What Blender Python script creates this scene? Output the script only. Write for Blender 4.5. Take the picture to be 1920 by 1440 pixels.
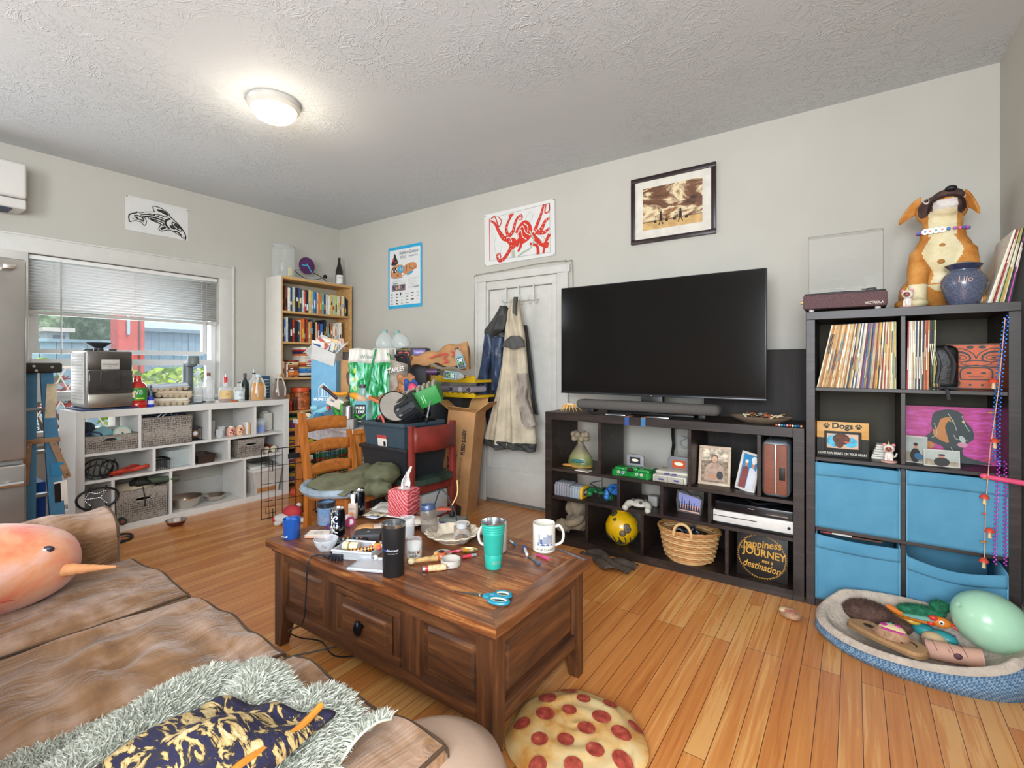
import bpy,bmesh,math,random
from mathutils import Vector,Matrix,Euler
S = bpy.context.scene
for o in list(bpy.data.objects): bpy.data.objects.remove(o)
PI = math.pi
rnd = random.Random(7)
# ------------------------------------------------------------------ camera
FOC,YAW,HOR,EYE = 916.16,0.6102,682.1,1.2094
CAM = Vector((4.793,-3.431,EYE))
cd = bpy.data.cameras.new('camera'); cam = bpy.data.objects.new('camera',cd); S.collection.objects.link(cam)
cam.location = CAM; cam.rotation_euler = (PI/2,0,YAW)
cd.sensor_width = 36; cd.lens = 36*FOC/1920; cd.shift_y = -(720-HOR)/1920; cd.clip_start = .02
S.camera = cam
# ------------------------------------------------------------------ world, lights, exposure
S.view_settings.view_transform = 'Standard'; S.view_settings.look = 'None'
S.view_settings.gamma = 1; S.view_settings.use_curve_mapping = False
S.view_settings.exposure = 0.08
W = bpy.data.worlds.new('world'); S.world = W; W.use_nodes = True
wn = W.node_tree.nodes; wl = W.node_tree.links; wn.clear()
wo = wn.new('ShaderNodeOutputWorld'); wb = wn.new('ShaderNodeBackground'); wl.new(wb.outputs[0],wo.inputs[0])
wb.inputs[0].default_value = (.80,.90,1.0,1); wb.inputs[1].default_value = 2.4
def area(name,loc,target,sx,sy,power,col=(1,1,1)):
    l = bpy.data.lights.new(name,'AREA'); l.shape = 'RECTANGLE'; l.size = sx; l.size_y = sy; l.energy = power; l.color = col
    o = bpy.data.objects.new(name,l); S.collection.objects.link(o); o.location = loc
    o.rotation_euler = (Vector(target)-Vector(loc)).to_track_quat('-Z','Y').to_euler(); return o
sl = bpy.data.lights.new('sun','SUN'); sl.energy = 3.0; sl.angle = .02; sl.color = (1,.95,.86)
so = bpy.data.objects.new('sun',sl); S.collection.objects.link(so)
so.rotation_euler = (Vector((-.5,-.45,-1))).to_track_quat('-Z','Y').to_euler()
area('rear_fill_light',(4.6,-5.75,1.65),(3.6,0,2.0),1.5,1.4,150,(.87,.94,1))  # added fill lamp behind the camera, at an invented rear opening
area('side_fill_light',(5.36,-4.3,1.65),(2.0,-2.2,.7),1.2,1.4,95,(.87,.94,1))  # fill lamp added out of view by the right wall; its opening is made up
area('kitchen_fill_light',(.05,-4.6,1.65),(5.4,-1.5,1.9),1.3,1.4,55,(.87,.94,1))  # fill lamp put in to brighten the right wall, no such window known
area('left_window_daylight',(-.32,-1.95,1.28),(3,-2,.2),1.15,.65,16,(.9,.96,1))
# ------------------------------------------------------------------ placing helpers: where a sight line meets a real plane
FW = Vector((-math.sin(YAW),math.cos(YAW),0)); RT = Vector((math.cos(YAW),math.sin(YAW),0))
def ray(u,v): return FW + RT*((u-960)/FOC) + Vector((0,0,(HOR-v)/FOC))
def onx(u,v,x): d = ray(u,v); return CAM + d*((x-CAM.x)/d.x)
def ony(u,v,y): d = ray(u,v); return CAM + d*((y-CAM.y)/d.y)
def onz(u,v,z): d = ray(u,v); return CAM + d*((z-CAM.z)/d.z)
# ------------------------------------------------------------------ materials
def lin(c): return c/12.92 if c <= .04045 else ((c+.055)/1.055)**2.4
def C3(h):
    if isinstance(h,str): return tuple(lin(int(h[i:i+2],16)/255) for i in (0,2,4))
    return h
MC = {}
def nodes(name):
    m = bpy.data.materials.new(name); m.use_nodes = True; n = m.node_tree.nodes; l = m.node_tree.links
    return m,n,l,n['Principled BSDF']
def coords(n,l,sc=(1,1,1),rot=(0,0,0),kind='Object'):
    t = n.new('ShaderNodeTexCoord'); mp = n.new('ShaderNodeMapping'); l.new(t.outputs[kind],mp.inputs[0])
    mp.inputs['Scale'].default_value = sc; mp.inputs['Rotation'].default_value = rot; return mp.outputs[0]
def ramp(n,l,src,stops):
    r = n.new('ShaderNodeValToRGB'); l.new(src,r.inputs[0]); e = r.color_ramp.elements
    while len(e) < len(stops): e.new(.5)
    for k,(p,c) in zip(e,stops): k.position = p; k.color = (*C3(c),1)
    return r.outputs[0]
def bump(n,l,b,src,st,dist=.01):
    u = n.new('ShaderNodeBump'); u.inputs['Strength'].default_value = st; u.inputs['Distance'].default_value = dist
    l.new(src,u.inputs['Height']); l.new(u.outputs[0],b.inputs['Normal'])
def noise(n,l,vec,sc,det=3,rough=.55,dist=0):
    t = n.new('ShaderNodeTexNoise'); l.new(vec,t.inputs['Vector']); t.inputs['Scale'].default_value = sc
    t.inputs['Detail'].default_value = det; t.inputs['Roughness'].default_value = rough; t.inputs['Distortion'].default_value = dist
    return t.outputs[0]
def P(col,rough=.5,metal=0,var=.06,sc=12,bmp=0,bsc=60,alpha=1,trans=0,ior=1.45,emit=0,coat=0,sss=0):
    """plain procedural material: base colour with a little noise, optional bump"""
    key = (str(col),rough,metal,var,sc,bmp,bsc,alpha,trans,ior,emit,coat,sss)
    if key in MC: return MC[key]
    m,n,l,b = nodes('m_%d' % len(MC)); c = C3(col)
    b.inputs['Roughness'].default_value = rough; b.inputs['Metallic'].default_value = metal; b.inputs['IOR'].default_value = ior
    if trans: b.inputs['Transmission Weight'].default_value = trans
    if alpha < 1: b.inputs['Alpha'].default_value = alpha
    if coat: b.inputs['Coat Weight'].default_value = coat
    if emit: b.inputs['Emission Color'].default_value = (*c,1); b.inputs['Emission Strength'].default_value = emit
    b.inputs['Base Color'].default_value = (*c,1)
    if var:
        v = coords(n,l); f = noise(n,l,v,sc)
        lo = tuple(x*(1-var*1.6) for x in c); hi = tuple(min(1,x*(1+var*1.6)) for x in c)
        r = n.new('ShaderNodeValToRGB'); l.new(f,r.inputs[0]); e = r.color_ramp.elements
        e[0].position = .3; e[0].color = (*lo,1); e[1].position = .7; e[1].color = (*hi,1); l.new(r.outputs[0],b.inputs['Base Color'])
    if bmp: v = coords(n,l); bump(n,l,b,noise(n,l,v,bsc,4),bmp)
    MC[key] = m; return m
def wood(name,c1,c2,c3,rough=.45,axis=0,sc=1,bmp=.15,kind='Object'):
    """grain running along the given axis"""
    m,n,l,b = nodes(name); s = [14*sc]*3; s[axis] = 1.3*sc
    v = coords(n,l,tuple(s),kind=kind)
    a = noise(n,l,v,1.6,6,.6,1.2); f = noise(n,l,coords(n,l,tuple(x*4 for x in s),kind=kind),2,4,.6)
    mx = n.new('ShaderNodeMath'); mx.operation = 'MULTIPLY_ADD'; l.new(f,mx.inputs[0]); mx.inputs[1].default_value = .35; l.new(a,mx.inputs[2])
    l.new(ramp(n,l,mx.outputs[0],[(.42,c1),(.68,c2),(.88,c3)]),b.inputs['Base Color'])
    b.inputs['Roughness'].default_value = rough; bump(n,l,b,mx.outputs[0],bmp,.004); return m
def glass(col='ffffff',alpha=.16,rough=.03):
    """thin clear glass or plastic: mostly see-through with reflections"""
    key = ('glass',col,alpha,rough)
    if key in MC: return MC[key]
    m,n,l,b = nodes('glass_%d' % len(MC)); b.inputs['Base Color'].default_value = (*C3(col),1)
    b.inputs['Roughness'].default_value = rough; b.inputs['Alpha'].default_value = alpha
    lw = n.new('ShaderNodeLayerWeight'); lw.inputs[0].default_value = .35
    mm = n.new('ShaderNodeMath'); mm.operation = 'MULTIPLY_ADD'; l.new(lw.outputs['Facing'],mm.inputs[0]); mm.inputs[1].default_value = .42*(1-alpha); mm.inputs[2].default_value = alpha; mm.use_clamp = True
    l.new(mm.outputs[0],b.inputs['Alpha']); MC[key] = m; return m
# ------------------------------------------------------------------ mesh builder: every part is one mesh, one or more materials
def basis(d):
    d = Vector(d).normalized(); a = Vector((0,0,1)) if abs(d.z) < .95 else Vector((1,0,0))
    x = a.cross(d).normalized(); return x,d.cross(x).normalized(),d
class B:
    def __init__(s,m=None): s.v = []; s.f = []; s.k = []; s.s = []; s.m = []; s.c = 0; s.n = 0; s.T = Matrix.Identity(4); (s.mat(m) if m else None)
    def mat(s,m):
        if m not in s.m: s.m.append(m)
        s.c = s.m.index(m); return s
    def at(s,loc=(0,0,0),rot=(0,0,0),sc=1):
        s.T = Matrix.Translation(loc) @ Euler(rot).to_matrix().to_4x4() @ (Matrix.Scale(sc,4) if not hasattr(sc,'__len__') else Matrix.Diagonal((*sc,1))); return s
    def frame(s,o,x,y):
        x = Vector(x); y = Vector(y); z = x.cross(y); M = Matrix.Identity(4)
        for i in range(3): M[i][0] = x[i]; M[i][1] = y[i]; M[i][2] = z[i]; M[i][3] = o[i]
        s.T = M; return s
    def add(s,vs,fs,smooth=False):
        b = len(s.v); s.v += [s.T @ Vector(p) for p in vs]
        for f in fs: s.f.append([b+i for i in f]); s.k.append(s.c); s.s.append(smooth)
        return s
    def box(s,x0,x1,y0,y1,z0,z1,bev=0,seg=2):
        if x1 < x0: x0,x1 = x1,x0
        if y1 < y0: y0,y1 = y1,y0
        if z1 < z0: z0,z1 = z1,z0
        s.n += 1; e = (s.n % 9)*2.5e-5; x0 += e; y0 += e; z0 += e; x1 -= e; y1 -= e; z1 -= e
        if not bev:
            return s.add([(x0,y0,z0),(x1,y0,z0),(x1,y1,z0),(x0,y1,z0),(x0,y0,z1),(x1,y0,z1),(x1,y1,z1),(x0,y1,z1)],
                         [(0,3,2,1),(4,5,6,7),(0,1,5,4),(1,2,6,5),(2,3,7,6),(3,0,4,7)])
        bm = bmesh.new(); bmesh.ops.create_cube(bm,size=1)
        for v in bm.verts: v.co = Vector(((x0+x1)/2+v.co.x*(x1-x0),(y0+y1)/2+v.co.y*(y1-y0),(z0+z1)/2+v.co.z*(z1-z0)))
        bev = min(bev,.49*min(x1-x0,y1-y0,z1-z0))
        bmesh.ops.bevel(bm,geom=bm.edges[:],offset=bev,segments=seg,profile=.5,affect='EDGES')
        bm.verts.ensure_lookup_table(); bm.verts.index_update()
        s.add([v.co.copy() for v in bm.verts],[[v.index for v in f.verts] for f in bm.faces],True); bm.free(); return s
    def bx(s,c,d,bev=0): return s.box(c[0]-d[0]/2,c[0]+d[0]/2,c[1]-d[1]/2,c[1]+d[1]/2,c[2],c[2]+d[2],bev)
    def cyl(s,a,b,r,r2=None,n=16,caps=True,smooth=True):
        a = Vector(a); b = Vector(b); r2 = r if r2 is None else r2; x,y,d = basis(b-a); vs = []
        for p,q in ((a,r),(b,r2)):
            for i in range(n): t = 2*PI*i/n; vs.append(p+x*math.cos(t)*q+y*math.sin(t)*q)
        s.add(vs,[(i,(i+1) % n,n+(i+1) % n,n+i) for i in range(n)],smooth)
        if caps: s.add(vs[:n],[list(range(n))[::-1]]); s.add(vs[n:],[list(range(n))])
        return s
    def lathe(s,prof,n=24,o=(0,0,0),smooth=True,sx=1,sy=1,cap=True):
        vs = []; fs = []; m = len(prof)
        for r,z in prof:
            for i in range(n): t = 2*PI*i/n; vs.append((o[0]+r*sx*math.cos(t),o[1]+r*sy*math.sin(t),o[2]+z))
        for j in range(m-1):
            for i in range(n): fs.append((j*n+i,j*n+(i+1) % n,(j+1)*n+(i+1) % n,(j+1)*n+i))
        s.add(vs,fs,smooth)
        if cap:
            if prof[0][0] > 1e-4: s.add(vs[:n],[list(range(n))[::-1]])
            if prof[-1][0] > 1e-4: s.add(vs[-n:],[list(range(n))])
        return s
    def tube(s,pts,r,n=8,closed=False,caps=True):
        P_ = [Vector(p) for p in pts]; m = len(P_); vs = []; fs = []; R = r if hasattr(r,'__len__') else [r]*m
        up = None
        for i in range(m):
            a = P_[(i-1) % m] if (closed or i > 0) else P_[i]; b = P_[(i+1) % m] if (closed or i < m-1) else P_[i]
            d = (b-a); d = d.normalized() if d.length > 1e-9 else Vector((0,0,1))
            if up is None: x,y,_ = basis(d)
            else:
                x = up - d*up.dot(d)
                x = x.normalized() if x.length > 1e-6 else basis(d)[0]
                y = d.cross(x)
            up = x
            for k in range(n): t = 2*PI*k/n; vs.append(P_[i]+x*math.cos(t)*R[i]+y*math.sin(t)*R[i])
        for i in range(m if closed else m-1):
            j = (i+1) % m
            for k in range(n): fs.append((i*n+k,i*n+(k+1) % n,j*n+(k+1) % n,j*n+k))
        s.add(vs,fs,True)
        if caps and not closed: s.add(vs[:n],[list(range(n))[::-1]]); s.add(vs[-n:],[list(range(n))])
        return s
    def prism(s,poly,z0,z1):
        n = len(poly); a = sum(poly[i][0]*poly[(i+1) % n][1]-poly[(i+1) % n][0]*poly[i][1] for i in range(n))
        if a < 0: poly = poly[::-1]
        vs = [(p[0],p[1],z0) for p in poly]+[(p[0],p[1],z1) for p in poly]
        return s.add(vs,[list(range(n))[::-1],list(range(n,2*n))]+[(i,(i+1) % n,n+(i+1) % n,n+i) for i in range(n)])
    def grid(s,fn,nu,nv,smooth=True,cu=False,cv=False):
        vs = [fn(i/(nu if cu else nu-1),j/(nv if cv else nv-1)) for j in range(nv) for i in range(nu)]; fs = []
        for j in range(nv if cv else nv-1):
            for i in range(nu if cu else nu-1):
                fs.append((j*nu+i,j*nu+(i+1) % nu,((j+1) % nv)*nu+(i+1) % nu,((j+1) % nv)*nu+i))
        return s.add(vs,fs,smooth)
    def ball(s,c,r,n=16,m=10,sq=1,fn=None):
        R = r if hasattr(r,'__len__') else (r,r,r)
        def g(u,v):
            t = 2*PI*u; p = -PI/2+PI*v
            d = Vector((math.cos(p)*math.cos(t),math.cos(p)*math.sin(t),math.sin(p)))
            if sq != 1: d = Vector([math.copysign(abs(q)**sq,q) for q in d])
            k = fn(d) if fn else 1
            return (c[0]+d.x*R[0]*k,c[1]+d.y*R[1]*k,c[2]+d.z*R[2]*k)
        return s.grid(g,n,m,True,cu=True)
    def line(s,pts,w,z=.0,closed=False,h=.0006):
        """a drawn stroke of width w on the local xy plane"""
        n = len(pts); Pn = [Vector((p[0],p[1])) for p in pts]; L = []; Rr = []; s.n += 1; h += s.n*8e-6
        for i in range(n):
            a = Pn[(i-1) % n] if (closed or i > 0) else Pn[i]; b = Pn[(i+1) % n] if (closed or i < n-1) else Pn[i]
            d = (b-a); d = d.normalized() if d.length > 1e-9 else Vector((1,0)); q = Vector((-d.y,d.x))*(w[i] if hasattr(w,'__len__') else w)/2
            L.append(Pn[i]+q); Rr.append(Pn[i]-q)
        vs = [(p.x,p.y,z+h+i*3e-6) for i,p in enumerate(L)]+[(p.x,p.y,z+h+i*3e-6) for i,p in enumerate(Rr)]
        return s.add(vs,[(n+i,n+(i+1) % n,(i+1) % n,i) for i in range(n if closed else n-1)])
    def poly(s,pts,z=0,h=.0004):
        n = len(pts); a = sum(pts[i][0]*pts[(i+1) % n][1]-pts[(i+1) % n][0]*pts[i][1] for i in range(n))
        if a < 0: pts = pts[::-1]
        s.n += 1; h += s.n*8e-6
        return s.add([(p[0],p[1],z+h) for p in pts],[list(range(n))])
    def oval(s,cx,cy,rx,ry,z=0,h=.0004,rot=0,n=20):
        c,q = math.cos(rot),math.sin(rot)
        return s.poly([(cx+rx*math.cos(2*PI*i/n)*c-ry*math.sin(2*PI*i/n)*q,cy+rx*math.cos(2*PI*i/n)*q+ry*math.sin(2*PI*i/n)*c) for i in range(n)],z,h)
    def text(s,t,size,x=0,y=0,z=.0008,rot=0,align='CENTER',sx=1,shear=0,bold=0):
        cu = bpy.data.curves.new('t','FONT'); cu.body = t; cu.size = size; cu.align_x = align; cu.align_y = 'CENTER'; cu.shear = shear; cu.resolution_u = 3; cu.offset = bold
        o = bpy.data.objects.new('t',cu); me = o.to_mesh(); c,q = math.cos(rot),math.sin(rot)
        s.add([(x+(v.co.x*sx)*c-v.co.y*q,y+(v.co.x*sx)*q+v.co.y*c,z) for v in me.vertices],[list(p.vertices) for p in me.polygons])
        o.to_mesh_clear(); bpy.data.objects.remove(o); bpy.data.curves.remove(cu); return s
    def mesh(s,name):
        me = bpy.data.meshes.new(name); me.from_pydata([tuple(v) for v in s.v],[],s.f)
        for m in s.m: me.materials.append(m)
        me.polygons.foreach_set('material_index',s.k); me.polygons.foreach_set('use_smooth',s.s); me.update(); return me
    def obj(s,name,parent=None,loc=(0,0,0),rot=(0,0,0),label=None,kind=None,sub=0,solid=0):
        o = bpy.data.objects.new(name,s.mesh(name)); S.collection.objects.link(o); o.location = loc; o.rotation_euler = rot
        if parent: o.parent = parent
        if label: o['label'] = label
        if kind: o['kind'] = kind
        if solid: md = o.modifiers.new('solid','SOLIDIFY'); md.thickness = solid; md.offset = 0
        if sub: md = o.modifiers.new('sub','SUBSURF'); md.levels = sub; md.render_levels = sub
        if any(s.s) and not sub:
            try: o.data.set_sharp_from_angle(angle=math.radians(42))
            except Exception: pass
        return o
def thing(name,label,cat,loc=(0,0,0),rz=0,group=None,rot=None):
    o = bpy.data.objects.new(name,None); S.collection.objects.link(o); o.empty_display_size = .05
    o.location = loc; o.rotation_euler = rot if rot else (0,0,rz); o['label'] = label; o['category'] = cat
    if group: o['group'] = group
    return o
def solo(b,name,label,cat,loc=(0,0,0),rz=0,group=None,rot=None,**k):
    o = b.obj(name,None,loc,rot if rot else (0,0,rz),**k); o['label'] = label; o['category'] = cat
    if group: o['group'] = group
    return o
def struct(b,name,parent=None,**k): return b.obj(name,parent,kind='structure',**k)
def dup(o,parent=None,loc=None,rot=None,label=None,group=None):
    c = o.copy(); S.collection.objects.link(c)
    if parent: c.parent = parent
    if loc is not None: c.location = loc
    if rot is not None: c.rotation_euler = rot
    if label: c['label'] = label
    if group: c['group'] = group
    for ch in list(o.children): dup(ch,c)
    return c
ORD = 'first second third fourth fifth sixth seventh eighth ninth tenth eleventh twelfth thirteenth fourteenth fifteenth sixteenth seventeenth eighteenth nineteenth twentieth'.split()
TENS = {2: 'twenty',3: 'thirty',4: 'forty',5: 'fifty'}
def nth(i):
    if i < 20: return ORD[i]
    t,u = divmod(i+1,10)
    return (TENS[t][:-1]+'ieth') if u == 0 else TENS[t]+'-'+ORD[u-1]
def sp(pts,k=6,closed=False):
    """Catmull-Rom through the points"""
    pts = [Vector(p) for p in pts]; n = len(pts); out = []
    g = (lambda i: pts[i % n]) if closed else (lambda i: pts[max(0,min(n-1,i))])
    for i in range(n if closed else n-1):
        p0,p1,p2,p3 = g(i-1),g(i),g(i+1),g(i+2)
        for j in range(k):
            t = j/k; out.append(.5*((2*p1)+(p2-p0)*t+(2*p0-5*p1+4*p2-p3)*t*t+(3*p1-p0-3*p2+p3)*t**3))
    if not closed: out.append(pts[-1])
    return out
# shared materials
WHITE = P('e8e6e0',.5,var=.02); BLACK = P('151415',.5,var=.1); CHROME = P('c9cacb',.22,1,var=.02); STEEL = P('a9a6a2',.32,1,var=.06,sc=6)
BRONZE = P('3a2a20',.4,.8); PAPER = P('e4dfd4',.8,var=.03); CARD = P('bd8d5e',.8,var=.06); DKPL = P('26282b',.45,var=.1)
ESP = wood('espresso_veneer','17100d','261b17','3a2d28',.42,0,1,.1)

def A(u,v,d): return CAM + ray(u,v)*d
# ================================================================== setting
XR,YN,ZC = 5.398,-6.0,2.73
def wall_mat():
    m,n,l,b = nodes('wall_paint'); v = coords(n,l)
    l.new(ramp(n,l,noise(n,l,v,1.1,3),[(.3,'b6b2a8'),(.7,'bfbbb1')]),b.inputs['Base Color']); b.inputs['Roughness'].default_value = .75
    bump(n,l,b,noise(n,l,v,90,3),.06,.004); return m
WALL = wall_mat(); TRIM = P('c9c6bf',.45,var=.02)
def ceil_mat():
    m,n,l,b = nodes('trowelled_ceiling'); v = coords(n,l)
    b.inputs['Base Color'].default_value = (*C3('ccd0d2'),1); b.inputs['Roughness'].default_value = .7
    w = noise(n,l,coords(n,l,(3.2,3.2,1)),2.0,4,.6,2.4)
    r = ramp(n,l,w,[(.46,'000000'),(.50,'ffffff'),(.54,'202020'),(.62,'707070')])
    f = noise(n,l,v,26,4,.65,1.4)
    patch = ramp(n,l,noise(n,l,v,.9,2),[(.40,'202020'),(.62,'ffffff')])
    mx = n.new('ShaderNodeMix'); mx.data_type = 'FLOAT'; mx.inputs[0].default_value = .5; l.new(r,mx.inputs[2]); l.new(f,mx.inputs[3])
    mu = n.new('ShaderNodeMath'); mu.operation = 'MULTIPLY'; l.new(mx.outputs[0],mu.inputs[0]); l.new(patch,mu.inputs[1])
    bump(n,l,b,mu.outputs[0],.5,.016); return m
def floor_mat():
    m,n,l,b = nodes('fir_floorboards'); v = coords(n,l,rot=(0,0,PI/2))
    br = n.new('ShaderNodeTexBrick'); l.new(v,br.inputs['Vector']); br.offset = .37; br.offset_frequency = 3; br.squash = 1
    for k,x in (('Scale',1),('Mortar Size',.0011),('Mortar Smooth',.1),('Bias',0),('Brick Width',1.15),('Row Height',.066)): br.inputs[k].default_value = x
    br.inputs['Color1'].default_value = (0,0,0,1); br.inputs['Color2'].default_value = (1,1,1,1); br.inputs['Mortar'].default_value = (.5,.5,.5,1)
    g = noise(n,l,coords(n,l,(30,1.0,30)),2.0,5,.6,.4)
    big = noise(n,l,coords(n,l,(1.3,.8,1)),1.2,2)
    s = n.new('ShaderNodeMath'); s.operation = 'MULTIPLY_ADD'; l.new(br.outputs['Color'],s.inputs[0]); s.inputs[1].default_value = .38; l.new(g,s.inputs[2])
    s2 = n.new('ShaderNodeMath'); s2.operation = 'MULTIPLY_ADD'; l.new(big,s2.inputs[0]); s2.inputs[1].default_value = .3; l.new(s.outputs[0],s2.inputs[2])
    col = ramp(n,l,s2.outputs[0],[(.42,'a85f2b'),(.68,'c57a3d'),(.92,'d28c4b'),(1.0,'dda260')])
    mx = n.new('ShaderNodeMix'); mx.data_type = 'RGBA'; l.new(br.outputs['Fac'],mx.inputs[0]); l.new(col,mx.inputs[6]); mx.inputs[7].default_value = (*C3('4a2712'),1)
    l.new(mx.outputs[2],b.inputs['Base Color']); b.inputs['Roughness'].default_value = .3; b.inputs['Coat Weight'].default_value = .25; b.inputs['Coat Roughness'].default_value = .25
    bump(n,l,b,g,.08,.003); return m
b = B(floor_mat()); b.box(-.02,XR+.02,YN,.3,-.06,0); struct(b,'floor')
b = B(ceil_mat()); b.box(-.3,XR+.2,YN-.1,.2,ZC,ZC+.08); struct(b,'ceiling')
# window wall (x = 0) with the opening
WY0,WY1,WZ0,WZ1 = -2.56,-1.29,.93,1.995
b = B(WALL); b.box(-.16,0,YN,-5.3,0,ZC); b.box(-.16,0,-3.9,WY0,0,ZC); b.box(-.16,0,-5.3,-3.9,0,.9); b.box(-.16,0,-5.3,-3.9,2.4,ZC); b.box(-.16,0,WY1,.2,0,ZC); b.box(-.16,0,WY0,-2.06,0,.70); b.box(-.16,0,-2.06,WY1,0,WZ0); b.box(-.16,0,WY0,WY1,WZ1,ZC); struct(b,'wall_left')
b = B(WALL); b.box(-.16,XR+.16,0,.14,0,ZC); struct(b,'wall_back')
b = B(WALL); b.box(XR,XR+.14,-3.6,0,0,ZC); b.box(XR,XR+.14,YN,-3.6,0,.9); b.box(XR,XR+.14,YN,-3.6,2.4,ZC); b.box(XR,XR+.14,YN,-4.95,.9,2.4); struct(b,'wall_right')
b = B(WALL); b.box(-.16,XR+.14,YN-.14,YN,0,.9); b.box(-.16,XR+.14,YN-.14,YN,2.4,ZC); b.box(-.16,3.8,YN-.14,YN,.9,2.4); b.box(5.35,XR+.14,YN-.14,YN,.9,2.4); struct(b,'wall_front')
# baseboards
b = B(TRIM); b.box(0,2.02,-.018,0,0,.16,.004); b.box(2.95,XR,-.018,0,0,.16,.004); struct(b,'baseboard_back')
b = B(TRIM); b.box(0,.018,-5.5,-.0,0,.19,.004); b.box(0,.028,-2.7,-1.17,.62,.66); struct(b,'baseboard_left')
b = B(TRIM); b.box(XR-.018,XR,-3.6,0,0,.16,.004); struct(b,'baseboard_right')
# casing round the window: wide flat boards with a raised edge bead
b = B(TRIM)
b.box(0,.02,WY1,-1.168,.80,2.115,.003); b.box(0,.02,-2.70,WY0,.80,2.115,.003); b.box(0,.022,-2.70,-1.168,WZ1,2.115,.003)
b.box(0,.03,-1.178,-1.164,.80,2.12,.004); b.box(0,.03,-2.705,-1.164,2.108,2.122,.004)
b.box(0,.06,-2.05,-1.15,.90,.93,.006); b.box(0,.02,-2.05,-1.168,.79,.90); b.box(-.06,.03,-2.56,-2.05,.685,.72,.004)
struct(b,'trim_1')
win = bpy.data.objects.new('window_1',None); S.collection.objects.link(win); win['kind'] = 'structure'; win.location = (-.10,0,0)
FR = P('dfe0df',.4,var=.02)
b = B(FR); b.box(-.05,.03,WY0,WY0+.035,WZ0,WZ1); b.box(-.05,.03,WY1-.035,WY1,WZ0,WZ1); b.box(-.05,.03,WY0,WY1,WZ0,WZ0+.03); b.box(-.05,.03,WY0,WY1,WZ1-.03,WZ1); struct(b,'window_frame',win)
b = B(FR); b.box(-.02,.025,WY0+.03,WY1-.1,1.285,1.32); b.box(-.02,.025,WY0+.03,WY0+.07,1.3,WZ1-.03); b.box(-.02,.025,WY1-.105,WY1-.065,1.3,WZ1-.03); struct(b,'upper_sash',win)
b = B(FR); b.box(-.005,.04,WY0+.03,WY1-.03,1.195,1.245); b.box(-.005,.04,WY0+.03,WY1-.03,WZ0+.03,WZ0+.07); b.box(-.005,.04,WY1-.08,WY1-.03,WZ0+.03,1.245); b.box(-.005,.04,WY0+.03,WY0+.08,WZ0+.03,1.245); struct(b,'lower_sash',win)
GL = glass('eef6ff',.05,.02)
b = B(GL); b.box(-.002,.002,WY0+.05,WY1-.1,1.3,WZ1-.04); b.box(.016,.02,WY0+.06,WY1-.06,WZ0+.06,1.21); struct(b,'window_pane',win)
# blind
bl = thing('venetian_blind','white slatted blind half raised over the kitchen window','blind',(-.035,(WY0+WY1)/2,WZ1))
bw = (WY1-WY0)/2-.008
SL = P('e6e4df',.4,var=.02)
_m,_n,_l,_b = nodes('thin_slat_plastic'); _b.inputs['Base Color'].default_value = (.85,.84,.82,1); _b.inputs['Roughness'].default_value = .4
_t = _n.new('ShaderNodeBsdfTranslucent'); _t.inputs[0].default_value = (.9,.88,.85,1); _x = _n.new('ShaderNodeMixShader'); _x.inputs[0].default_value = .2; _l.new(_b.outputs[0],_x.inputs[1]); _l.new(_t.outputs[0],_x.inputs[2]); _l.new(_x.outputs[0],_n['Material Output'].inputs[0]); SLT = _m
b = B(SL); b.box(-.02,.022,-bw,bw,-.035,-.004,.003); b.obj('head_rail',bl)
n_sl = 17
for i in range(n_sl):
    z = -.055-i*.0208
    b = B(SLT); b.grid(lambda u,v,z=z: (-.011+.019*v,-bw+2*bw*u,z-.0085+.017*v+.002*math.sin(PI*v)),2,4)
    b.obj('slat',bl,solid=.0012)
b = B(P('cfccc6',.45)); b.box(-.016,.016,-bw,bw,-.43,-.405,.004); b.obj('bottom_rail',bl)
b = B(P('d8d6d0',.6)); [b.tube([(.017,y,-.03),(.018,y,-.42)],.0012,5) for y in (-.5,0,.5)]; b.obj('ladder_cord',bl)
b = B(P('8e8b88',.4)); b.tube([(.026,bw-.09,-.03),(.03,bw-.09,-.68)],.0022,6); b.obj('pull_cord',bl)
b = B(P('b7b4b0',.3)); b.tube([(.028,-bw+.17,-.03),(.032,-bw+.172,-.72)],.0045,6); b.obj('tilt_wand',bl)
# door in the back wall
dr = bpy.data.objects.new('door_1',None); S.collection.objects.link(dr); dr['kind'] = 'structure'; dr.location = (0,0,0)
DX0,DX1,DZ1 = 2.125,2.84,1.93
DP = P('c9c6be',.4,var=.03)
b = B(DP)
b.box(DX0,DX1,-.014,.0,.03,.30,.003); b.box(DX0,DX1,-.014,0,1.86,DZ1,.003)
b.box(DX0,DX0+.03,-.014,0,.3,1.86); b.box(DX1-.04,DX1,-.014,0,.3,1.86); b.box(DX0,DX1,-.006,.0,.3,1.86); b.box(DX0+.28,DX0+.285,-.0075,0,.62,1.86)
b.box(DX0,DX1,-.010,0,.56,.62,.003)
struct(b,'door_panel',dr)
b = B(P('6b6a66',.6)); b.box(DX0+.03,DX1-.04,-.0142,-.0135,1.852,1.858); b.box(DX0+.028,DX0+.034,-.0142,-.0135,.62,1.86); b.box(DX1-.042,DX1-.039,-.0142,-.0135,.62,1.86); b.box(DX0,DX1,-.0142,-.0,.008,.03); struct(b,'panel_groove',dr)
b = B(TRIM)
b.box(2.02,DX0-.003,-.02,0,0,2.0,.004); b.box(DX1+.003,2.945,-.02,0,0,2.0,.004); b.box(2.0,2.96,-.026,0,1.935,2.0,.006)
b.box(2.012,2.03,-.032,0,0,1.99,.004); b.box(2.93,2.948,-.032,0,0,1.99,.004); struct(b,'trim_2')
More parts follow.
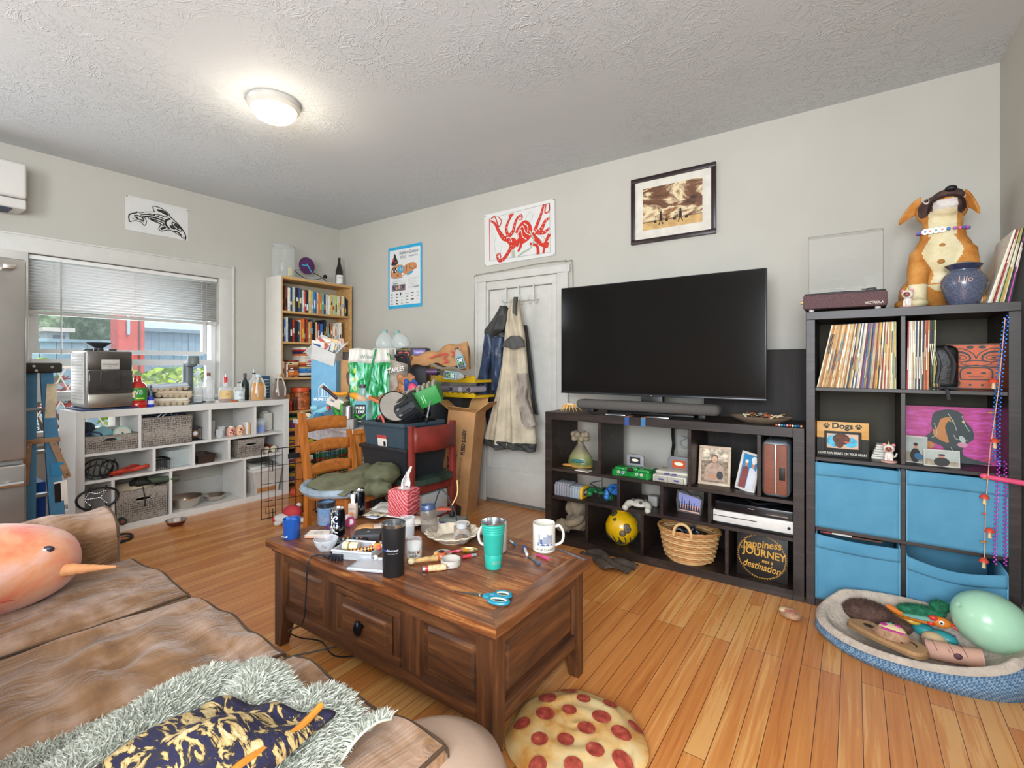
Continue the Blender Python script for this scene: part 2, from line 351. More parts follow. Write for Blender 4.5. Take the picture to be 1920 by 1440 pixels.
b = B(P('8f8a80',.5)); b.tube(sp([(2.01,-.03,1.2),(2.004,-.034,1.5),(2.008,-.034,1.7),(2.012,-.03,1.95),(2.03,-.034,2.0),(2.3,-.03,2.012),(2.5,-.03,2.022),(2.7,-.03,2.03),(2.95,-.03,2.02),(2.99,-.03,1.98),(2.99,-.02,1.6),(2.99,-.02,1.1)],5),.003,6)
for p in ((2.03,2.0),(2.93,2.022)): b.box(p[0]-.006,p[0]+.006,-.042,-.03,p[1]-.006,p[1]+.006)
solo(b,'door_frame_cable','thin pale cable tacked loosely along the top of the white door frame','cable')
# outside the window
def leafy(name,cols,sc=14):
    m,n,l,bb = nodes(name); v = coords(n,l)
    l.new(ramp(n,l,noise(n,l,v,sc,5,.7),[(.3,cols[0]),(.5,cols[1]),(.68,cols[2])]),bb.inputs['Base Color']); bb.inputs['Roughness'].default_value = .7; bump(n,l,bb,noise(n,l,v,sc*2,4),1,.05); return m
b = B(P('8a8d86',.9)); b.box(-14,-.17,-12,6,-.3,-.25); struct(b,'ground')
r2 = random.Random(3)
def leaves(b,n,box,size,cols,r=r2):
    for i in range(n):
        b.mat(cols[i % len(cols)]); p = [r.uniform(box[2*k],box[2*k+1]) for k in range(3)]
        b.at(p,(r.uniform(-1,1),r.uniform(-1,1),r.uniform(0,6)),r.uniform(.6,1.3)*size)
        b.add([(0,-1,0),(.45,-.3,.1),(.35,.4,.1),(0,1,-.1),(-.35,.4,.1),(-.45,-.3,.1)],[(0,1,2,3,4,5)])
    b.at()
YG = [P(c,.6,var=.1) for c in ('a9c338','c6d84c','7f9f2e','d9e27a','5f7d28')]
sh = thing('maple_shrub','bright yellow-green leafy shrub just outside the lower window','shrub',(-1.1,-1.30,-.25))
b = B(P('6a5648',.8))
for k in range(9): b.tube(sp([(0,0,0),(r2.uniform(-.2,.2),r2.uniform(-.5,.5),.6),(r2.uniform(-.3,.3),r2.uniform(-.9,.7),1.2)],4),.012,5)
b.obj('branch',sh)
b = B(); leaves(b,900,(-.3,.3,-.55,.45,.85,1.41),.05,YG); b.obj('foliage',sh)
sh = thing('red_shrub','red-leaved shrub outside the window behind the blue ladder','shrub',(-1.2,-2.35,-.25))
b = B(P('6a5648',.8)); [b.tube(sp([(0,0,0),(r2.uniform(-.2,.2),r2.uniform(-.4,.4),.6),(0,r2.uniform(-.6,.6),1.2)],4),.012,5) for k in range(6)]; b.obj('branch',sh)
b = B(); leaves(b,420,(-.3,.3,-.4,.35,.6,1.33),.045,[P('9c3a33',.7),P('b9574a',.7),P('5d4a34',.7)]); leaves(b,120,(-.3,.3,-.4,.2,1.3,1.5),.05,YG); b.obj('foliage',sh)
b = B(P('c9b6a6',.6))
b.tube([(-.55,-2.8,.62),(-.55,-1.95,.62)],.012,5); b.tube([(-.55,-2.8,1.18),(-.55,-1.95,1.18)],.012,5)
for i in range(7): b.tube([(-.55,-2.75+i*.09,.62),(-.55,-2.5+i*.09,1.18)],.005,4); b.tube([(-.55,-2.5+i*.09,.62),(-.55,-2.75+i*.09,1.18)],.005,4)
solo(b,'lattice_fence','low lattice fence outside the window behind the ladder','fence')
hg = B(leafy('hedge_leaf',('35452c','5f7452','93a488'),9)); hg.grid(lambda u,v: (-6.4+.2*math.sin(19*u)*math.cos(7*v)+.3*math.sin(PI*v),-3.2+3.4*u,-.3+3.6*v),40,24); solo(hg,'hedge','tall dull green hedge in the distance beyond the fence','hedge',solid=.1)
hg = B(); leaves(hg,420,(-4.5,-4.1,-2.5,-1.72,.6,2.1),.075,YG); solo(hg,'garden_tree','yellow-green tree at the left edge of the window view','tree')
shd = thing('garden_shed','grey shed with a flat roof beyond the fence','shed',(-5.4,-1.28,-.3))
b = B(P('a7afb4',.8)); b.box(-.2,.2,-.13,.13,0,2.0); b.obj('wall',shd)
b = B(P('c9c3bb',.8)); b.box(-.25,.25,-.18,.19,2.0,2.06); b.obj('roof',shd)
b = B(P('59626a',.5)); b.box(.2,.21,-.06,.08,1.75,1.95); b.obj('window',shd)
b = B(P('93b1bd',.8))
for i in range(12): b.box(-3.9,-3.87,-2.7+i*.16,-2.7+i*.16+.15,-.3,1.50)
b.box(-3.92,-3.83,-2.7,-.85,1.50,1.54); solo(b,'garden_fence','pale blue-grey board fence with a flat cap beyond the yard','fence')
rs = thing('red_wall','terracotta red stucco wall pier between hedge and blue siding','wall',(-3.35,-.97,-.3))
b = B(P('b8544b',.9,var=.08,bmp=.3)); b.box(-.15,.15,-.14,.15,0,3.2); b.obj('stucco',rs)
b = B(P('8fb0bd',.7)); b.box(.15,.17,-.05,-.02,1.9,3.2); b.obj('downpipe',rs); b = B(P('5c4a46',.7)); b.box(.15,.165,.085,.10,0,3.2); b.obj('corner_strip',rs)
hs = thing('neighbour_garage','blue-grey sided building with a pale sloping roof next door','building',(-3.9,-.6,-.3))
b = B(P('6f8794',.8,var=.05))
for i in range(14): b.box(-.3,-.0-.006*(i % 2),i*.1,i*.1+.095,0,2.02)
b.obj('siding',hs)
b = B(P('8fa5b3',.7)); b.add([(.08,-.02,2.02),(.08,1.45,2.02),(-2.0,1.45,3.4),(-2.0,-.02,3.4)],[(0,1,2,3)]); b.obj('roof',hs,solid=.06)
# ================================================================== big storage furniture
def staggered_unit(name,label,loc,rz,m,flip):
    t = thing(name,label,'shelving unit',loc,rz); w,h,d = 1.528,.882,.385
    X = (lambda a: w-a) if flip else (lambda a: a); Z = (lambda a: h-a) if flip else (lambda a: a)
    def p(nm,x0,x1,z0,z1,y0=.0,bv=.0015):
        b = B(m); b.box(X(x0),X(x1),y0,d,Z(z0),Z(z1),bv,1); b.obj(nm,t)
    p('side_panel',0,.05,0,h); p('side_panel',w-.05,w,0,h); p('top_panel',.05,w-.05,h-.05,h); p('bottom_panel',.05,w-.05,0,.05)
    p('shelf',.05,w-.05,.485,.505,.006); p('shelf',.05,w-.05,.295,.315,.006)
    for x in (.40,.96,1.32): p('divider',x-.01,x+.01,.505,h-.05,.006)
    for x in (.53,.80,1.07): p('divider',x-.01,x+.01,.315,.485,.006)
    for x in (.31,.68,1.16): p('divider',x-.01,x+.01,.05,.295,.006)
    return t
SX,SY,SH = 3.061,-.558,.882
staggered_unit('shelving_unit','black-brown staggered cube shelf standing under the television',(SX,SY,0),0,ESP,False)
WSH = P('d9d6d0',.45,var=.02)
staggered_unit('shelving_unit','white staggered cube shelf under the kitchen window',(.477,-2.415,0),PI/2,WSH,True)
# tall cube shelf
KX,KY = 4.595,-.558
kt = thing('shelving_unit','tall black-brown cube shelf with records and blue bins against the right wall','shelving unit',(KX,KY,0))
def kp(nm,x0,x1,z0,z1,y0=0): b = B(ESP); b.box(x0,x1,y0,.39,z0,z1,.0015,1); b.obj(nm,kt)
kp('side_panel',0,.04,0,1.43); kp('side_panel',.73,.77,0,1.43); kp('top_panel',0,.77,1.43,1.47); kp('bottom_panel',.04,.73,0,.04)
KZ = [.04,.387,.735,1.083]
for z in KZ[1:]: kp('shelf',.04,.73,z-.009,z+.009,.004)
for i in range(4): kp('divider',.376,.394,KZ[i]+(.009 if i else 0),(KZ+[1.43])[i+1]-(.009 if i < 3 else 0),.004)
b = B(wood('dark_board_veneer','15100e','1f1814','2a211c',.7,2)); b.box(4.0,4.572,-.135,-.105,0,1.295,.003)
solo(b,'board','plain dark brown board leaning on edge behind the television shelf','board')
b = B(P('4b463b',.8)); b.box(4.61,5.36,-.155,-.135,0,1.45,.002); solo(b,'board','added olive-brown sheet for the shade behind the tall cube shelf, seen through its open cubes','board')  # made-up sheet; its dark colour paints the shaded wall behind the cubes
# ------------------------------------------------------------------ television and what shares its shelf
tv = thing('television','large black flat screen television standing on the dark shelf','television',(3.73,-.35,SH))
b = B(P('1a1a1c',.35)); b.box(-.661,.661,0,.03,.118,.87,.004); b.box(-.5,.5,.03,.06,.2,.7,.01); b.obj('housing',tv)
def screen_mat():
    m,n,l,bb = nodes('screen_glass'); bb.inputs['Base Color'].default_value = (.0035,.0033,.0035,1); bb.inputs['Roughness'].default_value = .12; bb.inputs['IOR'].default_value = 1.35; return m
b = B(screen_mat()); b.box(-.653,.653,-.0015,.0,.136,.864); b.obj('screen',tv)
b = B(P('3a3b3e',.3,.6)); b.box(-.661,.661,-.003,.002,.118,.128,.001); b.obj('lower_trim',tv)
b = B(P('c9cacc',.5)); b.frame((0,-.0035,.123),(1,0,0),(0,0,1)); b.text('LG',.009); b.obj('logo',tv)
b = B(P('141415',.4)); b.box(-.07,.07,.0,.05,.02,.13,.004); b.obj('stand_neck',tv)
b = B(P('141415',.4)); b.box(-.28,.28,-.06,.12,0,.02,.006); b.obj('stand_base',tv)
FAB = P('57534f',.9,var=.12,sc=300,bmp=.4,bsc=500)
sb = thing('soundbar','long grey fabric-covered soundbar lying below the television','speaker',(3.73,-.475,SH))
b = B(FAB); b.box(-.455,.445,-.055,.055,.03,.092,.028,4); b.obj('body',sb)
b = B(BLACK); [b.box(x-.02,x+.02,-.04,.04,.0105,.032,.003) for x in (-.35,.35)]; b.obj('foot',sb)
SILV = P('9fa3a6',.25,.9)
for i,(x,w) in enumerate(((3.53,.13),(3.80,.13))):
    b = B(SILV); b.box(-w/2,w/2,-.075,.09,.0,.010,.003)
    solo(b,'metal_plate',['left','right'][i]+' one of two flat silver plates under the soundbar','plate',(x+.03,-.47,SH),.06)
for i,x in enumerate((3.648,3.752)):
    b = B(P('2f4a86' if i == 0 else '3a6f9c',.8)); b.box(-.014,.014,-.003,0,-.052,0); b.mat(P('a9714a',.8)); b.box(-.014,.014,-.003,.075,0,.002)
    solo(b,'tape_strip',['darker blue tape strip folded over the shelf edge, left of the pair','lighter blue tape strip folded over the shelf edge, right of the pair'][i],'tape',(x,SY,SH))
# crab ornament
cr = thing('crab_ornament','small orange-legged crab ornament at the left end of the television shelf','ornament',(3.19,-.44,SH))
b = B(P('e9dcc0',.4)); b.ball((0,0,.045),(.034,.026,.014)); b.obj('shell',cr)
for i in range(9):
    a = -.2+i*(PI+.4)/8+PI
    b = B(P('d9963a' if i % 2 else 'e0b060',.4)); r = .085 if i in (0,8) else .062
    b.tube([(math.cos(a)*.02,math.sin(a)*.015,.045),(math.cos(a)*r*.6,math.sin(a)*r*.6,.042),(math.cos(a)*r,math.sin(a)*r,.003)],[.006,.006,.001],6); b.obj('leg',cr)
# catch-all tray with keys
tr = thing('tray','shallow wooden tray heaped with keys and badges right of the soundbar','tray',(4.37,-.42,SH))
b = B(P('7d6a58',.5)); b.lathe([(.0,.004),(.09,.004),(.15,.034),(.155,.036),(.15,.03),(.09,.0),(0,0)],28,sy=.62); b.obj('bowl',tr)
r2 = random.Random(11)
KM = [P('c9c2b4',.3,.9),P('d9892f',.5),P('c2452c',.5),P('2b2c2f',.4),P('8a8f94',.3,.8),P('e3d7b5',.5)]
b = B()
for i in range(60):
    b.mat(KM[i % 6]); b.at((r2.uniform(-.08,.1),r2.uniform(-.05,.05),.03+r2.uniform(0,.02)),(r2.uniform(-.5,.5),r2.uniform(-.5,.5),r2.uniform(0,6)))
    b.box(-.018,.018,-.005,.005,0,.003,.001,1)
solo(b,'keys','jumbled keys, badges and cords lying in the wooden tray','keys',(4.37,-.42,SH),kind='stuff')
b = B()
for i in range(10):
    b.mat(P(('d96a5a','f0e3da','3f9fa8','2f5fb0','e8a07a')[i % 5],.4)); b.ball((i*.0125,.006*math.sin(i*1.7),.006),.006,10,6)
solo(b,'bead_bracelet','string of pink, white and blue beads beside the tray','bracelet',(4.46,-.525,SH))
# ------------------------------------------------------------------ small items: dark unit, top row (z .505), middle row (.315), bottom row (.05)
Z1,Z2,Z3 = .505,.315,.05
vo = thing('volcano_model','glazed clay volcano model with a smoke cloud in the dark shelf','model',(3.25,-.40,Z1))
def volc(m=None):
    m,n,l,bb = nodes('volcano_glaze'); t = n.new('ShaderNodeTexCoord'); s_ = n.new('ShaderNodeSeparateXYZ'); l.new(t.outputs['Object'],s_.inputs[0])
    a = n.new('ShaderNodeMath'); a.operation = 'MULTIPLY_ADD'; f = noise(n,l,t.outputs['Object'],22,3); l.new(f,a.inputs[0]); a.inputs[1].default_value = .05; l.new(s_.outputs[2],a.inputs[2])
    l.new(ramp(n,l,a.outputs[0],[(.02,'b98a42'),(.055,'5c6b3c'),(.10,'8b8a5e'),(.16,'6d6152'),(.2,'7f7768')]),bb.inputs['Base Color']); bb.inputs['Roughness'].default_value = .3; return m
VM = volc()
b = B(VM); b.lathe([(.088,0),(.092,.03),(.078,.07),(.045,.12),(.022,.155),(.018,.165),(.0,.16)],24,sy=.75); b.obj('cone',vo)
b = B(P('8d8068',.7,bmp=.6,bsc=90)); b.cyl((0,0,.155),(0,0,.18),.018,.022,12)
for k in range(18): t = k*2.4; q = .055*math.sqrt((k+1)/18); b.ball((math.cos(t)*q,math.sin(t)*q*.6,.205+.016*math.sin(k*3)),.022,10,7)
b.obj('smoke_cloud',vo)
b = B(P('2f6f73',.2)); b.ball((.01,-.062,.045),(.05,.012,.012)); b.obj('lagoon',vo)
b = B(P('c9924a',.35)); b.ball((-.07,-.05,.008),(.045,.025,.009)); b.obj('lava_flow',vo)
b = B(P('ddd6c8',.6)); b.box(-.05,.05,-.028,.028,0,.004); b.mat(P('8d7d6a',.6)); b.frame((0,0,.004),(1,0,0),(0,1,0)); [b.oval(-.033+i*.022,0,.008,.018) for i in range(4)]
solo(b,'photo_card','small printed photo card lying in front of the volcano model','card',(3.335,-.525,Z1),-.05)
# green translucent console with grey cartridge
GRN = P('1f8a3c',.15,var=.2,sc=18,coat=.5,trans=.15)
gc = thing('game_console','translucent green game console with a grey cartridge standing in it','console',(3.655,-.44,Z1),-.03)
b = B(GRN)
b.prism([(-.125,-.06),(-.128,0),(-.11,.06),(.11,.06),(.128,0),(.125,-.06),(.10,-.085),(.04,-.068),(-.04,-.068),(-.10,-.085)],.0,.032)
b.box(-.115,.115,-.06,.055,.03,.05,.012); b.box(-.045,.045,-.072,.03,.036,.058,.01)
for x in (-.1,.1): b.cyl((x,-.055,.0),(x,-.055,.036),.032,.03,16)
b.obj('body',gc)
b = B(BLACK); b.box(-.02,.02,-.0745,-.072,.03,.054); b.mat(P('c23b2f',.5)); b.frame((0,-.0746,.045),(1,0,0),(0,0,1)); b.text('N64',.009); b.obj('badge',gc)
for i,x in enumerate((-.075,-.045,.045,.075)):
    b = B(P('b9b6b0',.4)); b.cyl((x,-.083,.022),(x,-.070,.022),.0095,n=14); b.mat(P(('c23b2f','3a56b0','3f9a4a','d8b23a')[i],.5)); b.cyl((x,-.0845,.022),(x,-.083,.022),.004,n=8); b.obj('controller_port',gc)
def cart(name,label,loc,col,lab,rz=0,group=None,w=.115,h=.074,dp=.018):
    t = thing(name,label,'game cartridge',loc,rz,group)
    b = B(P(col,.5)); b.box(-w/2,w/2,-dp/2,dp/2,0,h*.86,.004); b.box(-w*.42,w*.42,-dp/2,dp/2,h*.7,h,.006); b.obj('shell',t)
    b = B(P(lab,.4)); b.box(-w*.3,w*.3,-dp/2-.001,-dp/2,h*.2,h*.75); b.mat(P('e9dfc8',.5)); b.frame((0,-dp/2-.0012,h*.5),(1,0,0),(0,0,1)); b.oval(0,0,w*.2,h*.12); b.obj('label',t)
    return t
cart('game_cartridge','grey cartridge with a dark picture label plugged into the green console',(3.655,-.43,Z1+.055),'8b898c','2c2a35',-.03)
sc_ = thing('game_console','off-white grey retro game console with purple switches and a cartridge','console',(3.90,-.45,Z1),.0)
SG = P('c3beb0',.5)
b = B(SG); b.box(-.10,.10,-.085,.09,0,.042,.008); b.box(-.098,.098,-.04,.085,.04,.06,.01); b.obj('body',sc_)
b = B(P('5f5a96',.4)); b.box(-.035,-.008,-.075,-.05,.042,.05,.002); b.box(.008,.035,-.075,-.05,.042,.05,.002); b.obj('power_switch',sc_)
b = B(P('a39e92',.5)); b.box(-.085,-.005,-.095,-.084,.003,.034,.003); b.box(.005,.085,-.095,-.084,.003,.034,.003); b.mat(P('4a4a80',.5)); b.box(-.06,-.03,-.097,-.095,.014,.024); b.box(.03,.06,-.097,-.095,.014,.024); b.obj('controller_socket',sc_)
b = B(P('8f8a80',.6)); [b.box(-.098+i*.0115,-.094+i*.0115,-.0875,-.08,.001,.006) for i in range(18)]; b.obj('vent',sc_)
cart('game_cartridge','grey cartridge with an orange picture label in the off-white console',(3.92,-.40,Z1+.05),'77767a','b8532e',0,w=.135,h=.088)
# framed photos
def pframe(name,label,loc,rot,w,h,fw,fcol,draw,dp=.015,mat_w=.0):
    t = thing(name,label,'picture frame',loc,rot=rot)
    b = B(P(fcol,.5,var=.1,sc=30)); b.box(-w/2,w/2,0,dp,0,fw,.002); b.box(-w/2,w/2,0,dp,h-fw,h,.002); b.box(-w/2,-w/2+fw,0,dp,fw,h-fw,.002); b.box(w/2-fw,w/2,0,dp,fw,h-fw,.002); b.obj('frame',t)
    b = B(PAPER); b.box(-w/2+fw,w/2-fw,dp*.5,dp*.7,fw,h-fw); b.frame((0,dp*.5,h/2),(1,0,0),(0,0,1)); draw(b,w/2-fw-mat_w,h/2-fw-mat_w); b.obj('photograph',t)
    b = B(BLACK); b.box(-.02,.02,dp,dp+.004,.0,h*.7); b.tube([(0,dp,h*.65),(0,dp+h*.32,.004)],.008,4) ; b.obj('easel_back',t)
    return t
SKIN = P('b98868',.6,var=.05); SKIN2 = P('d6a88c',.6,var=.05)
def rect(b,x,y,w,h,z=0): b.poly([(x-w,y-h),(x+w,y-h),(x+w,y+h),(x-w,y+h)],z)
def ph_woman(b,w,h):
    b.mat(P('8a7863',.6,var=.4,sc=60)); rect(b,0,0,w,h); b.mat(P('c7b9a2',.6,var=.4,sc=50)); rect(b,0,h*.65,w,h*.35,.0003)
    b.mat(P('6d5a48',.6)); b.oval(0,h*.42,w*.27,h*.26,.0006); b.mat(SKIN2); b.oval(0,h*.38,w*.2,h*.2,.0009)
    b.mat(P('b59a86',.7,var=.15,sc=40)); b.poly([(-w*.8,-h*.9),(-w*.7,-h*.1),(-w*.3,h*.16),(w*.3,h*.16),(w*.72,-h*.1),(w*.8,-h*.9)],.0009)
    b.mat(SKIN); b.oval(-w*.1,-h*.65,w*.5,h*.13,.0014,rot=-.2); b.mat(BLACK); b.oval(w*.42,-h*.55,w*.25,h*.25,.0018); b.mat(P('4a2f2a',.5)); b.oval(0,h*.31,w*.06,h*.02,.0014)
pframe('picture_frame','pale wood framed photo of a seated person holding a dark puppy',(4.128,-.44,Z1),(-.22,0,.05),.175,.225,.016,'c9b299',ph_woman)
def ph_pair(b,w,h):
    b.mat(P('2f86b8',.5)); rect(b,0,0,w,h); b.mat(P('e3e6e6',.6)); b.oval(w*.5,h*.75,w*.4,h*.2,.0003)
    b.mat(P('8a4a48',.7)); b.poly([(-w*.95,-h),(-w*.85,h*.2),(-w*.3,h*.3),(-w*.05,h*.1),(-w*.05,-h)],.0006); b.mat(P('d5d8df',.7)); b.poly([(w*.0,-h),(w*.05,h*.2),(w*.4,h*.32),(w*.95,h*.1),(w*.98,-h)],.0006)
    b.mat(P('c9856d',.6)); b.oval(-w*.45,h*.45,w*.2,h*.17,.0009); b.oval(w*.45,h*.42,w*.2,h*.17,.0009); b.mat(P('e8e4df',.8)); b.oval(-w*.45,h*.58,w*.22,h*.1,.0012); b.oval(w*.45,h*.56,w*.2,h*.07,.0012)
pframe('picture_frame','tilted silver-framed photo of two older people outdoors, right of the larger one',(4.292,-.47,Z1),(-.16,.13,-.42),.115,.215,.013,'d9d3ca',ph_pair)
# brown leatherette case
cs = thing('carrying_case','upright brown leather-panelled case with rounded metal rim in the right cell','case',(4.458,-.45,Z1))
b = B(P('a5afb8',.3,.7)); b.box(-.066,.066,-.10,.18,.004,.30,.03,4); b.obj('rim',cs)
b = B(P('7d4a38',.6,bmp=.3)); b.box(-.055,-.002,-.106,-.09,.022,.282,.008); b.box(.002,.055,-.106,-.09,.022,.282,.008); b.obj('leather_panel',cs)
b = B(BLACK); b.box(.018,.045,-.109,-.106,.1,.165,.002); b.obj('latch',cs)
b = B(BLACK); b.tube(sp([(-.03,-.02,.296),(-.03,-.02,.316),(.03,-.02,.316),(.03,-.02,.296)],4),.007,6); b.obj('handle',cs)
# middle row: cartridges, controllers
cols = ['8e8c94']*6+['8f9498','9aa3ad','9aa3ad','9aa3ad']+['e0b12c']
for i,c in enumerate(cols):
    w = .0165 if i < 6 else .0175
    cart('game_cartridge','yellow cartridge at the right end of the upright row' if i == 10 else '%s from left of the grey cartridges standing in a row' % nth(i),(3.127+i*.0188+(.004 if i > 5 else 0),-.475,Z2),c,'4a4a52',PI/2,'cartridges in the middle row',h=.078 if i > 5 else .088,dp=w)
def pad(name,label,loc,rot,col,c2):
    t = thing(name,label,'controller',loc,rot=rot)
    b = B(P(col,.3)); b.ball((0,0,.018),(.06,.038,.016),20,12)
    for s_ in (-1,1): b.tube(sp([(s_*.035,.0,.018),(s_*.062,-.02,.017),(s_*.07,-.055,.012)],4),[.018+.004*math.sin(i/2) for i in range(9)],10); b.ball((s_*.07,-.056,.012),.02,10,8)
    b.obj('body',t)
    b = B(P(c2,.4)); b.cyl((-.035,0,.03),(-.035,0,.044),.008,.010); b.cyl((.018,-.02,.03),(.018,-.02,.042),.008,.01); b.obj('thumbstick',t)
    b = B(P(c2,.4)); [b.cyl((.038+.011*math.cos(k*PI/2),.01+.011*math.sin(k*PI/2),.03),(.038+.011*math.cos(k*PI/2),.01+.011*math.sin(k*PI/2),.038),.005) for k in range(4)]; b.obj('button',t)
    return t
pad('game_controller','green game controller tangled with cables in the middle row',(3.41,-.45,Z2+.035),(.2,.2,.6),'1f6a3a','2a2a2a')
pad('game_controller','blue game controller behind the green one, standing on its side',(3.50,-.40,Z2+.06),(1.1,.2,.9),'2f6fb5','2a3a60')
b = B(BLACK); b.tube(sp([(3.35,-.46,Z2+.05),(3.38,-.50,Z2+.01),(3.43,-.50,Z2+.06),(3.47,-.48,Z2+.09),(3.52,-.5,Z2+.03),(3.46,-.51,Z2+.01),(3.4,-.48,Z2+.08),(3.36,-.47,Z2+.1),(3.42,-.44,Z2+.12)],6),.0035,6)
solo(b,'controller_cable','black cable looped over the green and blue controllers','cable')
pad('game_controller','pale grey game controller lying alone in the middle row',(3.70,-.485,Z2+.012),(.35,0,.05),'b9b4a8','55534f')
b = B(P('8e8b87',.5)); b.box(-.03,.03,-.03,.03,0,.065,.008); b.obj
solo(b,'power_adapter','grey power adapter block behind the pale controller','adapter',(3.76,-.39,Z2))
def plaque(b):
    b.mat(P('d7a69a',.6)); b.poly([(-.062,-.055),(.062,-.06),(.068,.02),(.05,.03),(-.068,.05)]); b.mat(P('8f93c9',.6)); b.poly([(-.064,-.02),(.064,-.02),(.068,.02),(.05,.03),(-.068,.05)],.0003)
    b.mat(P('23263a',.6))
    for i in range(9):
        x = -.058+i*.0145; h = (.05,.075,.055,.04,.06,.045,.05,.035,.03)[i]
        for k in range(4): b.poly([(x-.009+k*.0018,-.05+h*k/4),(x+.009-k*.0018,-.05+h*k/4),(x,-.05+h*(k+2)/4.5)],.0006)
pl = thing('stone_plaque','irregular slab painted with black fir trees on a violet sky','plaque',(3.985,-.43,Z2),rot=(-.12,0,-.1))
b = B(P('55524f',.8)); b.frame((0,0,.066),(1,0,0),(0,0,1)); b.prism([(-.07,-.066),(.07,-.066),(.078,.024),(.055,.045),(.01,.04),(-.02,.06),(-.076,.062),(-.082,0)],-.022,-.001); b.obj('slab',pl)
b = B(); b.frame((0,.001,.066),(1,0,0),(0,0,1)); plaque(b); b.obj('painting',pl)
dv = thing('disc_player','slim black disc player stacked on the white console','player',(4.355,-.46,Z2+.078),-.02)
b = B(P('17161a',.25)); b.box(-.20,.185,-.07,.12,0,.05,.004); b.obj('body',dv)
b = B(P('9c8a80',.4)); b.box(-.03,.0,-.0715,-.07,.03,.034); b.box(.06,.16,-.0715,-.07,.014,.018); b.obj('front_marking',dv)
xb = thing('game_console','flat white game console with a disc slot under the black player','console',(4.35,-.445,Z2),-.02)
b = B(P('d8d4cf',.4)); b.box(-.205,.205,-.085,.14,.012,.076,.004); b.obj('body',xb); b = B(BLACK); b.box(-.19,.19,-.07,.12,0,.012); b.box(-.2,.02,-.0862,-.085,.045,.049); b.cyl((.17,-.0865,.04),(.17,-.085,.04),.008); b.obj('disc_slot',xb)
b = B(BLACK); b.tube(sp([(4.3,-.45,Z2+.14),(4.36,-.5,Z2+.135),(4.42,-.48,Z2+.14),(4.47,-.42,Z2+.135),(4.4,-.40,Z2+.134)],5),.005,6); solo(b,'console_cable','short black cable resting on the black disc player','cable')
# bottom row
rk = thing('carved_stone','rough grey-brown stone carved like a curled animal in the bottom left cell','carving',(3.21,-.42,Z3))
STN = P('8d7d68',.85,var=.15,bmp=.8,bsc=30)
b = B(STN)
wob = lambda d: 1+.08*math.sin(7*d.x+3*d.z)+.06*math.cos(9*d.y)
b.ball((-.01,.06,.15),(.075,.07,.072),24,16,fn=wob); b.ball((.02,0,.07),(.08,.06,.055),24,16,fn=wob); b.ball((-.05,-.06,.05),(.06,.035,.045),20,12,fn=wob)
b.tube(sp([(-.07,-.05,.06),(.0,-.07,.075),(.06,-.06,.10),(.09,-.03,.13)],5),[.03,.03,.028,.027,.026,.026,.026,.027,.027,.028,.028,.028,.024,.02,.015,.01][:16],10)
b.obj('body',rk)
def vase_paint():
    m,n,l,bb = nodes('yellow_glaze'); v = coords(n,l); vo_ = n.new('ShaderNodeTexVoronoi'); l.new(v,vo_.inputs['Vector']); vo_.inputs['Scale'].default_value = 15
    l.new(ramp(n,l,vo_.outputs['Distance'],[(.0,'2a2f33'),(.24,'7a6a58'),(.36,'24302c'),(.40,'e2b413'),(1,'d9a80e')]),bb.inputs['Base Color']); bb.inputs['Roughness'].default_value = .25; bb.inputs['Coat Weight'].default_value = .4; return m
va = thing('vase','round yellow vase painted with dark flowers in the bottom row','vase',(3.56,-.42,Z3))
b = B(vase_paint()); b.lathe([(.045,0),(.085,.03),(.105,.08),(.105,.12),(.085,.165),(.05,.192),(.034,.205),(.033,.22)],32); b.obj('body',va)
b = B(P('4a3527',.4)); b.lathe([(.033,.215),(.034,.232),(.028,.24),(.0,.24)],20); b.obj('stopper',va)
b = B(P('1f2a2a',.4))
for k in range(9): a = PI+k*.36; b.tube(sp([(.06*math.cos(a),.06*math.sin(a),.012),(.093*math.cos(a+.05),.093*math.sin(a+.05),.04),(.1065*math.cos(a-.1),.1065*math.sin(a-.1),.075)],4),[.003]*7+[.001]*2,5)
b.obj('painted_stem',va)
def wicker(m='c99a62',m2='a87742'):
    m_,n,l,bb = nodes('wicker'); return m_
bs = thing('wicker_basket','light wicker basket with hoop handles full of cables in the bottom row','basket',(3.985,-.43,Z3))
WK = [P('c79a66',.6),P('b5814c',.6),P('d7b07c',.6)]
b = B()
for j in range(13):
    z = .012+j*.0125; r = .115+.03*(j/12)**.8; b.mat(WK[j % 3])
    b.tube([((r+.0035*math.sin(i*PI/2+j*PI))*1.15*math.cos(i*2*PI/72),(r+.0035*math.sin(i*PI/2+j*PI))*.92*math.sin(i*2*PI/72),z) for i in range(72)],.0062,5,True)
b.mat(WK[0]); b.cyl((0,0,.0),(0,0,.01),.118,n=24)
b.obj('woven_body',bs)
b = B(WK[1]); [b.tube([((.15+.004*math.sin(q+i*.7))*1.16*math.cos(i*2*PI/60),(.15+.004*math.sin(q+i*.7))*.92*math.sin(i*2*PI/60),.178+.006*math.cos(q+i*.7)) for i in range(60)],.0065,5,True) for q in (0,2.1,4.2)]; b.obj('rim',bs)
for s_ in (-1,1):
    b = B(WK[2]); b.tube([(-.0+.05*math.cos(PI*i/12),s_*.136,.165+.07*math.sin(PI*i/12)**.8) for i in range(13)],.0085,8); b.obj('handle',bs)
b = B(); r2 = random.Random(5)
for i in range(15):
    b.mat((BLACK,P('3a3b40',.5),P('8f949c',.4,.5),P('1d1d20',.4))[i % 4]); a = r2.uniform(0,6); q = r2.uniform(0,.075); rr = r2.uniform(.02,.035)
    b.tube([(q*math.cos(a)+rr*math.cos(t*.5),q*math.sin(a)+rr*.8*math.sin(t*.5),.155+r2.uniform(0,.006)+.02*math.sin(t*.5+i)) for t in range(13)],.005,6)
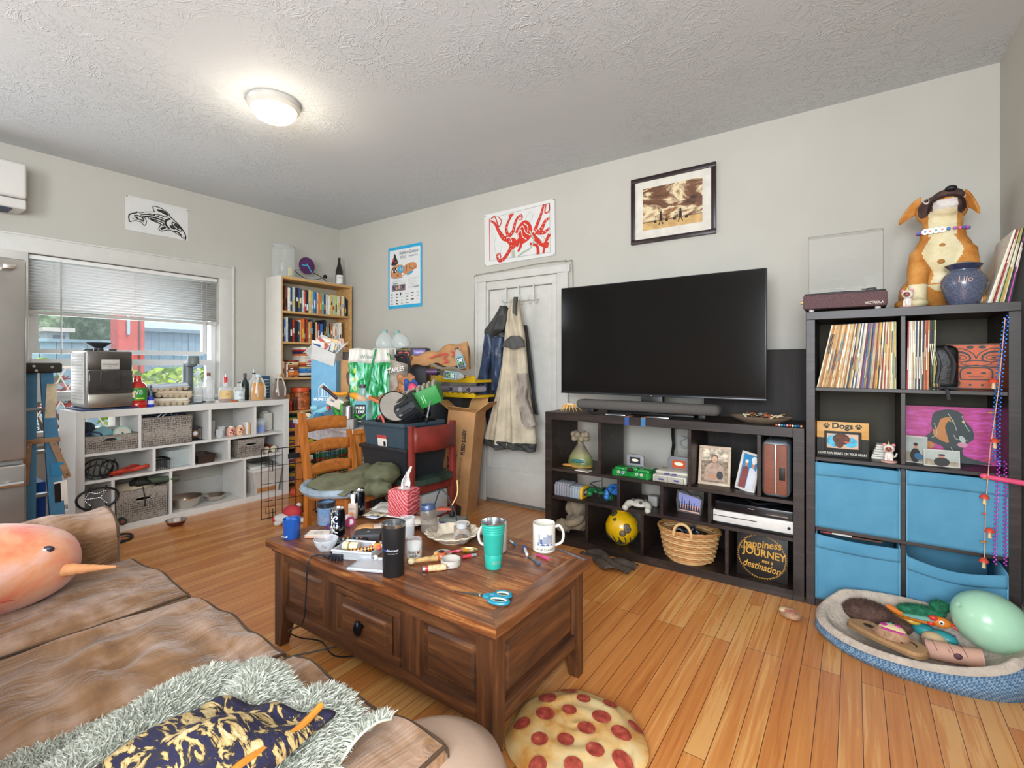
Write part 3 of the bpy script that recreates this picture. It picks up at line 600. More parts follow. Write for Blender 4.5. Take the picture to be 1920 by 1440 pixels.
b.mat(P('1b1b1d',.6)); b.cyl((0,0,.10),(0,0,.135),.12,.13,20)
solo(b,'coiled_cables','black and grey cables and headphones coiled inside the wicker basket','cables',(3.985,-.43,Z3),kind='stuff')
# saying sign
sg = thing('sign','square black sign with gold lettering about happiness in the bottom right cell','sign',(4.385,-.50,Z3),rot=(-.04,0,-.04))
b = B(P('1c1815',.5)); b.box(-.125,.125,0,.02,0,.235,.002); b.obj('panel',sg)
GOLD = P('c8963e',.45,var=.1,sc=60)
b = B(GOLD); b.frame((0,-.0005,.1175),(1,0,0),(0,0,1))
b.text('happiness',.056,0,.064,rot=.1,shear=.2,sx=.86,bold=.001); b.text('is a',.024,-.088,.034,rot=.1,shear=.2); b.text('JOURNEY',.054,.012,.017,rot=-.04,sx=.9,bold=.0012); b.text('not a',.026,.028,-.022,rot=-.05,shear=.2,bold=.0008); b.text('destination',.052,0,-.055,rot=-.08,shear=.2,sx=.8,bold=.0008)
b.line([(.114*math.cos(2*PI*i/64),.112*math.sin(2*PI*i/64)) for i in range(64)],.0015,closed=True)
for i in range(60): a = 2*PI*i/60; b.line([(.114*math.cos(a),.112*math.sin(a)),(.1215*math.cos(a+.06),.1195*math.sin(a+.06))],.0022)
b.obj('lettering',sg)
# wall cable below the television
b = B(BLACK); b.tube(sp([(3.80,-.18,.83),(3.79,-.10,.80),(3.785,-.08,.72),(3.79,-.08,.66),(3.80,-.14,.60),(3.83,-.2,.52)],5),.011,8); b.box(3.78,3.835,-.10,-.06,.77,.81,.004)
solo(b,'cable_bundle','thick black television cables hanging behind the middle cell','cable')
b = B(P('c9c6c0',.5)); b.tube(sp([(3.25,-.05,.5),(3.24,-.05,.3),(3.28,-.06,.12),(3.33,-.05,.02)],5),.006,6); solo(b,'wall_cable','pale cable running down the wall behind the carved stone','cable')
b = B(P('b9bcc0',.4)); b.tube(sp([(3.83,-.06,.72),(3.88,-.06,.70),(3.89,-.06,.66),(3.84,-.06,.645),(3.82,-.06,.68),(3.87,-.06,.715)],5),.004,6); solo(b,'white_cable_loop','small white cable loop beside the black cable bundle','cable')
# crumpled bag on the floor
b = B(P('4a4038',.7,var=.2,bmp=.4)); r2 = random.Random(4)
b.grid(lambda u,v: (-.15+.36*u,-.08+.15*v+.02*math.sin(7*u),.012+.04*abs(math.sin(5*u+4*v))*(1-abs(2*u-1))+.012*math.sin(13*v+9*u)),22,12)
solo(b,'crumpled_bag','flattened dark grey-brown bag on the floor against the dark shelf','bag',(3.53,-.68,.0),-.12,solid=.004)
# ================================================================== tall cube shelf contents
def zc(i): return KZ[i]+(.009 if i else 0)
PAL = ['cdbb97','e2d8c3','b08a4c','d7a13a','3a3f4a','c9c4b8','7a2f2a','2d3c55','b9a477','a86a34','e8e2d2','58636b','8f9a4a','1f1f22','c58a3f','d4c59e','6b4a7d','4c7f86','a33a3a','e0b040']
CN = dict(zip(PAL,['tan','cream','ochre','gold','charcoal','pale grey','maroon','navy','khaki','rust','white','slate','olive','black','amber','beige','purple','teal','red','yellow']))
def record(x,y,z,lean,th,c,label,group,hgt=.314,dep=.31,rz=0,stripe=None):
    b = B(P(c,.55,var=.1,sc=30)); b.box(-th/2,th/2,0,dep,0,hgt)
    b.mat(P(stripe or 'efe6d0',.6)); q = (int(x*9973) % 7)*.02; b.box(-th*.32,th*.32,-.0004,0,.05+q,.15+q)
    o = solo(b,'vinyl_record',label,'record',(x,y,z),rot=(0,lean,rz),group=group); return o
r3 = random.Random(21); n = 50; z0 = zc(3)
x = KX+.046
for i in range(n):
    t = i/(n-1); th = .0046+.0018*r3.random(); lean = .20*(1-t)**.8; c = PAL[r3.choice([0,1,2,3,8,15,14,10,4,5,6,7,9,11,13,16,17,18,12,0,1,2,8])]
    if t < .35: c = PAL[r3.choice([0,8,2,15,10,9,1,14])]
    record(x+th/2,KY+.012+.012*r3.random(),z0,lean,th,c,'%s from left in the long leaning row of record sleeves, %s spine' % (nth(i),CN[c]),'records in the top left cube',stripe=PAL[r3.randrange(20)])
    x += th+.0007+.0003*(1-t)
x = KX+.398
for i,c in enumerate(['a33a3a','e8e2d2','e8e2d2','b9a477','c9c4b8','2d3c55','e2d8c3','1f1f22','c9c4b8','3a3f4a','a86a34','b33c44','c58a3f','1f1f22','1f1f22','8f9a4a']):
    c = c if c in CN else 'a33a3a'; th = .0052 if i != 13 else .009
    record(x+th/2,KY+.015+.01*r3.random(),z0,.015,th,c,'%s from left of the upright record sleeves beside the black bag, %s spine' % (nth(i),CN[c]),'records in the top right cube')
    x += th+.0008
for i,(h,c) in enumerate(((.19,'1f1f22'),(.185,'a86a34'),(.18,'1f1f22'))):
    record(x+.004,KY+.02,z0,-.10,.005,c,'%s from left of the short %s singles leaning between records and bag' % (nth(i),CN[c]),'short singles',h,.18); x += .007
bg = thing('zip_bag','black leather zip bag between the records and the painted box','bag',(KX+.532,KY+.12,z0))
b = B(P('1b1a1b',.45,var=.2,bmp=.3)); b.box(-.055,.05,-.09,.1,0,.20,.03,4); b.box(-.06,-.03,-.1,.1,.006,.19,.014,3); b.obj('body',bg)
b = B(P('3a3a3c',.3)); b.tube([(-.05,-.098,.01),(.045,-.098,.008)],.006,6); b.tube([(.0,-.1,.01),(.004,-.128,-.0),(.01,-.13,-.04)],[.006,.006,.008],6); b.obj('zip',bg)
b = B(P('2b2a2c',.5)); b.tube(sp([(-.04,-.09,.195),(-.02,-.1,.12),(-.03,-.1,.03)],4),.008,6); b.tube(sp([(.0,-.09,.195),(.03,-.1,.12),(.02,-.1,.03)],4),.008,6); b.obj('fold',bg)
# carved and painted box with a formline face
bo = thing('painted_box','orange wooden box painted with a black formline face in the upper right cube','box',(KX+.655,KY+.16,z0),rot=(0,0,-.14))
b = B(P('7a3f1d',.6)); b.box(-.105,.105,0,.10,0,.21,.002); b.obj('body',bo)
b = B(P('cf5a22',.5,var=.12,sc=30)); b.frame((0,-.0005,.105),(1,0,0),(0,0,1)); rect(b,0,0,.1,.1); BK = P('1d2420',.5)
b.mat(BK)
for s_ in (-1,1):
    b.oval(s_*.055,.045,.04,.026,.0004,rot=s_*.25); b.mat(P('cf5a22',.5,var=.12,sc=30)); b.oval(s_*.055,.043,.033,.019,.0008,rot=s_*.25); b.mat(BK)
    b.line([(s_*(.055+.022*math.cos(2*PI*i/20)),.041+.010*math.sin(2*PI*i/20)) for i in range(20)],.003,.001,True); b.oval(s_*.058,.041,.008,.004,.0012)
    b.line(sp([(s_*.1,.075),(s_*.05,.082),(s_*.012,.06),(0,.035)],5),.004,.001); b.line(sp([(s_*.1,.0),(s_*.05,-.003),(s_*.03,.0),(0,.006)],5),.005,.001)
    b.line([(s_*(.075+.02*math.cos(2*PI*i/20)),-.078+.018*math.sin(2*PI*i/20)) for i in range(20)],.005,.001,True); b.line([(s_*(.078+.009*math.cos(2*PI*i/16)),-.08+.008*math.sin(2*PI*i/16)) for i in range(16)],.003,.001,True)
    b.oval(s_*.02,-.084,.005,.005,.001); b.oval(s_*.024,-.03,.009,.005,.001); b.oval(s_*.02,.088,.013,.007,.0009)
b.line(sp([(-.052,-.06),(-.052,-.02),(-.03,-.006),(.03,-.006),(.052,-.02),(.052,-.06)],5),.006,.001); b.line([(-.052,-.06),(.052,-.06)],.005,.001); b.line([(-.025,-.047),(.025,-.047)],.003,.001)
b.line([(.05*math.cos(2*PI*i/24),.015+.012*math.sin(2*PI*i/24)) for i in range(24)],.004,.001,True)
b.line([(-.1,-.1),(.1,-.1),(.1,.1),(-.1,.1)],.006,.001,True)
b.obj('painted_face',bo)
# dogs frame
z0 = zc(2)
dg = thing('picture_frame','wood and black sign frame reading Dogs above a small puppy photo','picture frame',(KX+.152,KY+.06,z0),rot=(-.06,0,.05))
b = B(wood('honey_wood','b9803c','cf9a52','ddb06c',.5,0,1)); b.box(-.108,.108,0,.016,.092,.175,.002); b.obj('upper_board',dg)
b = B(P('262420',.6)); b.box(-.108,.108,-.001,.017,0,.094,.002); b.box(-.076,.078,-.006,0,.03,.128,.002); b.obj('lower_board',dg)
b = B(P('d8d4c8',.6)); b.frame((0,-.0008,.0),(1,0,0),(0,0,1)); b.text('LEAVE PAW PRINTS ON YOUR HEART',.0165,0,.017,.0015,sx=.72,bold=.0003); b.mat(P('1c2a22',.6)); b.text('Dogs',.04,0,.154,.0015,sx=1.05,bold=.0012)
for s_ in (-1,1):
    cx = s_*.066; b.oval(cx,.148,.0085,.007,.001); [b.oval(cx+.012*math.cos(a),.15+.012*math.sin(a),.0035,.0045,.001) for a in (.5,1.2,1.95,2.65)]
b.obj('lettering',dg)
b = B(P('c5a58c',.5)); b.frame((0,-.0065,.08),(1,0,0),(0,0,1)); rect(b,0,0,.065,.036); b.mat(P('4aa6c4',.6,var=.3,sc=40)); b.oval(-.035,.0,.03,.03,.0003); b.oval(.035,-.005,.028,.024,.0003); b.mat(P('5a3a2c',.7,var=.3,sc=60)); b.oval(-.005,.01,.036,.028,.0006); b.oval(-.012,-.012,.018,.022,.0008); b.mat(P('c9463f',.5)); b.oval(.018,-.004,.012,.004,.001); b.obj('photograph',dg)
b = B(PAPER); [b.box(-.04+.004*i,.03-.003*i,-.05,.03,.012*i,.012*i+.010) for i in range(6)]
solo(b,'card_stack','stack of pale cards and small boxes right of the Dogs frame','cards',(KX+.31,KY+.16,z0))
def puppy(loc,label,sc=1,rz=0):
    t = thing('puppy_figurine',label,'figurine',loc,rz); Wt = P('e9ddd3',.35); Pk = P('e28a92',.4); Br = P('9b5a44',.4)
    q = lambda *a: tuple(x*sc for x in a)
    b = B(P('d9a9a0',.4)); b.lathe([(q(.032)[0],0),(q(.034)[0],q(.006)[0]),(q(.03)[0],q(.008)[0])],20); b.obj('base',t)
    b = B(Wt); b.ball(q(0,.004,.03),q(.02,.018,.026)); [b.tube([q(x,-.014,.035),q(x,-.018,.01)],.006*sc,8) for x in (-.011,.011)]; b.tube([q(.012,.012,.02),q(.026,.016,.03),q(.03,.01,.045)],.004*sc,6); b.obj('body',t)
    b = B(Wt); b.ball(q(0,-.006,.068),q(.024,.02,.022)); b.mat(Br); b.ball(q(0,-.019,.067),q(.015,.008,.014)); b.mat(BLACK); [b.ball(q(x,-.027,.070),.0028*sc,8,6) for x in (-.006,.006)]; b.ball(q(0,-.028,.063),.0025*sc,8,6); b.obj('head',t)
    b = B(Pk); [b.ball(q(x,-.002,.086),q(.008,.004,.008),8,6) for x in (-.018,.018)]; b.mat(P('e8c85a',.4)); b.cyl(q(0,-.004,.086),q(0,-.006,.106),.004*sc,.0004*sc,8); b.obj('headband',t)
    return t
puppy((KX+.335,KY+.045,z0),'small white puppy figurine with a unicorn horn beside the Dogs frame',.95,-.1)
# pink dog painting
pp = thing('dog_painting','magenta canvas painted with a black and tan dog head looking up','painting',(KX+.565,KY+.20,z0),rot=(-.09,0,.0))
b = B(P('b01c86',.6)); b.box(-.165,.165,0,.018,0,.262,.002); b.obj('canvas',pp)
def mag():
    m,n,l,bb = nodes('magenta_brushwork'); l.new(ramp(n,l,noise(n,l,coords(n,l,(5,5,22)),3,4,.6,1),[(.3,'9a1250'),(.5,'b8247f'),(.7,'d14bb8')]),bb.inputs['Base Color']); bb.inputs['Roughness'].default_value = .5; return m
b = B(mag()); b.frame((0,-.0006,.131),(1,0,0),(0,0,1)); rect(b,0,0,.164,.13)
DK = P('23302f',.5); b.mat(DK)
b.poly(sp([(-.06,.05),(-.05,.10),(.0,.118),(.045,.105),(.06,.07),(.085,.03),(.09,-.01),(.075,-.03),(.06,-.045),(.05,-.075),(.065,-.10),(.15,-.125),(.05,-.13),(-.01,-.12),(-.02,-.06),(-.09,-.03),(-.06,.01)],5,True),.0004)
b.mat(P('c27a34',.5)); b.poly(sp([(-.05,.04),(-.02,.075),(.01,.08),(-.01,.04),(-.005,.0),(.0,-.04),(-.05,-.01)],4,True),.0008); b.oval(-.08,-.055,.03,.02,.0006)
b.mat(DK); b.poly(sp([(-.04,.10),(-.02,.10),(-.03,.06),(-.045,.02),(-.06,.04)],4,True),.0011)
b.mat(P('c9859a',.5)); b.oval(.05,-.045,.018,.012,.001); b.mat(P('a9b3ab',.5)); b.oval(.05,-.02,.01,.018,.0011,rot=.4); [b.line(sp(q,4),.0025,.0012) for q in ([(.0,.1),(.02,.06),(.03,.02)],[(.05,.09),(.06,.05),(.075,.02)],[(.01,-.06),(.02,-.09),(.04,-.11)],[(-.05,.05),(-.04,.0),(-.06,-.02)],[(.02,.0),(.03,-.02),(.07,-.02)])]
b.mat(P('d6a648',.4)); b.oval(.012,.065,.009,.005,.0013); b.oval(.055,.062,.006,.005,.0013); b.mat(BLACK); b.oval(.012,.065,.004,.004,.0015)
b.obj('painted_dog',pp)
for i,(dx,w,h,lab,rz,dy) in enumerate(((.435,.085,.125,'portrait print of a person seated on snow, leaning at the left of the pink painting',-.3,.10),(.525,.125,.075,'wide print of a person in a dark coat in front of the pink painting',.04,.055))):
    t = thing('photo_print',lab,'photo',(KX+dx,KY+dy,z0),rot=(-.12,0,rz))
    b = B(P('c9c6bd',.5)); b.box(-w/2,w/2,0,.002,0,h); b.obj('print',t)
    b = B(P('a9b0a8',.6,var=.1)); b.frame((0,-.0004,0),(1,0,0),(0,0,1)); rect(b,0,h*.55,w*.48,h*.4)
    b.mat(P('9a8d78',.6,var=.2,sc=60)); b.poly([(-w*.48,.004),(w*.48,.004),(w*.48,h*.3),(-w*.48,h*.42)],.0003)
    b.mat(P('2f2b2a',.6)); b.oval(0,h*.28,w*.22,h*.27,.0006); b.mat(P('b9806c',.6)); b.oval(0,h*.62,w*.09,h*.1,.0009); b.mat(P('3a2a26',.6)); b.oval(0,h*.69,w*.1,h*.06,.0011)
    if i == 0: b.mat(P('3a6a8a',.6)); b.oval(w*.15,h*.25,w*.2,h*.12,.0011,rot=-.6)
    b.obj('picture',t)
# four fabric bins
def felt():
    m,n,l,bb = nodes('blue_felt'); v = coords(n,l)
    l.new(ramp(n,l,noise(n,l,v,5,4),[(.3,'4a87a6'),(.7,'5b97b4')]),bb.inputs['Base Color']); bb.inputs['Roughness'].default_value = .9; bump(n,l,bb,noise(n,l,v,260,3),.3,.002)
    w = n.new('ShaderNodeTexWave'); return m
FELT = felt()
def bin_(label,i,j,push,tilt,h=.325,sag=.0):
    x0 = KX+.04+j*.354+.004; w = .328; z0 = zc(i)+.001
    t = thing('fabric_bin',label,'storage bin',(x0+w/2,KY-push,z0),rot=(tilt,0,0),group='blue fabric bins')
    H = lambda u: h-sag*math.sin(PI*u)-.006*u
    def front(u,v):
        z = v*H(u); return (-w/2+w*u,-.004*math.sin(PI*v)-.006*math.sin(PI*u)*v+.0035*math.sin(9*u+7*v)*max(0,v-.6),z)
    b = B(FELT); b.grid(front,24,22)
    b.grid(lambda u,v: (-w/2,.37*u,v*h),2,2,False); b.grid(lambda u,v: (w/2,.37*u,v*h),2,2,False); b.grid(lambda u,v: (-w/2+w*u,.37,v*h),2,2,False); b.grid(lambda u,v: (-w/2+w*u,.37*v,.002),2,2,False)
    b.obj('fabric_body',t,solid=.004)
    b = B(FELT); b.grid(lambda u,v: (lambda q: (q[0],q[1]-.004-.003*math.sin(PI*v),q[2]))(front(u,.80+.2*v+.012*math.sin(3*u))),24,6); b.obj('front_hem',t,solid=.003)
    b = B(P('62a6c4',.8)); b.tube([(-w/2,-.004,.004),(-w/2,-.004,h)],.003,6); b.tube([(w/2,-.004,.004),(w/2,-.004,h-.006)],.003,6); b.obj('piping',t)
bin_('upper left of the four blue fabric bins in the cube shelf',1,0,.0,0,.322)
bin_('upper right of the four blue fabric bins, behind the hanging beads',1,1,.004,.0,.325)
bin_('lower left of the four blue fabric bins, with papers showing at its top',0,0,.004,0,.322,.01)
bin_('lower right of the four blue fabric bins, sagging open behind the balloon',0,1,.008,.0,.29,.03)
b = B(PAPER); b.box(-.08,.0,-.03,.1,0,.008); b.mat(P('a84a52',.6)); b.box(-.13,-.06,-.03,.1,.0,.006); b.mat(P('5c3a2a',.5)); b.box(-.01,.12,-.03,.1,-.004,.004)
solo(b,'papers','papers and booklets poking out of the lower left blue bin','papers',(KX+.19,KY+.06,KZ[0]+.322))
# ------------------------------------------------------------------ on top of the cube shelf
KT = 1.47
tt = thing('record_player','brown fabric-fronted record player with a clear lid raised','record player',(KX+.163,KY+.19,KT))
b = B(P('5f4648',.85,var=.35,sc=260)); b.box(-.175,.165,-.185,.16,.014,.085,.008,3); b.obj('cabinet',tt)
b = B(P('241a1c',.5)); b.box(-.17,.16,-.18,.155,.083,.092,.003); b.obj('deck',tt)
b = B(P('151416',.3)); b.cyl((-.03,0,.092),(-.03,0,.1),.135,n=40); b.obj('platter',tt)
b = B(P('2a2426',.4)); b.box(.085,.125,-.15,-.11,.09,.106,.004); b.obj('tonearm_rest',tt)
b = B(CHROME); b.tube([(.12,.1,.11),(.12,-.05,.112),(.07,-.09,.108)],.004,6); b.obj('tonearm',tt)
b = B(P('cbbfae',.5)); b.frame((0,-.1862,.03),(1,0,0),(0,0,1)); b.text('VICTROLA',.016,.115,.0,sx=.95,bold=.0004); b.obj('lettering',tt)
b = B(P('b9935a',.3,.8)); b.cyl((-.175,-.12,.055),(-.19,-.12,.055),.008,n=12); b.obj('volume_knob',tt)
for x_ in (-.14,.13):
    for y_ in (-.15,.12): b = B(P('cfcac4',.4)); b.cyl((x_,y_,0),(x_,y_,.016),.012,n=12); b.obj('foot',tt)
b = B(glass('f3f3f0',.02,.02)); H_ = .345
b.box(-.17,.16,.150,.153,.092,.092+H_); b.box(-.17,.16,.09,.15,.092+H_-.003,.092+H_); b.box(-.17,-.167,.09,.15,.092,.092+H_); b.box(.157,.16,.09,.15,.092,.092+H_); b.obj('lid',tt)
b = B(P('8e8d8a',.3)); b.tube([(-.17,.09,.1),(-.17,.09,.092+H_),(.16,.09,.092+H_),(.16,.09,.1)],.0016,4); b.obj('lid_edge',tt)
b = B(P('c9c7c2',.4)); b.tube([(-.03+.12*math.cos(a/12*PI+.2),.149,.20+.13*math.sin(a/12*PI+.2)) for a in range(11)],.0008,4); b.tube([(-.05+.05*math.cos(a/12*PI),.149,.175+.028*math.sin(a/12*PI)) for a in range(25)],.0012,4); b.obj('lid_print',tt)
puppy((KX+.405,KY+.07,KT),'tiny pink and white puppy figurine left of the stuffed dog',.95,-.2)
b = B(P('c9b9a6',.5)); b.box(-.038,.038,0,.006,0,.085,.001); b.mat(P('6a4a3a',.6)); b.frame((0,.0,.0425),(-1,0,0),(0,0,1)); 
solo(b,'photo_block','small photo block leaning sideways against the stuffed dog','photo',(KX+.455,KY+.10,KT),rot=(-.35,0,.9))
# stuffed boxer dog, one body with fur colours
def fur(name,c1,c2,c3):
    m,n,l,bb = nodes(name); v = coords(n,l); l.new(ramp(n,l,noise(n,l,v,14,4),[(.3,c1),(.5,c2),(.72,c3)]),bb.inputs['Base Color']); bb.inputs['Roughness'].default_value = .85; bump(n,l,bb,noise(n,l,v,160,3),.5,.004); return m
TAN = fur('tan_plush','a8641f','c27f35','d39a52'); CRM = fur('cream_plush','cdbd8f','dccfa6','e8dfc0'); MUZ = fur('dark_plush','2c1f1d','47302c','6a4a45'); GRY = fur('pale_grey_plush','b9b0a8','cdc6bf','d9d4ce')
sd = thing('stuffed_dog','life-size plush boxer dog sitting on the cube shelf, head raised','stuffed toy',(KX+.548,KY+.235,KT),rot=(0,0,-.12))
def blend(b,parts,name,parent,vox=.009):
    """merge overlapping lumps into one continuous skin, keeping each lump's own fur colour"""
    o = b.obj(name,parent); md = o.modifiers.new('r','REMESH'); md.mode = 'VOXEL'; md.voxel_size = vox; md.use_smooth_shade = True
    s_ = o.modifiers.new('s','SMOOTH'); s_.factor = .7; s_.iterations = 6; return o
def skin(b,name,parent,pick,mats,vox=.008):
    o = b.obj(name+'_src'); md = o.modifiers.new('r','REMESH'); md.mode = 'VOXEL'; md.voxel_size = vox; md.use_smooth_shade = True
    s_ = o.modifiers.new('s','SMOOTH'); s_.factor = .6; s_.iterations = 6
    dg_ = bpy.context.evaluated_depsgraph_get(); me = bpy.data.meshes.new_from_object(o.evaluated_get(dg_)); bpy.data.objects.remove(o)
    me.materials.clear(); [me.materials.append(m) for m in mats]
    for p in me.polygons: p.material_index = pick(p.center); p.use_smooth = True
    n_ = bpy.data.objects.new(name,me); S.collection.objects.link(n_); n_.parent = parent; return n_
b = B(TAN)
b.ball((0,.03,.13),(.14,.125,.14),24,16); b.ball((0,-.02,.25),(.115,.095,.13),24,16); b.ball((0,-.03,.34),(.085,.075,.09),20,14)
b.ball((0,-.025,.41),(.075,.068,.07),20,14)
b.ball((-.005,-.01,.475),(.098,.085,.075),24,16)
b.tube([(.0,-.03,.468),(.014,-.08,.492),(.022,-.112,.508)],[.072,.066,.05],14)
b.ball((.024,-.112,.512),(.055,.034,.034),16,10)
for s_ in (-1,1):
    b.tube(sp([(s_*.07,-.04,.26),(s_*.088,-.09,.18),(s_*.088,-.115,.09),(s_*.088,-.12,.035)],4),[.056,.052,.048,.045,.043,.041,.039,.037,.036,.035,.034,.034,.034],14)
    b.ball((s_*.088,-.14,.024),(.042,.055,.024),16,10)
    b.ball((s_*.12,.03,.075),(.05,.09,.075),18,12); b.ball((s_*.14,-.07,.026),(.04,.06,.025),14,10)
def pick(c):
    if c.z < .115 and c.y < -.085 and abs(c.x) < .135: return 1
    if .34 < c.z < .455 and c.y < -.05 and abs(c.x) < .05: return 1
    if .12 < c.z <= .34 and c.y < -.06 and abs(c.x) < .052+.02*math.sin(c.z*30) : return 1
    if c.z > .43 and c.y < -.045 and c.z < .505-(c.y+.05)*.0-.01 and abs(c.x-.01) < .044: return 3
    if c.z > .44 and c.y < -.045 and (-.10 < c.x-.01 < -.018 or .1 > c.x-.01 > .03) : return 2
    if c.z > .5 and c.y < -.12: return 2
    if c.z > .5 and abs(c.x-.015) < .018: return 1
    return 0
skin(b,'body',sd,pick,[TAN,CRM,MUZ,GRY],.0055)
for s_ in (-1,1):
    b = B(TAN)
    b.grid(lambda u,v,s_=s_: (s_*(.078+(.085 if s_ < 0 else .05)*v),.0-.02*v-.03*(u-.5)*(1-v*.6),.520-.03*v-.055*v*v+(.075*(1-.85*v*v))*(u-.5)),7,9)
    b.obj('ear',sd,solid=.012,sub=1)
b = B(BLACK); b.ball((.030,-.152,.535),(.022,.014,.013),14,10); b.obj('nose',sd)
b = B(P('2a1512',.5)); b.tube(sp([(-.052,-.085,.452),(-.035,-.128,.492),(.022,-.150,.506),(.068,-.126,.49),(.078,-.085,.452)],5),.0055,8); b.obj('mouth',sd)
for s_ in (-1,1):
    b = B(P('e9e2da',.3)); b.ball((s_*.062+.006,-.083,.508),.0125,12,8); b.mat(P('3a1c10',.2)); b.ball((s_*.063+.006,-.092,.510),.0085,10,8); b.obj('eye',sd)
b = B(P('a8743a',.8))
for q in ((.0,-.106,.29,.012),(-.028,-.094,.26,.014),(.022,-.098,.25,.010),(-.004,-.108,.215,.015),(-.035,-.086,.31,.007),(.03,-.09,.20,.008)): b.ball(q[:3],(q[3],.008,q[3]*.8),12,8)
b.obj('chest_spot',sd)
co = thing('bead_necklace','necklace of round letter discs and coloured beads on the stuffed dog','necklace',(KX+.548,KY+.235,KT+.375),rot=(.12,0,-.12))
for i in range(26):
    a = 2*PI*i/26-PI/2; big = i in (24,25,0,23)
    c = ('f0ece4','d94f8a','3f7fd0','a95fc0','e56aa0','4a5fc8')[0 if big else 1+i % 5]
    b = B(P(c,.3)); x_,y_ = .092*math.cos(a),-.028+.084*math.sin(a)
    if big: b.cyl((x_,y_-.002,0),(x_,y_-.009,.0),.0135,n=16); b.mat(P(('d96a2a','2a8a5a','c94a6a','3a62b0')[i % 4],.4)); b.cyl((x_,y_-.009,0),(x_,y_-.0098,0),.005,n=10)
    else: b.ball((x_,y_,0),.0075,10,7)
    b.obj('bead',co)
ur = thing('urn','speckled blue-grey lidded urn with the name Lilo, in front of the stuffed dog','urn',(KX+.60,KY+.075,KT))
UM = P('565c70',.25,var=.35,sc=240,coat=.4)
b = B(UM); b.lathe([(.048,0),(.052,.004),(.068,.05),(.079,.09),(.078,.115),(.06,.145),(.05,.155),(.05,.162)],36); b.obj('body',ur)
b = B(P('2c3350',.2,coat=.4)); b.lathe([(.05,.158),(.06,.17),(.066,.178),(.062,.182),(.05,.176)],36); b.obj('rim',ur)
b = B(P('8e8c80',.35)); b.lathe([(.05,.172),(.046,.184),(.03,.192),(0,.195)],28); b.obj('lid',ur)
b = B(P('c9a48c',.4))
cu_ = B(P('c9a48c',.4)); cu_.text('Lilo',.034,0,0,0,shear=.1)
for p_ in cu_.v: pass
b.add([(.0795*math.sin(p_.x/.079-.05),-.0795*math.cos(p_.x/.079-.05),.108+p_.y) for p_ in cu_.v],cu_.f); b.oval
b.obj('name',ur)
# tilted records on top
x = KX+.672
for i,c in enumerate(['e8e2d2','e8e2d2','cdbb97','a33a3a','e8e2d2','c9c4b8','8f9a4a','d7a13a','e2d8c3','1f1f22','c94fb0','1f1f22']):
    nm = CN.get(c,'magenta'); record(x,KY+.02+.01*(i % 3),KT,.26-.009*i,.0048,c,'%s from left of the tilted record sleeves on top of the cube shelf, %s' % (nth(i),nm),'records on top of the cube shelf'); x += .0063
for i in range(4):
    c = ('8e8a80','a39c90','77726a','b9b3a6')[i]
    record(KX+.655+i*.012,KY+.17,KT,.38,.0045,c,'%s of the grey sleeves tilted behind the front record row' % nth(i),'grey sleeves behind',dep=.2)
# hanging strings
def beads(name,label,x0,y,z0,z1,col,r,wob_,group=None,step=2.1,n_parts=True):
    t = thing(name,label,'beads',(x0,y,z0),group=group); b = B(P(col[0],.25,.4)); z = 0; i = 0
    while z0-z > z1:
        b.mat(P(col[i % len(col)],.25,.4)); b.ball((wob_*math.sin(z*3)+(.006 if i % 2 else 0),0,-z),r,8,6); z += r*step; i += 1
    b.obj('bead_string',t); return t
beads('bead_strand','shiny blue bead strand hanging at the right side of the cube shelf',KX+.715,KY-.014,1.40,.80,('2f7fd0','2a9fd8'),.0042,-.035)
beads('bead_strand','second blue and violet bead strand just left of the panel edge',KX+.722,KY-.022,1.41,.78,('3a4fc0','4a8fe0'),.0042,-.028)
beads('bead_strand','magenta bead strand hanging over the blue bins',KX+.694,KY-.024,.80,.36,('c03fc0','d86ad0'),.0042,-.012)
beads('bead_strand','second magenta bead strand of the pair over the blue bins',KX+.714,KY-.020,.80,.36,('a83fd0','d04fb0'),.0042,.0)
mo = thing('mushroom_garland','string of little red wooden mushrooms and beads hanging on the cube shelf','garland',(KX+.715,KY-.03,1.40))
b = B(P('d9a98a',.7)); b.tube([(0,0,0),(-.02,0,-.3),(-.045,0,-.55),(-.06,0,-.8),(-.063,0,-1.03)],.0018,5); b.obj('string',mo)
for k,z in enumerate((.27,.52,.76,.90,1.03)):
    x_ = -.02-.045*min(1,z/.8)+(.018 if k % 2 else 0)
    b = B(P('c9472f',.4)); b.lathe([(.017,0),(.014,.010),(.006,.017),(0,.019)],14,(x_,0,-z)); b.mat(P('dcb98a',.5)); b.cyl((x_,0,-z-.025),(x_,0,-z),.007,.005,10); b.obj('wooden_mushroom',mo)
for k,z in enumerate((.40,.60,.68,.83,.95)):
    x_ = -.02-.045*min(1,z/.8); b = B(P('d9503f' if k % 2 else 'b98a4a',.4)); b.lathe([(0,0),(.013 if k % 2 == 0 else .007,.003),(.013 if k % 2 == 0 else .007,.006),(0,.009)],12,(x_,0,-z)); b.obj('wooden_bead',mo)
b = B(P('d94f74',.35)); b.cyl((KX+.66,KY-.02,.73),(KX+.80,KY-.085,.725),.010,.012,12); b.ball((KX+.655,KY-.02,.732),(.018,.014,.012)); b.mat(P('8a2038',.4)); b.cyl((KX+.80,KY-.085,.725),(KX+.801,KY-.0855,.725),.004,n=8)
solo(b,'pink_toy','pink plastic whistle-like toy sticking out above the right blue bin','toy')
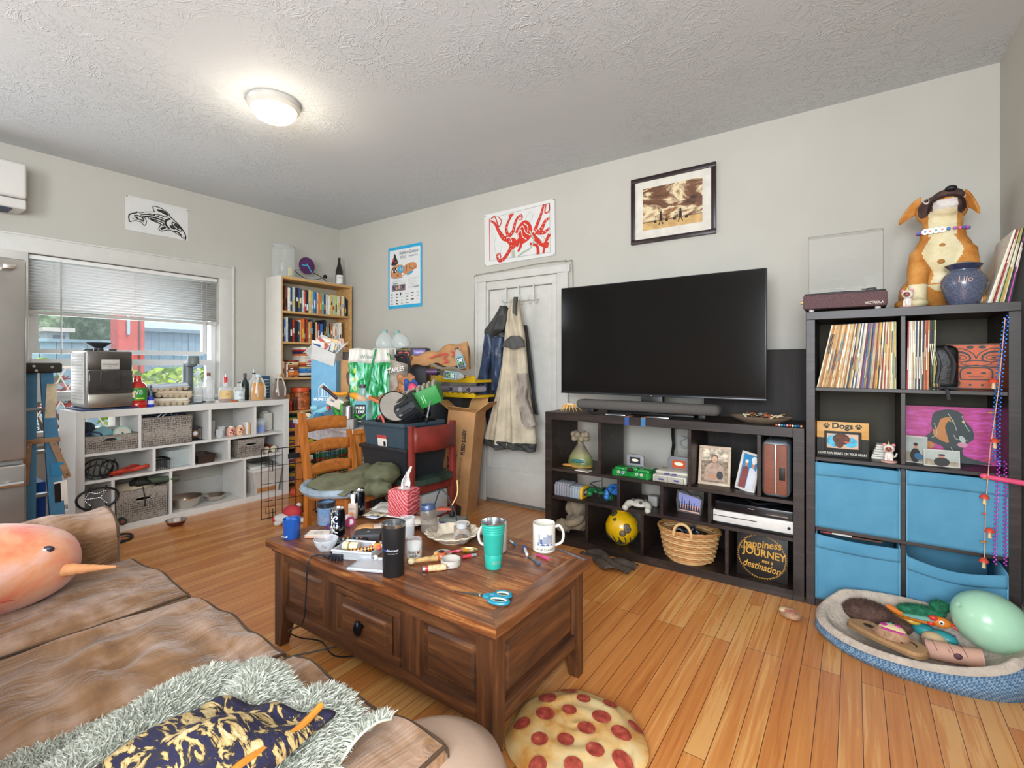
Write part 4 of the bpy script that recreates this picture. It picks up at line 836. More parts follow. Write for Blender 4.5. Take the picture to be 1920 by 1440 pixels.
# ------------------------------------------------------------------ framed sepia photograph and pinned prints
fp = thing('picture_frame','dark framed sepia photo of two figures carrying loads under clouds','picture frame',(3.757,-.002,2.308))
b = B(P('2b1a1c',.35,var=.1)); w,h,f_ = .292,.236,.030
b.box(-w,w,-.025,0,-h,-h+f_,.003); b.box(-w,w,-.025,0,h-f_,h,.003); b.box(-w,-w+f_,-.025,0,-h+f_,h-f_,.003); b.box(w-f_,w,-.025,0,-h+f_,h-f_,.003); b.obj('frame',fp)
b = B(P('d8d2c6',.6)); b.box(-w+f_,w-f_,-.012,-.004,-h+f_,h-f_); b.obj('mat_board',fp)
def sky_print():
    m,n,l,bb = nodes('sepia_clouds'); v = coords(n,l,(1.4,1,3)); l.new(ramp(n,l,noise(n,l,v,2.6,7,.6,.6),[(.36,'3a241c'),(.47,'7a5238'),(.53,'ecd9ae'),(.60,'8f6138'),(.75,'5c3a28')]),bb.inputs['Base Color']); bb.inputs['Roughness'].default_value = .4; return m
b = B(sky_print()); b.frame((0,-.0125,0),(1,0,0),(0,0,1)); rect(b,0,.035,.205,.12); b.mat(P('c9a469',.4,var=.15,sc=20)); b.poly([(-.205,-.145),(.205,-.145),(.205,-.085),(-.205,-.085)],.0006)
b.mat(P('241812',.5)); b.poly([(-.205,-.088),(.205,-.083),(.205,-.086),(-.205,-.093)],.0009)
for cx,s_ in ((-.075,1),(.06,1)):
    b.oval(cx,-.035,.007,.009,.001); b.poly([(cx-.01,-.09),(cx-.009,-.045),(cx+.009,-.045),(cx+.01,-.09)],.001); b.line([(cx-.002,-.088),(cx-.016,-.12)],.006,.001); b.line([(cx+.002,-.088),(cx+.016,-.118)],.006,.001); b.line([(cx-.04,-.055),(cx,-.045),(cx+.04,-.055)],.003,.001)
    for q in (-.04,.04): b.line([(cx+q,-.055),(cx+q,-.085)],.0015,.001); rect(b,cx+q,-.092,.010,.009,.001)
b.obj('photograph',fp)
def pins(parent,pts,m='8f8f8d'):
    for p_ in pts: b = B(P(m,.3,.6)); b.ball((p_[0],p_[1]-.004,p_[2]),.0055,10,6); b.obj('pin',parent)
RED = P('c8301f',.55,var=.06); INK = P('1d1a1a',.6)
oc = thing('octopus_print','white poster with a bold red octopus design above the white door','poster',(2.462,-.003,2.308),rot=(0,-.012,0))
b = B(P('d9d8d4',.7,var=.02)); b.box(-.36,.36,-.0065,-.0045,-.228,.228); b.obj('paper',oc)
b = B(RED); b.frame((0,-.0075,0),(1,0,0),(0,0,1))
def tn(pts,w0,w1,dots=True,z=.0004):
    c = sp(pts,8); m = len(c); b.mat(RED); b.line(c,[w0+(w1-w0)*i/(m-1) for i in range(m)],z)
    if dots: b.mat(P('e8e0d4',.6)); [b.oval(c[i].x,c[i].y,.0035,.0035,z+.0006,n=8) for i in range(2,m-2,4)]
tn([(-.13,.0),(-.09,-.04),(-.05,-.05),(-.02,-.1)],.02,.07,False); b.poly(sp([(-.03,.0),(.0,.06),(.05,.10),(.10,.095),(.14,.04),(.14,-.03),(.10,-.07),(.04,-.09),(.0,-.06)],6,True))
tn([(-.03,-.11),(-.10,-.03),(-.15,-.01),(-.2,.06),(-.24,.13),(-.29,.165)],.06,.014); tn([(-.28,.18),(-.24,.19),(-.20,.10),(-.17,.14),(-.20,.18)],.012,.008,False)
tn([(-.10,.0),(-.12,.06),(-.10,.12),(-.06,.17)],.03,.02); tn([(-.09,.165),(-.04,.18)],.03,.012,False); tn([(-.10,-.01),(-.05,.03),(-.03,.09),(.0,.14),(.04,.15),(.04,.12),(.01,.12)],.035,.010)
tn([(-.06,-.08),(-.09,-.13),(-.15,-.19),(-.2,-.2),(-.22,-.15),(-.19,-.14),(-.18,-.19)],.04,.010)
tn([(.17,.0),(.20,.06),(.23,.12),(.26,.2)],.035,.018); tn([(.28,.2),(.27,.13),(.31,.14),(.31,.2)],.012,.010,False); tn([(.17,-.01),(.23,.0),(.27,.06),(.31,.08)],.045,.016); tn([(.2,-.02),(.26,-.03),(.31,.0)],.04,.016)
tn([(.14,-.02),(.18,-.07),(.24,-.12),(.30,-.14)],.04,.045,False); tn([(.31,-.05),(.27,-.12),(.25,-.2)],.03,.02,False); tn([(-.02,-.10),(.03,-.03),(.03,-.1),(.0,-.15)],.04,.02,False); tn([(.12,-.10),(.19,-.13),(.2,-.2)],.02,.03,False)
b.mat(P('e0dcd4',.6))
for q in ([(.0,.02),(.05,.06),(.08,.0),(.13,-.03)],[(-.02,-.02),(.03,.03),(.05,-.03),(.09,-.06)],[(.06,.08),(.10,.05),(.10,.0)],[(-.12,-.01),(-.08,-.02),(-.06,-.06)],[(.17,-.02),(.2,.01),(.22,-.01)]): b.line(sp(q,5),[.002]+[.007]*(len(sp(q,5))-2)+[.001],.001)
b.oval(-.015,-.015,.02,.03,.0008,rot=.5); b.oval(.245,-.08,.022,.034,.0008,rot=.2)
b.mat(P('7f8a7a',.6)); b.line([(-.015+.014*math.cos(i*.4),-.015+.02*math.sin(i*.4)) for i in range(16)],.003,.0014,True); b.line([(.245+.015*math.cos(i*.4),-.08+.022*math.sin(i*.4)) for i in range(16)],.003,.0014,True)
b.mat(P('a9b39c',.6)); b.line(sp([(.0,-.19),(.06,-.16),(.12,-.14),(.16,-.08),(.14,-.03),(.12,.01)],5),.014,.0012); b.line(sp([(-.05,-.13),(-.05,-.19)],3),.03,.001); b.line(sp([(-.27,.0),(-.26,.04),(-.23,.03),(-.25,-.05),(-.23,-.14)],6),.002,.001); b.line(sp([(.08,.12),(.12,.16),(.15,.14),(.14,.09),(.1,.08)],6),.002,.001); b.line(sp([(-.23,-.14),(-.18,-.12),(-.17,-.07)],6),.002,.001)
b.mat(RED); b.poly([(-.305,-.185),(-.298,-.185),(-.298,.185),(-.305,.185)]); b.mat(INK); b.line([(-.305,-.185),(.315,-.2),(.315,.2),(-.305,.185)][1:3],.0015,.001); b.line([(-.3,.186),(.315,.2)],.0015,.001); b.line([(-.3,-.186),(.315,-.2)],.0012,.001)
b.obj('octopus_drawing',oc); pins(oc,[(-.35,-.004,.215),(.352,-.004,.222),(-.352,-.004,-.22),(.35,-.004,-.22)])
po = thing('event_poster','tall white poster taped up with bright blue tape, bird head design on it','poster',(1.075,-.003,2.09))
b = B(P('dcdcda',.7,var=.02)); b.box(-.24,.24,-.002,0,-.31,.31); b.obj('paper',po)
b = B(P('2fa4cf',.6,var=.05)); b.box(-.245,.24,-.0035,-.002,.285,.315); b.box(-.24,.245,-.0035,-.002,-.315,-.282); b.box(-.245,-.225,-.003,-.002,-.3,.3); b.box(.222,.245,-.003,-.002,-.3,.3); b.obj('blue_tape',po)
b = B(P('4a5560',.6)); b.frame((0,-.0022,0),(1,0,0),(0,0,1)); b.text('Paddle to Quinault',.046,.055,.245,shear=.25,sx=.78,bold=.0004); b.text('2013',.042,-.03,.20,shear=.2); b.text('August 1st',.03,.12,.205,shear=.2)
FORM = [P('26292b',.6),P('c98a5a',.6),P('3fa3cf',.6),P('e9e4da',.6),P('a8433a',.6)]
b.mat(FORM[0]); b.poly(sp([(-.2,.14),(-.17,.2),(-.15,.25),(-.12,.2),(-.10,.15),(-.14,.13)],5,True)); b.mat(FORM[4]); b.oval(-.165,.185,.014,.02,.0008); b.oval(-.13,.16,.014,.01,.0008)
b.mat(FORM[1]); b.poly(sp([(-.2,.02),(-.205,.08),(-.16,.125),(-.08,.13),(-.02,.11),(.0,.04),(-.03,.01),(-.12,.0)],5,True)); b.poly(sp([(-.02,.04),(.0,.11),(.09,.135),(.16,.12),(.17,.07),(.13,.06),(.03,.02)],5,True),.0006)
b.mat(FORM[0]); b.oval(-.15,.08,.035,.03,.0008); b.line(sp([(.07,.12),(.08,.08),(.13,.07),(.165,.09)],5),.006,.001); b.line(sp([(-.205,.06),(-.19,.01),(-.12,-.005),(-.03,.0)],5),.006,.001); b.line([(.02,.05),(.03,.11)],.008,.001)
b.mat(FORM[2]); b.oval(-.06,.08,.045,.038,.001,rot=-.2); b.oval(.08,.03,.05,.012,.0008,rot=.3); b.mat(FORM[3]); b.oval(-.05,.08,.02,.014,.0014); [b.oval(-.175+i*.02,.07+(i % 2)*.02,.006,.012,.0012) for i in range(4)]; b.oval(-.03,.03,.016,.012,.0012); b.mat(FORM[0]); b.oval(-.05,.08,.007,.007,.0018); b.oval(-.1,.02,.012,.01,.0014)
b.mat(P('a9aaa8',.7)); [b.line([(-.19,-.03-i*.012),(.02-(i % 2)*.03,-.03-i*.012)],.0022,.0004) for i in range(3)]; [b.line([(.05,-.02-i*.012),(.19-(i % 3)*.02,-.02-i*.012)],.0022,.0004) for i in range(9)]
b.mat(P('7a6a70',.7,var=.4,sc=70)); rect(b,-.09,-.105,.1,.032,.0004); b.mat(P('3a3d52',.7)); b.oval(-.16,-.1,.015,.022,.0008); b.oval(-.02,-.1,.012,.02,.0008); b.mat(P('c9a98a',.7)); b.oval(-.08,-.1,.012,.02,.0008); b.oval(-.12,-.11,.01,.016,.0008)
b.mat(FORM[0]); b.line([(-.17,-.062),(-.1,-.062)],.006,.0006); b.line([(.12,-.115),(.2,-.11)],.006,.0006); b.oval(-.06,-.17,.01,.02,.0006,n=5)
r4 = random.Random(8)
for i in range(22): b.mat(P(('8f9290','3a3d3f','b9bcb9')[i % 3],.7)); rect(b,-.19+(i % 6)*.075,-.17-(i//6)*.032,r4.uniform(.01,.024),r4.uniform(.002,.008),.0004)
b.obj('printed_design',po)
fi = thing('fish_print','white paper with a black-line leaping salmon design above the window','poster',(.003,-1.77,2.428),rot=(0,0,PI/2))
b = B(P('d2d0cb',.7,var=.02)); b.box(-.226,.226,-.001,.0,-.14,.14); b.obj('paper',fi)
b = B(INK); b.frame((0,-.0012,0),(1,0,0),(0,0,1))
# salmon outline, drawn on the rectified sheet
U = lambda x,y_: ((x-.5)*.452,(.5-y_)*.28)
def G(pts,w=.0045,cl=False,k=5): b.line(sp([U(*p) for p in pts],k,cl),w*1.5,.0003)
G([(.17,.42),(.22,.44),(.3,.38),(.44,.32)],.003); G([(.44,.32),(.42,.16),(.55,.17),(.66,.27),(.69,.36)],.0045,k=4); G([(.69,.36),(.8,.5),(.9,.68),(.955,.86),(.95,.99),(.93,1.03),(.89,1.0)][:5],.006); G([(.95,.90),(.93,.945),(.89,.93),(.87,.86)],.005); G([(.86,.88),(.77,.82),(.70,.77),(.62,.80),(.55,.85),(.51,.80),(.53,.70),(.56,.66)],.004)
G([(.56,.66),(.48,.62),(.42,.6),(.36,.56),(.33,.5),(.28,.52)],.004); G([(.28,.52),(.31,.62),(.31,.72),(.28,.78),(.23,.70),(.14,.70),(.06,.76)],.004); G([(.06,.76),(.05,.6),(.08,.52),(.16,.46),(.17,.42)],.006)
G([(.22,.5),(.35,.42),(.48,.38),(.6,.38),(.66,.40),(.64,.48),(.5,.44),(.34,.44),(.22,.5)],.004); [G([(.38+i*.07,.39),(.35+i*.07,.44)],.005) for i in range(4)]
G([(.24,.56),(.34,.5),(.5,.5),(.62,.55)],.008); G([(.37,.54),(.48,.56),(.58,.60),(.58,.67),(.5,.62)],.006,True)
G([(.70,.42),(.63,.5),(.62,.62),(.68,.74)],.010); G([(.13,.56),(.19,.53),(.26,.58),(.27,.64),(.18,.62)],.006,True); b.oval(*U(.17,.585),.008,.006,.0004)
G([(.72,.52),(.8,.55),(.88,.68),(.86,.74),(.76,.66)],.006,True); G([(.76,.57),(.82,.64),(.84,.69)],.012); G([(.70,.62),(.72,.70),(.77,.70)],.008,True); G([(.75,.78),(.82,.79),(.88,.87)],.008); G([(.48,.24),(.58,.24),(.66,.33),(.56,.28)],.008,True)
G([(.1,.62),(.14,.66),(.22,.64),(.28,.70)],.003); G([(.54,.80),(.58,.75),(.62,.70)],.012); b.oval(*U(.92,.9),.004,.004,.0004)
b.obj('salmon_drawing',fi); pins(fi,[(-.218,-.001,.132),(.218,-.001,.126)])
# split air conditioner
ac = thing('wall_air_conditioner','white wall-mounted air conditioner at the top left corner','air conditioner',(0,-3.03,2.25))
b = B(P('d6d2cc',.35,var=.01)); b.box(.002,.22,-.43,.427,.07,.307,.018,3); b.obj('casing',ac)
b = B(P('d2cec8',.35,var=.01)); b.box(.002,.205,-.43,.427,.0,.066,.01,3); b.obj('lower_flap',ac)
b = B(P('2f3a52',.5)); b.box(.05,.19,-.42,.36,-.008,.004); b.obj('air_outlet',ac)
# ================================================================== left side: fridge, ladder, white shelf and its contents
SS = P('aba8a3',.34,.85,var=.10,sc=3)
fr = thing('refrigerator','stainless steel refrigerator cut off by the left edge of the room view','refrigerator',(.55,-2.795,0))
b = B(P('8b8680',.5,.2)); b.box(0,.66,-.80,0,.02,1.75,.01); b.obj('cabinet',fr)
b = B(SS); b.box(.665,.72,-.80,-.0,.715,1.75,.012,3); b.obj('upper_door',fr)
b = B(SS); b.box(.665,.72,-.80,-.0,.04,.69,.012,3); b.obj('freezer_drawer',fr)
b = B(CHROME); b.tube([(.765,-.78,.60),(.765,-.02,.60)],.014,10); [b.cyl((.71,y,.60),(.77,y,.60),.012,n=10) for y in (-.7,-.06)]; b.obj('drawer_handle',fr)
b = B(P('c9c3ba',.25,.9)); b.box(.72,.75,-.09,-.045,1.69,1.715,.004); b.obj('hinge_cap',fr)
# folded step ladder
BLU = P('41789a',.5,var=.08); LADW = P('9a7656',.6,var=.15,sc=20)
ld = thing('step_ladder','folded blue fibreglass step ladder with a black cap beside the refrigerator','ladder',(.84,-2.665,0),rot=(0,0,PI/2+.04))
for s_ in (-1,1):
    b = B(BLU); q = s_
    b.add([(q*.035-.028,-.0,1.16),(q*.035+.028,0,1.16),(q*.075+.036,-.10,0),(q*.075-.036,-.10,0),(q*.035-.028,.022,1.16),(q*.035+.028,.022,1.16),(q*.075+.036,-.078,0),(q*.075-.036,-.078,0)],[(0,3,2,1),(4,5,6,7),(0,1,5,4),(1,2,6,5),(2,3,7,6),(3,0,4,7)]); b.obj('front_rail',ld)
    b = B(BLU); b.add([(q*.05+(-.02),.05,1.12),(q*.05+.02,.05,1.12),(q*.13+.02,.09,0),(q*.13-.02,.09,0),(q*.05-.02,.07,1.12),(q*.05+.02,.07,1.12),(q*.13+.02,.11,0),(q*.13-.02,.11,0)],[(0,3,2,1),(4,5,6,7),(0,1,5,4),(1,2,6,5),(2,3,7,6),(3,0,4,7)]); b.obj('rear_rail',ld)
b = B(P('2f2c26',.6)); b.box(-.10,.10,-.03,.09,1.155,1.215,.012); b.mat(CHROME); [b.cyl((x,-.031,z),(x,-.036,z),.008,n=10) for x,z in ((-.03,1.195),(-.02,1.17),(.05,1.19))]; b.obj('top_cap',ld)
for i in range(4): b = B(P('8d9296',.3,.8)); b.box(-.07-.02*i,.07+.02*i,-.02-.02*i,.03-.02*i,.93-.25*i,.95-.25*i,.003); b.obj('step',ld)
b = B(LADW); b.box(-.085,.085,-.048,-.03,.74,.77,.003); b.obj('spreader_plate',ld)
for x,r_ in ((-.06,.06),(.045,-.30)):
    b = B(LADW); b.at((x,-.058,.75),(0,r_,0)); b.box(-.017,.017,-.006,.006,-.24,.0,.005); b.mat(CHROME); [b.cyl((0,-.006,z),(0,-.009,z),.006,n=8) for z in (-.02,-.22)]; b.obj('spreader_bar',ld)
b = B(P('c9b99a',.7,var=.2)); b.at((.048,-.024,1.0),(.03,.04,0)); b.box(-.024,.024,-.003,-.001,-.13,.09); b.mat(P('e8e2d8',.6)); b.at((.080,-.064,.45),(.09,-.06,0)); b.box(-.03,.03,-.008,-.004,-.13,.06); b.mat(BLACK); b.box(-.03,-.0,-.009,-.004,-.07,.05); [b.box(.0+i*.006,.003+i*.006,-.0095,-.008,-.12,-.09) for i in range(5)]
b.mat(P('2f7fa8',.5)); b.at((.068,-.053,.57),(.09,-.06,0)); b.box(-.03,.03,-.008,-.004,-.03,.05); b.obj('warning_label',ld)
b = B(P('1f4f9c',.5)); b.box(-.13,.06,.12,.30,0,.48,.01); b.mat(P('e6e6e6',.6)); b.box(-.125,.05,.118,.121,.1,.13); b.mat(BLACK); b.box(-.13,.06,.117,.13,.0,.09,.003)
solo(b,'blue_box','bright blue box on the floor behind the ladder','box',(.80,-2.66,0),PI/2)
# ---- shelf-top goods. x is the depth into the room, y follows the sight line
ZS = .883
def ys(u,x): return onx(u,700,x).y
def bottle(name,label,cat,loc,prof,body,cap=None,liquid=None,patch=None,extra=None,rz=0,capc='222222',sx=1,sy=1):
    """prof: outline of the vessel; liquid=(level, colour); patch=(z0,z1,colour,text); cap=(z0,z1,r)"""
    t = thing(name,label,cat,loc,rz); n = 24
    b = B(body); b.lathe(prof,n,sx=sx,sy=sy,cap=False); b.obj('body',t)
    if liquid:
        lv,col = liquid[:2]; pr_ = [(0,.003)]+[(max(0,r-.002),z+.001) for r,z in prof if z < lv]; pr_ += [(pr_[-1][0],lv),(0,lv)]
        b = B(P(col,.15,var=.02,trans=liquid[2] if len(liquid) > 2 else .0)); b.lathe(pr_,n,sx=sx,sy=sy,cap=False); b.obj('liquid',t)
    if patch:
        z0,z1,col,tx = patch; r = max(r for r,z in prof if z <= z1)+.0008; b = B(P(col,.5,var=.05))
        b.grid(lambda u,v: (r*sx*math.cos(-1.3+2.2*u),r*sy*math.sin(-1.3+2.2*u),z0+(z1-z0)*v),12,2)
        if tx:
            q = B(); q.text(tx[0],(z1-z0)*tx[1],0,0,0); b.mat(P(tx[2],.5)); b.add([((r+.0012)*sx*math.cos(-.2+p.x/r),(r+.0012)*sy*math.sin(-.2+p.x/r),(z0+z1)/2+p.y+(tx[3] if len(tx) > 3 else 0)) for p in q.v],q.f)
        b.obj('label',t)
    if cap: b = B(P(capc,.4)); b.cyl((0,0,cap[0]),(0,0,cap[1]),cap[2],n=16); b.obj('cap',t)
    return t
def pz(u,vt,vb,x): d = (Vector((x,ys(u,x),0))-CAM).dot(FW); return (vb-vt)*d/FOC
mc = thing('countertop_machine','stainless countertop appliance with a smoky clear drawer on the white shelf','appliance',(.09,-2.345,ZS+.012))
b = B(SS); b.box(.0,.345,0,.262,.0,.405,.012,3); b.obj('housing',mc)
b = B(P('dcdad6',.5)); b.box(.0,.30,-.004,.0,.03,.39,.002); b.mat(P('bab7b2',.5)); [b.box(.02,.28,-.0065,-.003,.06+i*.022,.066+i*.022) for i in range(15)]; b.obj('side_grille',mc)
b = B(P('6f6a66',.3,.9)); b.box(.345,.352,.004,.258,.27,.40,.003); b.obj('upper_fascia',mc)
b = B(glass('4a4745',.75,.08)); b.box(.345,.375,.004,.258,.105,.268,.008); b.obj('clear_drawer',mc)
b = B(P('3a3836',.3)); b.tube([(.378,.07,.262),(.380,.07,.14),(.380,.09,.125),(.380,.165,.125),(.380,.185,.14),(.378,.185,.262)],.0025,5); b.obj('drawer_outline',mc)
b = B(P('b8b2a8',.28,.9)); b.box(.345,.362,.004,.258,.005,.10,.003); b.obj('lower_fascia',mc)
b = B(P('d6d2ca',.5)); b.box(.352,.358,.078,.182,.275,.345,.002); b.mat(P('4a4a4a',.5)); b.frame((.3585,.13,.312),(0,1,0),(0,0,1)); b.text('innovest',.026,shear=.3); b.text('EST',.009,y=-.018); b.obj('name_plate',mc)
b = B(P('34363c',.4)); b.lathe([(.03,.405),(.028,.43),(.075,.462),(.078,.468),(.07,.466),(0,.44)],24,(.22,.10,0)); b.obj('funnel',mc)
b = B(P('44464c',.4)); b.box(.2,.26,.012,.06,.405,.422,.004); b.box(.2,.26,.15,.195,.405,.424,.004); b.obj('lid_catch',mc)
b = B(P('2f3f66',.5)); b.box(-.01,.37,-.035,.29,0,.011,.003); solo(b,'serving_tray','thin dark blue tray under the stainless machine','tray',(.09,-2.345,ZS),0)
v8 = bottle('juice_bottle','red vegetable juice bottle with a green label beside the machine','bottle',(.40,ys(258,.40),ZS),[(.0,.0),(.056,0),(.060,.01),(.060,.03),(.055,.04),(.060,.05),(.060,.15),(.046,.175),(.025,.195),(.024,.215)],P('b8231c',.25,var=.05,coat=.5),(.212,.238,.022),None,(.055,.148,'2f8a35',('V8',.5,'f4f0e8',.012)),capc='d03a2a')
b = B(P('f0c9a0',.5)); b.grid(lambda u,v: (.0618*math.cos(-.9+.35*u),.0618*math.sin(-.9+.35*u),.075+.05*v),5,2); b.mat(P('e8d84a',.5)); b.grid(lambda u,v: (.0618*math.cos(-.5+.9*u),.0618*math.sin(-.5+.9*u),.066+.008*v),8,2); b.obj('label_print',v8)
b = B(P('4a5a66',.5)); b.lathe([(.03,0),(.03,.02),(.1,.10),(.10,.105),(.0,.09)],20,sx=.8); b.mat(P('6f7f8a',.5)); b.ball((-.0,.02,.115),(.06,.085,.05),16,10); solo(b,'grey_hat','grey-blue cap and bowl piled behind the red juice bottle','hat',(.19,ys(278,.19),ZS))
b = B(P('3b4046',.5)); b.box(-.04,.04,-.05,.05,0,.16,.01); solo(b,'grey_canister','dark grey square canister between juice bottle and egg cartons','canister',(.25,ys(292,.25),ZS))
bottle('blue_bottle','small cobalt blue bottle with a clip top next to the red juice bottle','bottle',(.42,ys(283,.42),ZS),[(0,0),(.02,0),(.022,.005),(.022,.06),(.012,.072),(.01,.085)],P('2236b0',.15,var=.03,coat=.5),(.085,.12,.008),None,(.02,.05,'d8d8e8',None),capc='4a7a88')
for i,(u_,dz,ry,c) in enumerate(((322,0,.0,'cfc4b0'),(327,.058,-.06,'c6b69a'),(320,.112,.06,'b9c3c9'))):
    t = thing('egg_carton',('bottom tan egg carton of the stack on the white shelf','middle tan egg carton with printed top in the stack','top egg carton with a blue-grey lid on the stack')[i],'egg carton',(.33,ys(u_,.33),ZS+dz),rot=(ry,.03,-.5+.1*i),group='egg carton stack')
    b = B(P(c,.85,bmp=.3)); b.prism([(-.055,-.125),(.055,-.125),(.055,.125),(-.055,.125)],.028,.030); b.box(-.05,.05,-.12,.12,.028,.056,.014,3); b.obj('lid',t)
    b = B(P('bfae92',.85,bmp=.3)); [b.lathe([(.012,0),(.018,.004),(.025,.028)],10,(x,y,0)) for x in (-.027,.027) for y in (-.1,-.06,-.02,.02,.06,.1)]; b.box(-.056,.056,-.126,.126,.024,.029,.002); b.obj('base',t)
    if i: b = B(P('3f6a8c' if i == 2 else '7a6a4a',.6)); b.frame((0,0,.0566),(0,1,0),(-1,0,0)); rect(b,0,0,.09,.03); b.obj('printed_lid',t)
so_ = thing('soda_maker','tall slate grey soda maker standing on the white shelf','soda maker',(.30,ys(352,.30),ZS))
b = B(P('4f565b',.4)); b.box(-.09,.10,-.045,.075,0,.014,.004); b.obj('base',so_); b = B(P('5f676c',.4)); b.lathe([(.04,.01),(.038,.30),(.034,.33)],24); b.obj('column',so_)
b = B(P('69726f',.4)); b.lathe([(.044,.325),(.042,.385),(.038,.39)],24,(.05,.02,0)); b.box(-.03,.07,-.03,.05,.30,.345,.02); b.obj('head',so_)
def clearb(name,label,u,x,prof,**k): return bottle(name,label,'bottle',(x,ys(u,x),ZS),prof,glass('eef2f2',.22,.05),**k)
clearb('glass_bottle','empty clear ribbed bottle in the soda maker',371,.33,[(0,0),(.03,0),(.034,.05),(.026,.12),(.03,.16),(.018,.22),(.014,.27)])
h_ = pz(391,690,757,.36); clearb('glass_bottle','clear round-shouldered bottle with white spirit and a short brown cap',391,.36,[(0,0),(.038,0),(.040,.01),(.040,.16),(.03,.195),(.014,.205),(.014,.235)],cap=(.225,.252,.015),capc='7a4a38')
b = B(CHROME); b.lathe([(.045,0),(.05,.02),(.046,.02),(.04,.004)],24); solo(b,'metal_dish','small steel dish under the clear capped bottle','dish',(.36,ys(391,.36)-.0,ZS))
wb_ = clearb('liquor_bottle','round liquor bottle with a red speed pourer and tan label',423,.38,[(0,0),(.05,0),(.055,.01),(.055,.09),(.045,.12),(.015,.135),(.013,.19)],liquid=(.028,'a04a12',.4),patch=(.03,.1,'d9b87a',('1795',.25,'5a3a1a')),cap=(.165,.215,.014),capc='d0303a')
b = B(CHROME); b.tube([(0,0,.21),(0,.0,.235),(.0,-.008,.262)],[.006,.004,.003],8); b.obj('pour_spout',wb_)
b = B(P('b8602a',.5)); b.lathe([(.0,0),(.058,0),(.060,.008),(.055,.01)],24); solo(b,'coaster','orange-brown round coaster under the red-topped bottle','coaster',(.38,ys(426,.38)+.03,ZS))
clearb('liquor_bottle','squat clear liquor bottle with a square label left of the dark bottle',448,.39,[(0,0),(.042,0),(.044,.008),(.044,.10),(.03,.125),(.014,.13),(.014,.16)],patch=(.02,.09,'d2dcdc',('G',.4,'3a5a58')),cap=(.155,.166,.015),capc='4a4a4c')
bottle('wine_bottle','slim dark green bottle behind the squat clear bottle','bottle',(.30,ys(459,.30),ZS),[(0,0),(.033,0),(.035,.01),(.035,.15),(.014,.19),(.013,.235)],P('14261f',.15,var=.05,coat=.5),(.205,.242,.015),None,None,capc='4a3f3a')
w2 = clearb('liquor_bottle','clear bottle with a steel pourer behind the orange jug',476,.28,[(0,0),(.038,0),(.04,.01),(.04,.15),(.03,.18),(.013,.2),(.013,.235)],liquid=(.06,'b98a3a',.4),cap=(.23,.245,.014),capc='2a2a2c')
b = B(CHROME); b.tube([(0,0,.245),(0,0,.265),(0,-.006,.29)],[.006,.004,.003],8); b.obj('pour_spout',w2)
def jug(label,u,x,col,cap,lv):
    t = thing('juice_jug',label,'jug',(x,ys(u,x),ZS)); s = 1
    pr_ = [(0,0),(.058,0),(.066,.012),(.068,.07),(.058,.125),(.04,.17),(.024,.195),(.022,.212)]
    b = B(glass('f6ead8',.12,.08)); b.lathe(pr_,28,sx=.8,cap=False); b.obj('body',t)
    b = B(P(col,.2,var=.04,coat=.3)); q = [(max(0,r-.002),z+.001) for r,z in pr_ if z < lv]; q += [(q[-1][0]*.93,lv),(0,lv)]; b.lathe(q,28,sx=.8,cap=False); b.obj('liquid',t)
    b = B(glass('f1e6d8',.5,.1)); b.tube(sp([(.016,-.012,.20),(.026,-.026,.165),(.044,-.036,.10),(.050,-.030,.03)],5),.008,8); b.tube(sp([(.016,.012,.20),(.026,.026,.165),(.044,.036,.10),(.050,.030,.03)],5),.008,8); b.obj('moulded_rib',t)
    b = B(P(cap,.4)); b.cyl((0,0,.208),(0,0,.232),.024,n=20); b.obj('cap',t)
jug('plastic jug of orange-brown juice with a pale cap on the white shelf',485,.40,'c88a35','b9cdd8',.155)
jug('dark plum-coloured juice jug at the right end of the white shelf',523,.40,'4a2420','c9a890',.19)
b = B(P('31506a',.5,var=.2,sc=30)); b.box(-.012,.012,-.045,.045,0,.21,.002); b.mat(P('c9d4d9',.5)); [b.box(.0125,.0135,-.035,.035,.05+i*.03,.058+i*.03) for i in range(5)]; solo(b,'paperback','blue and white book standing behind the two jugs','book',(.2,ys(496,.2),ZS))
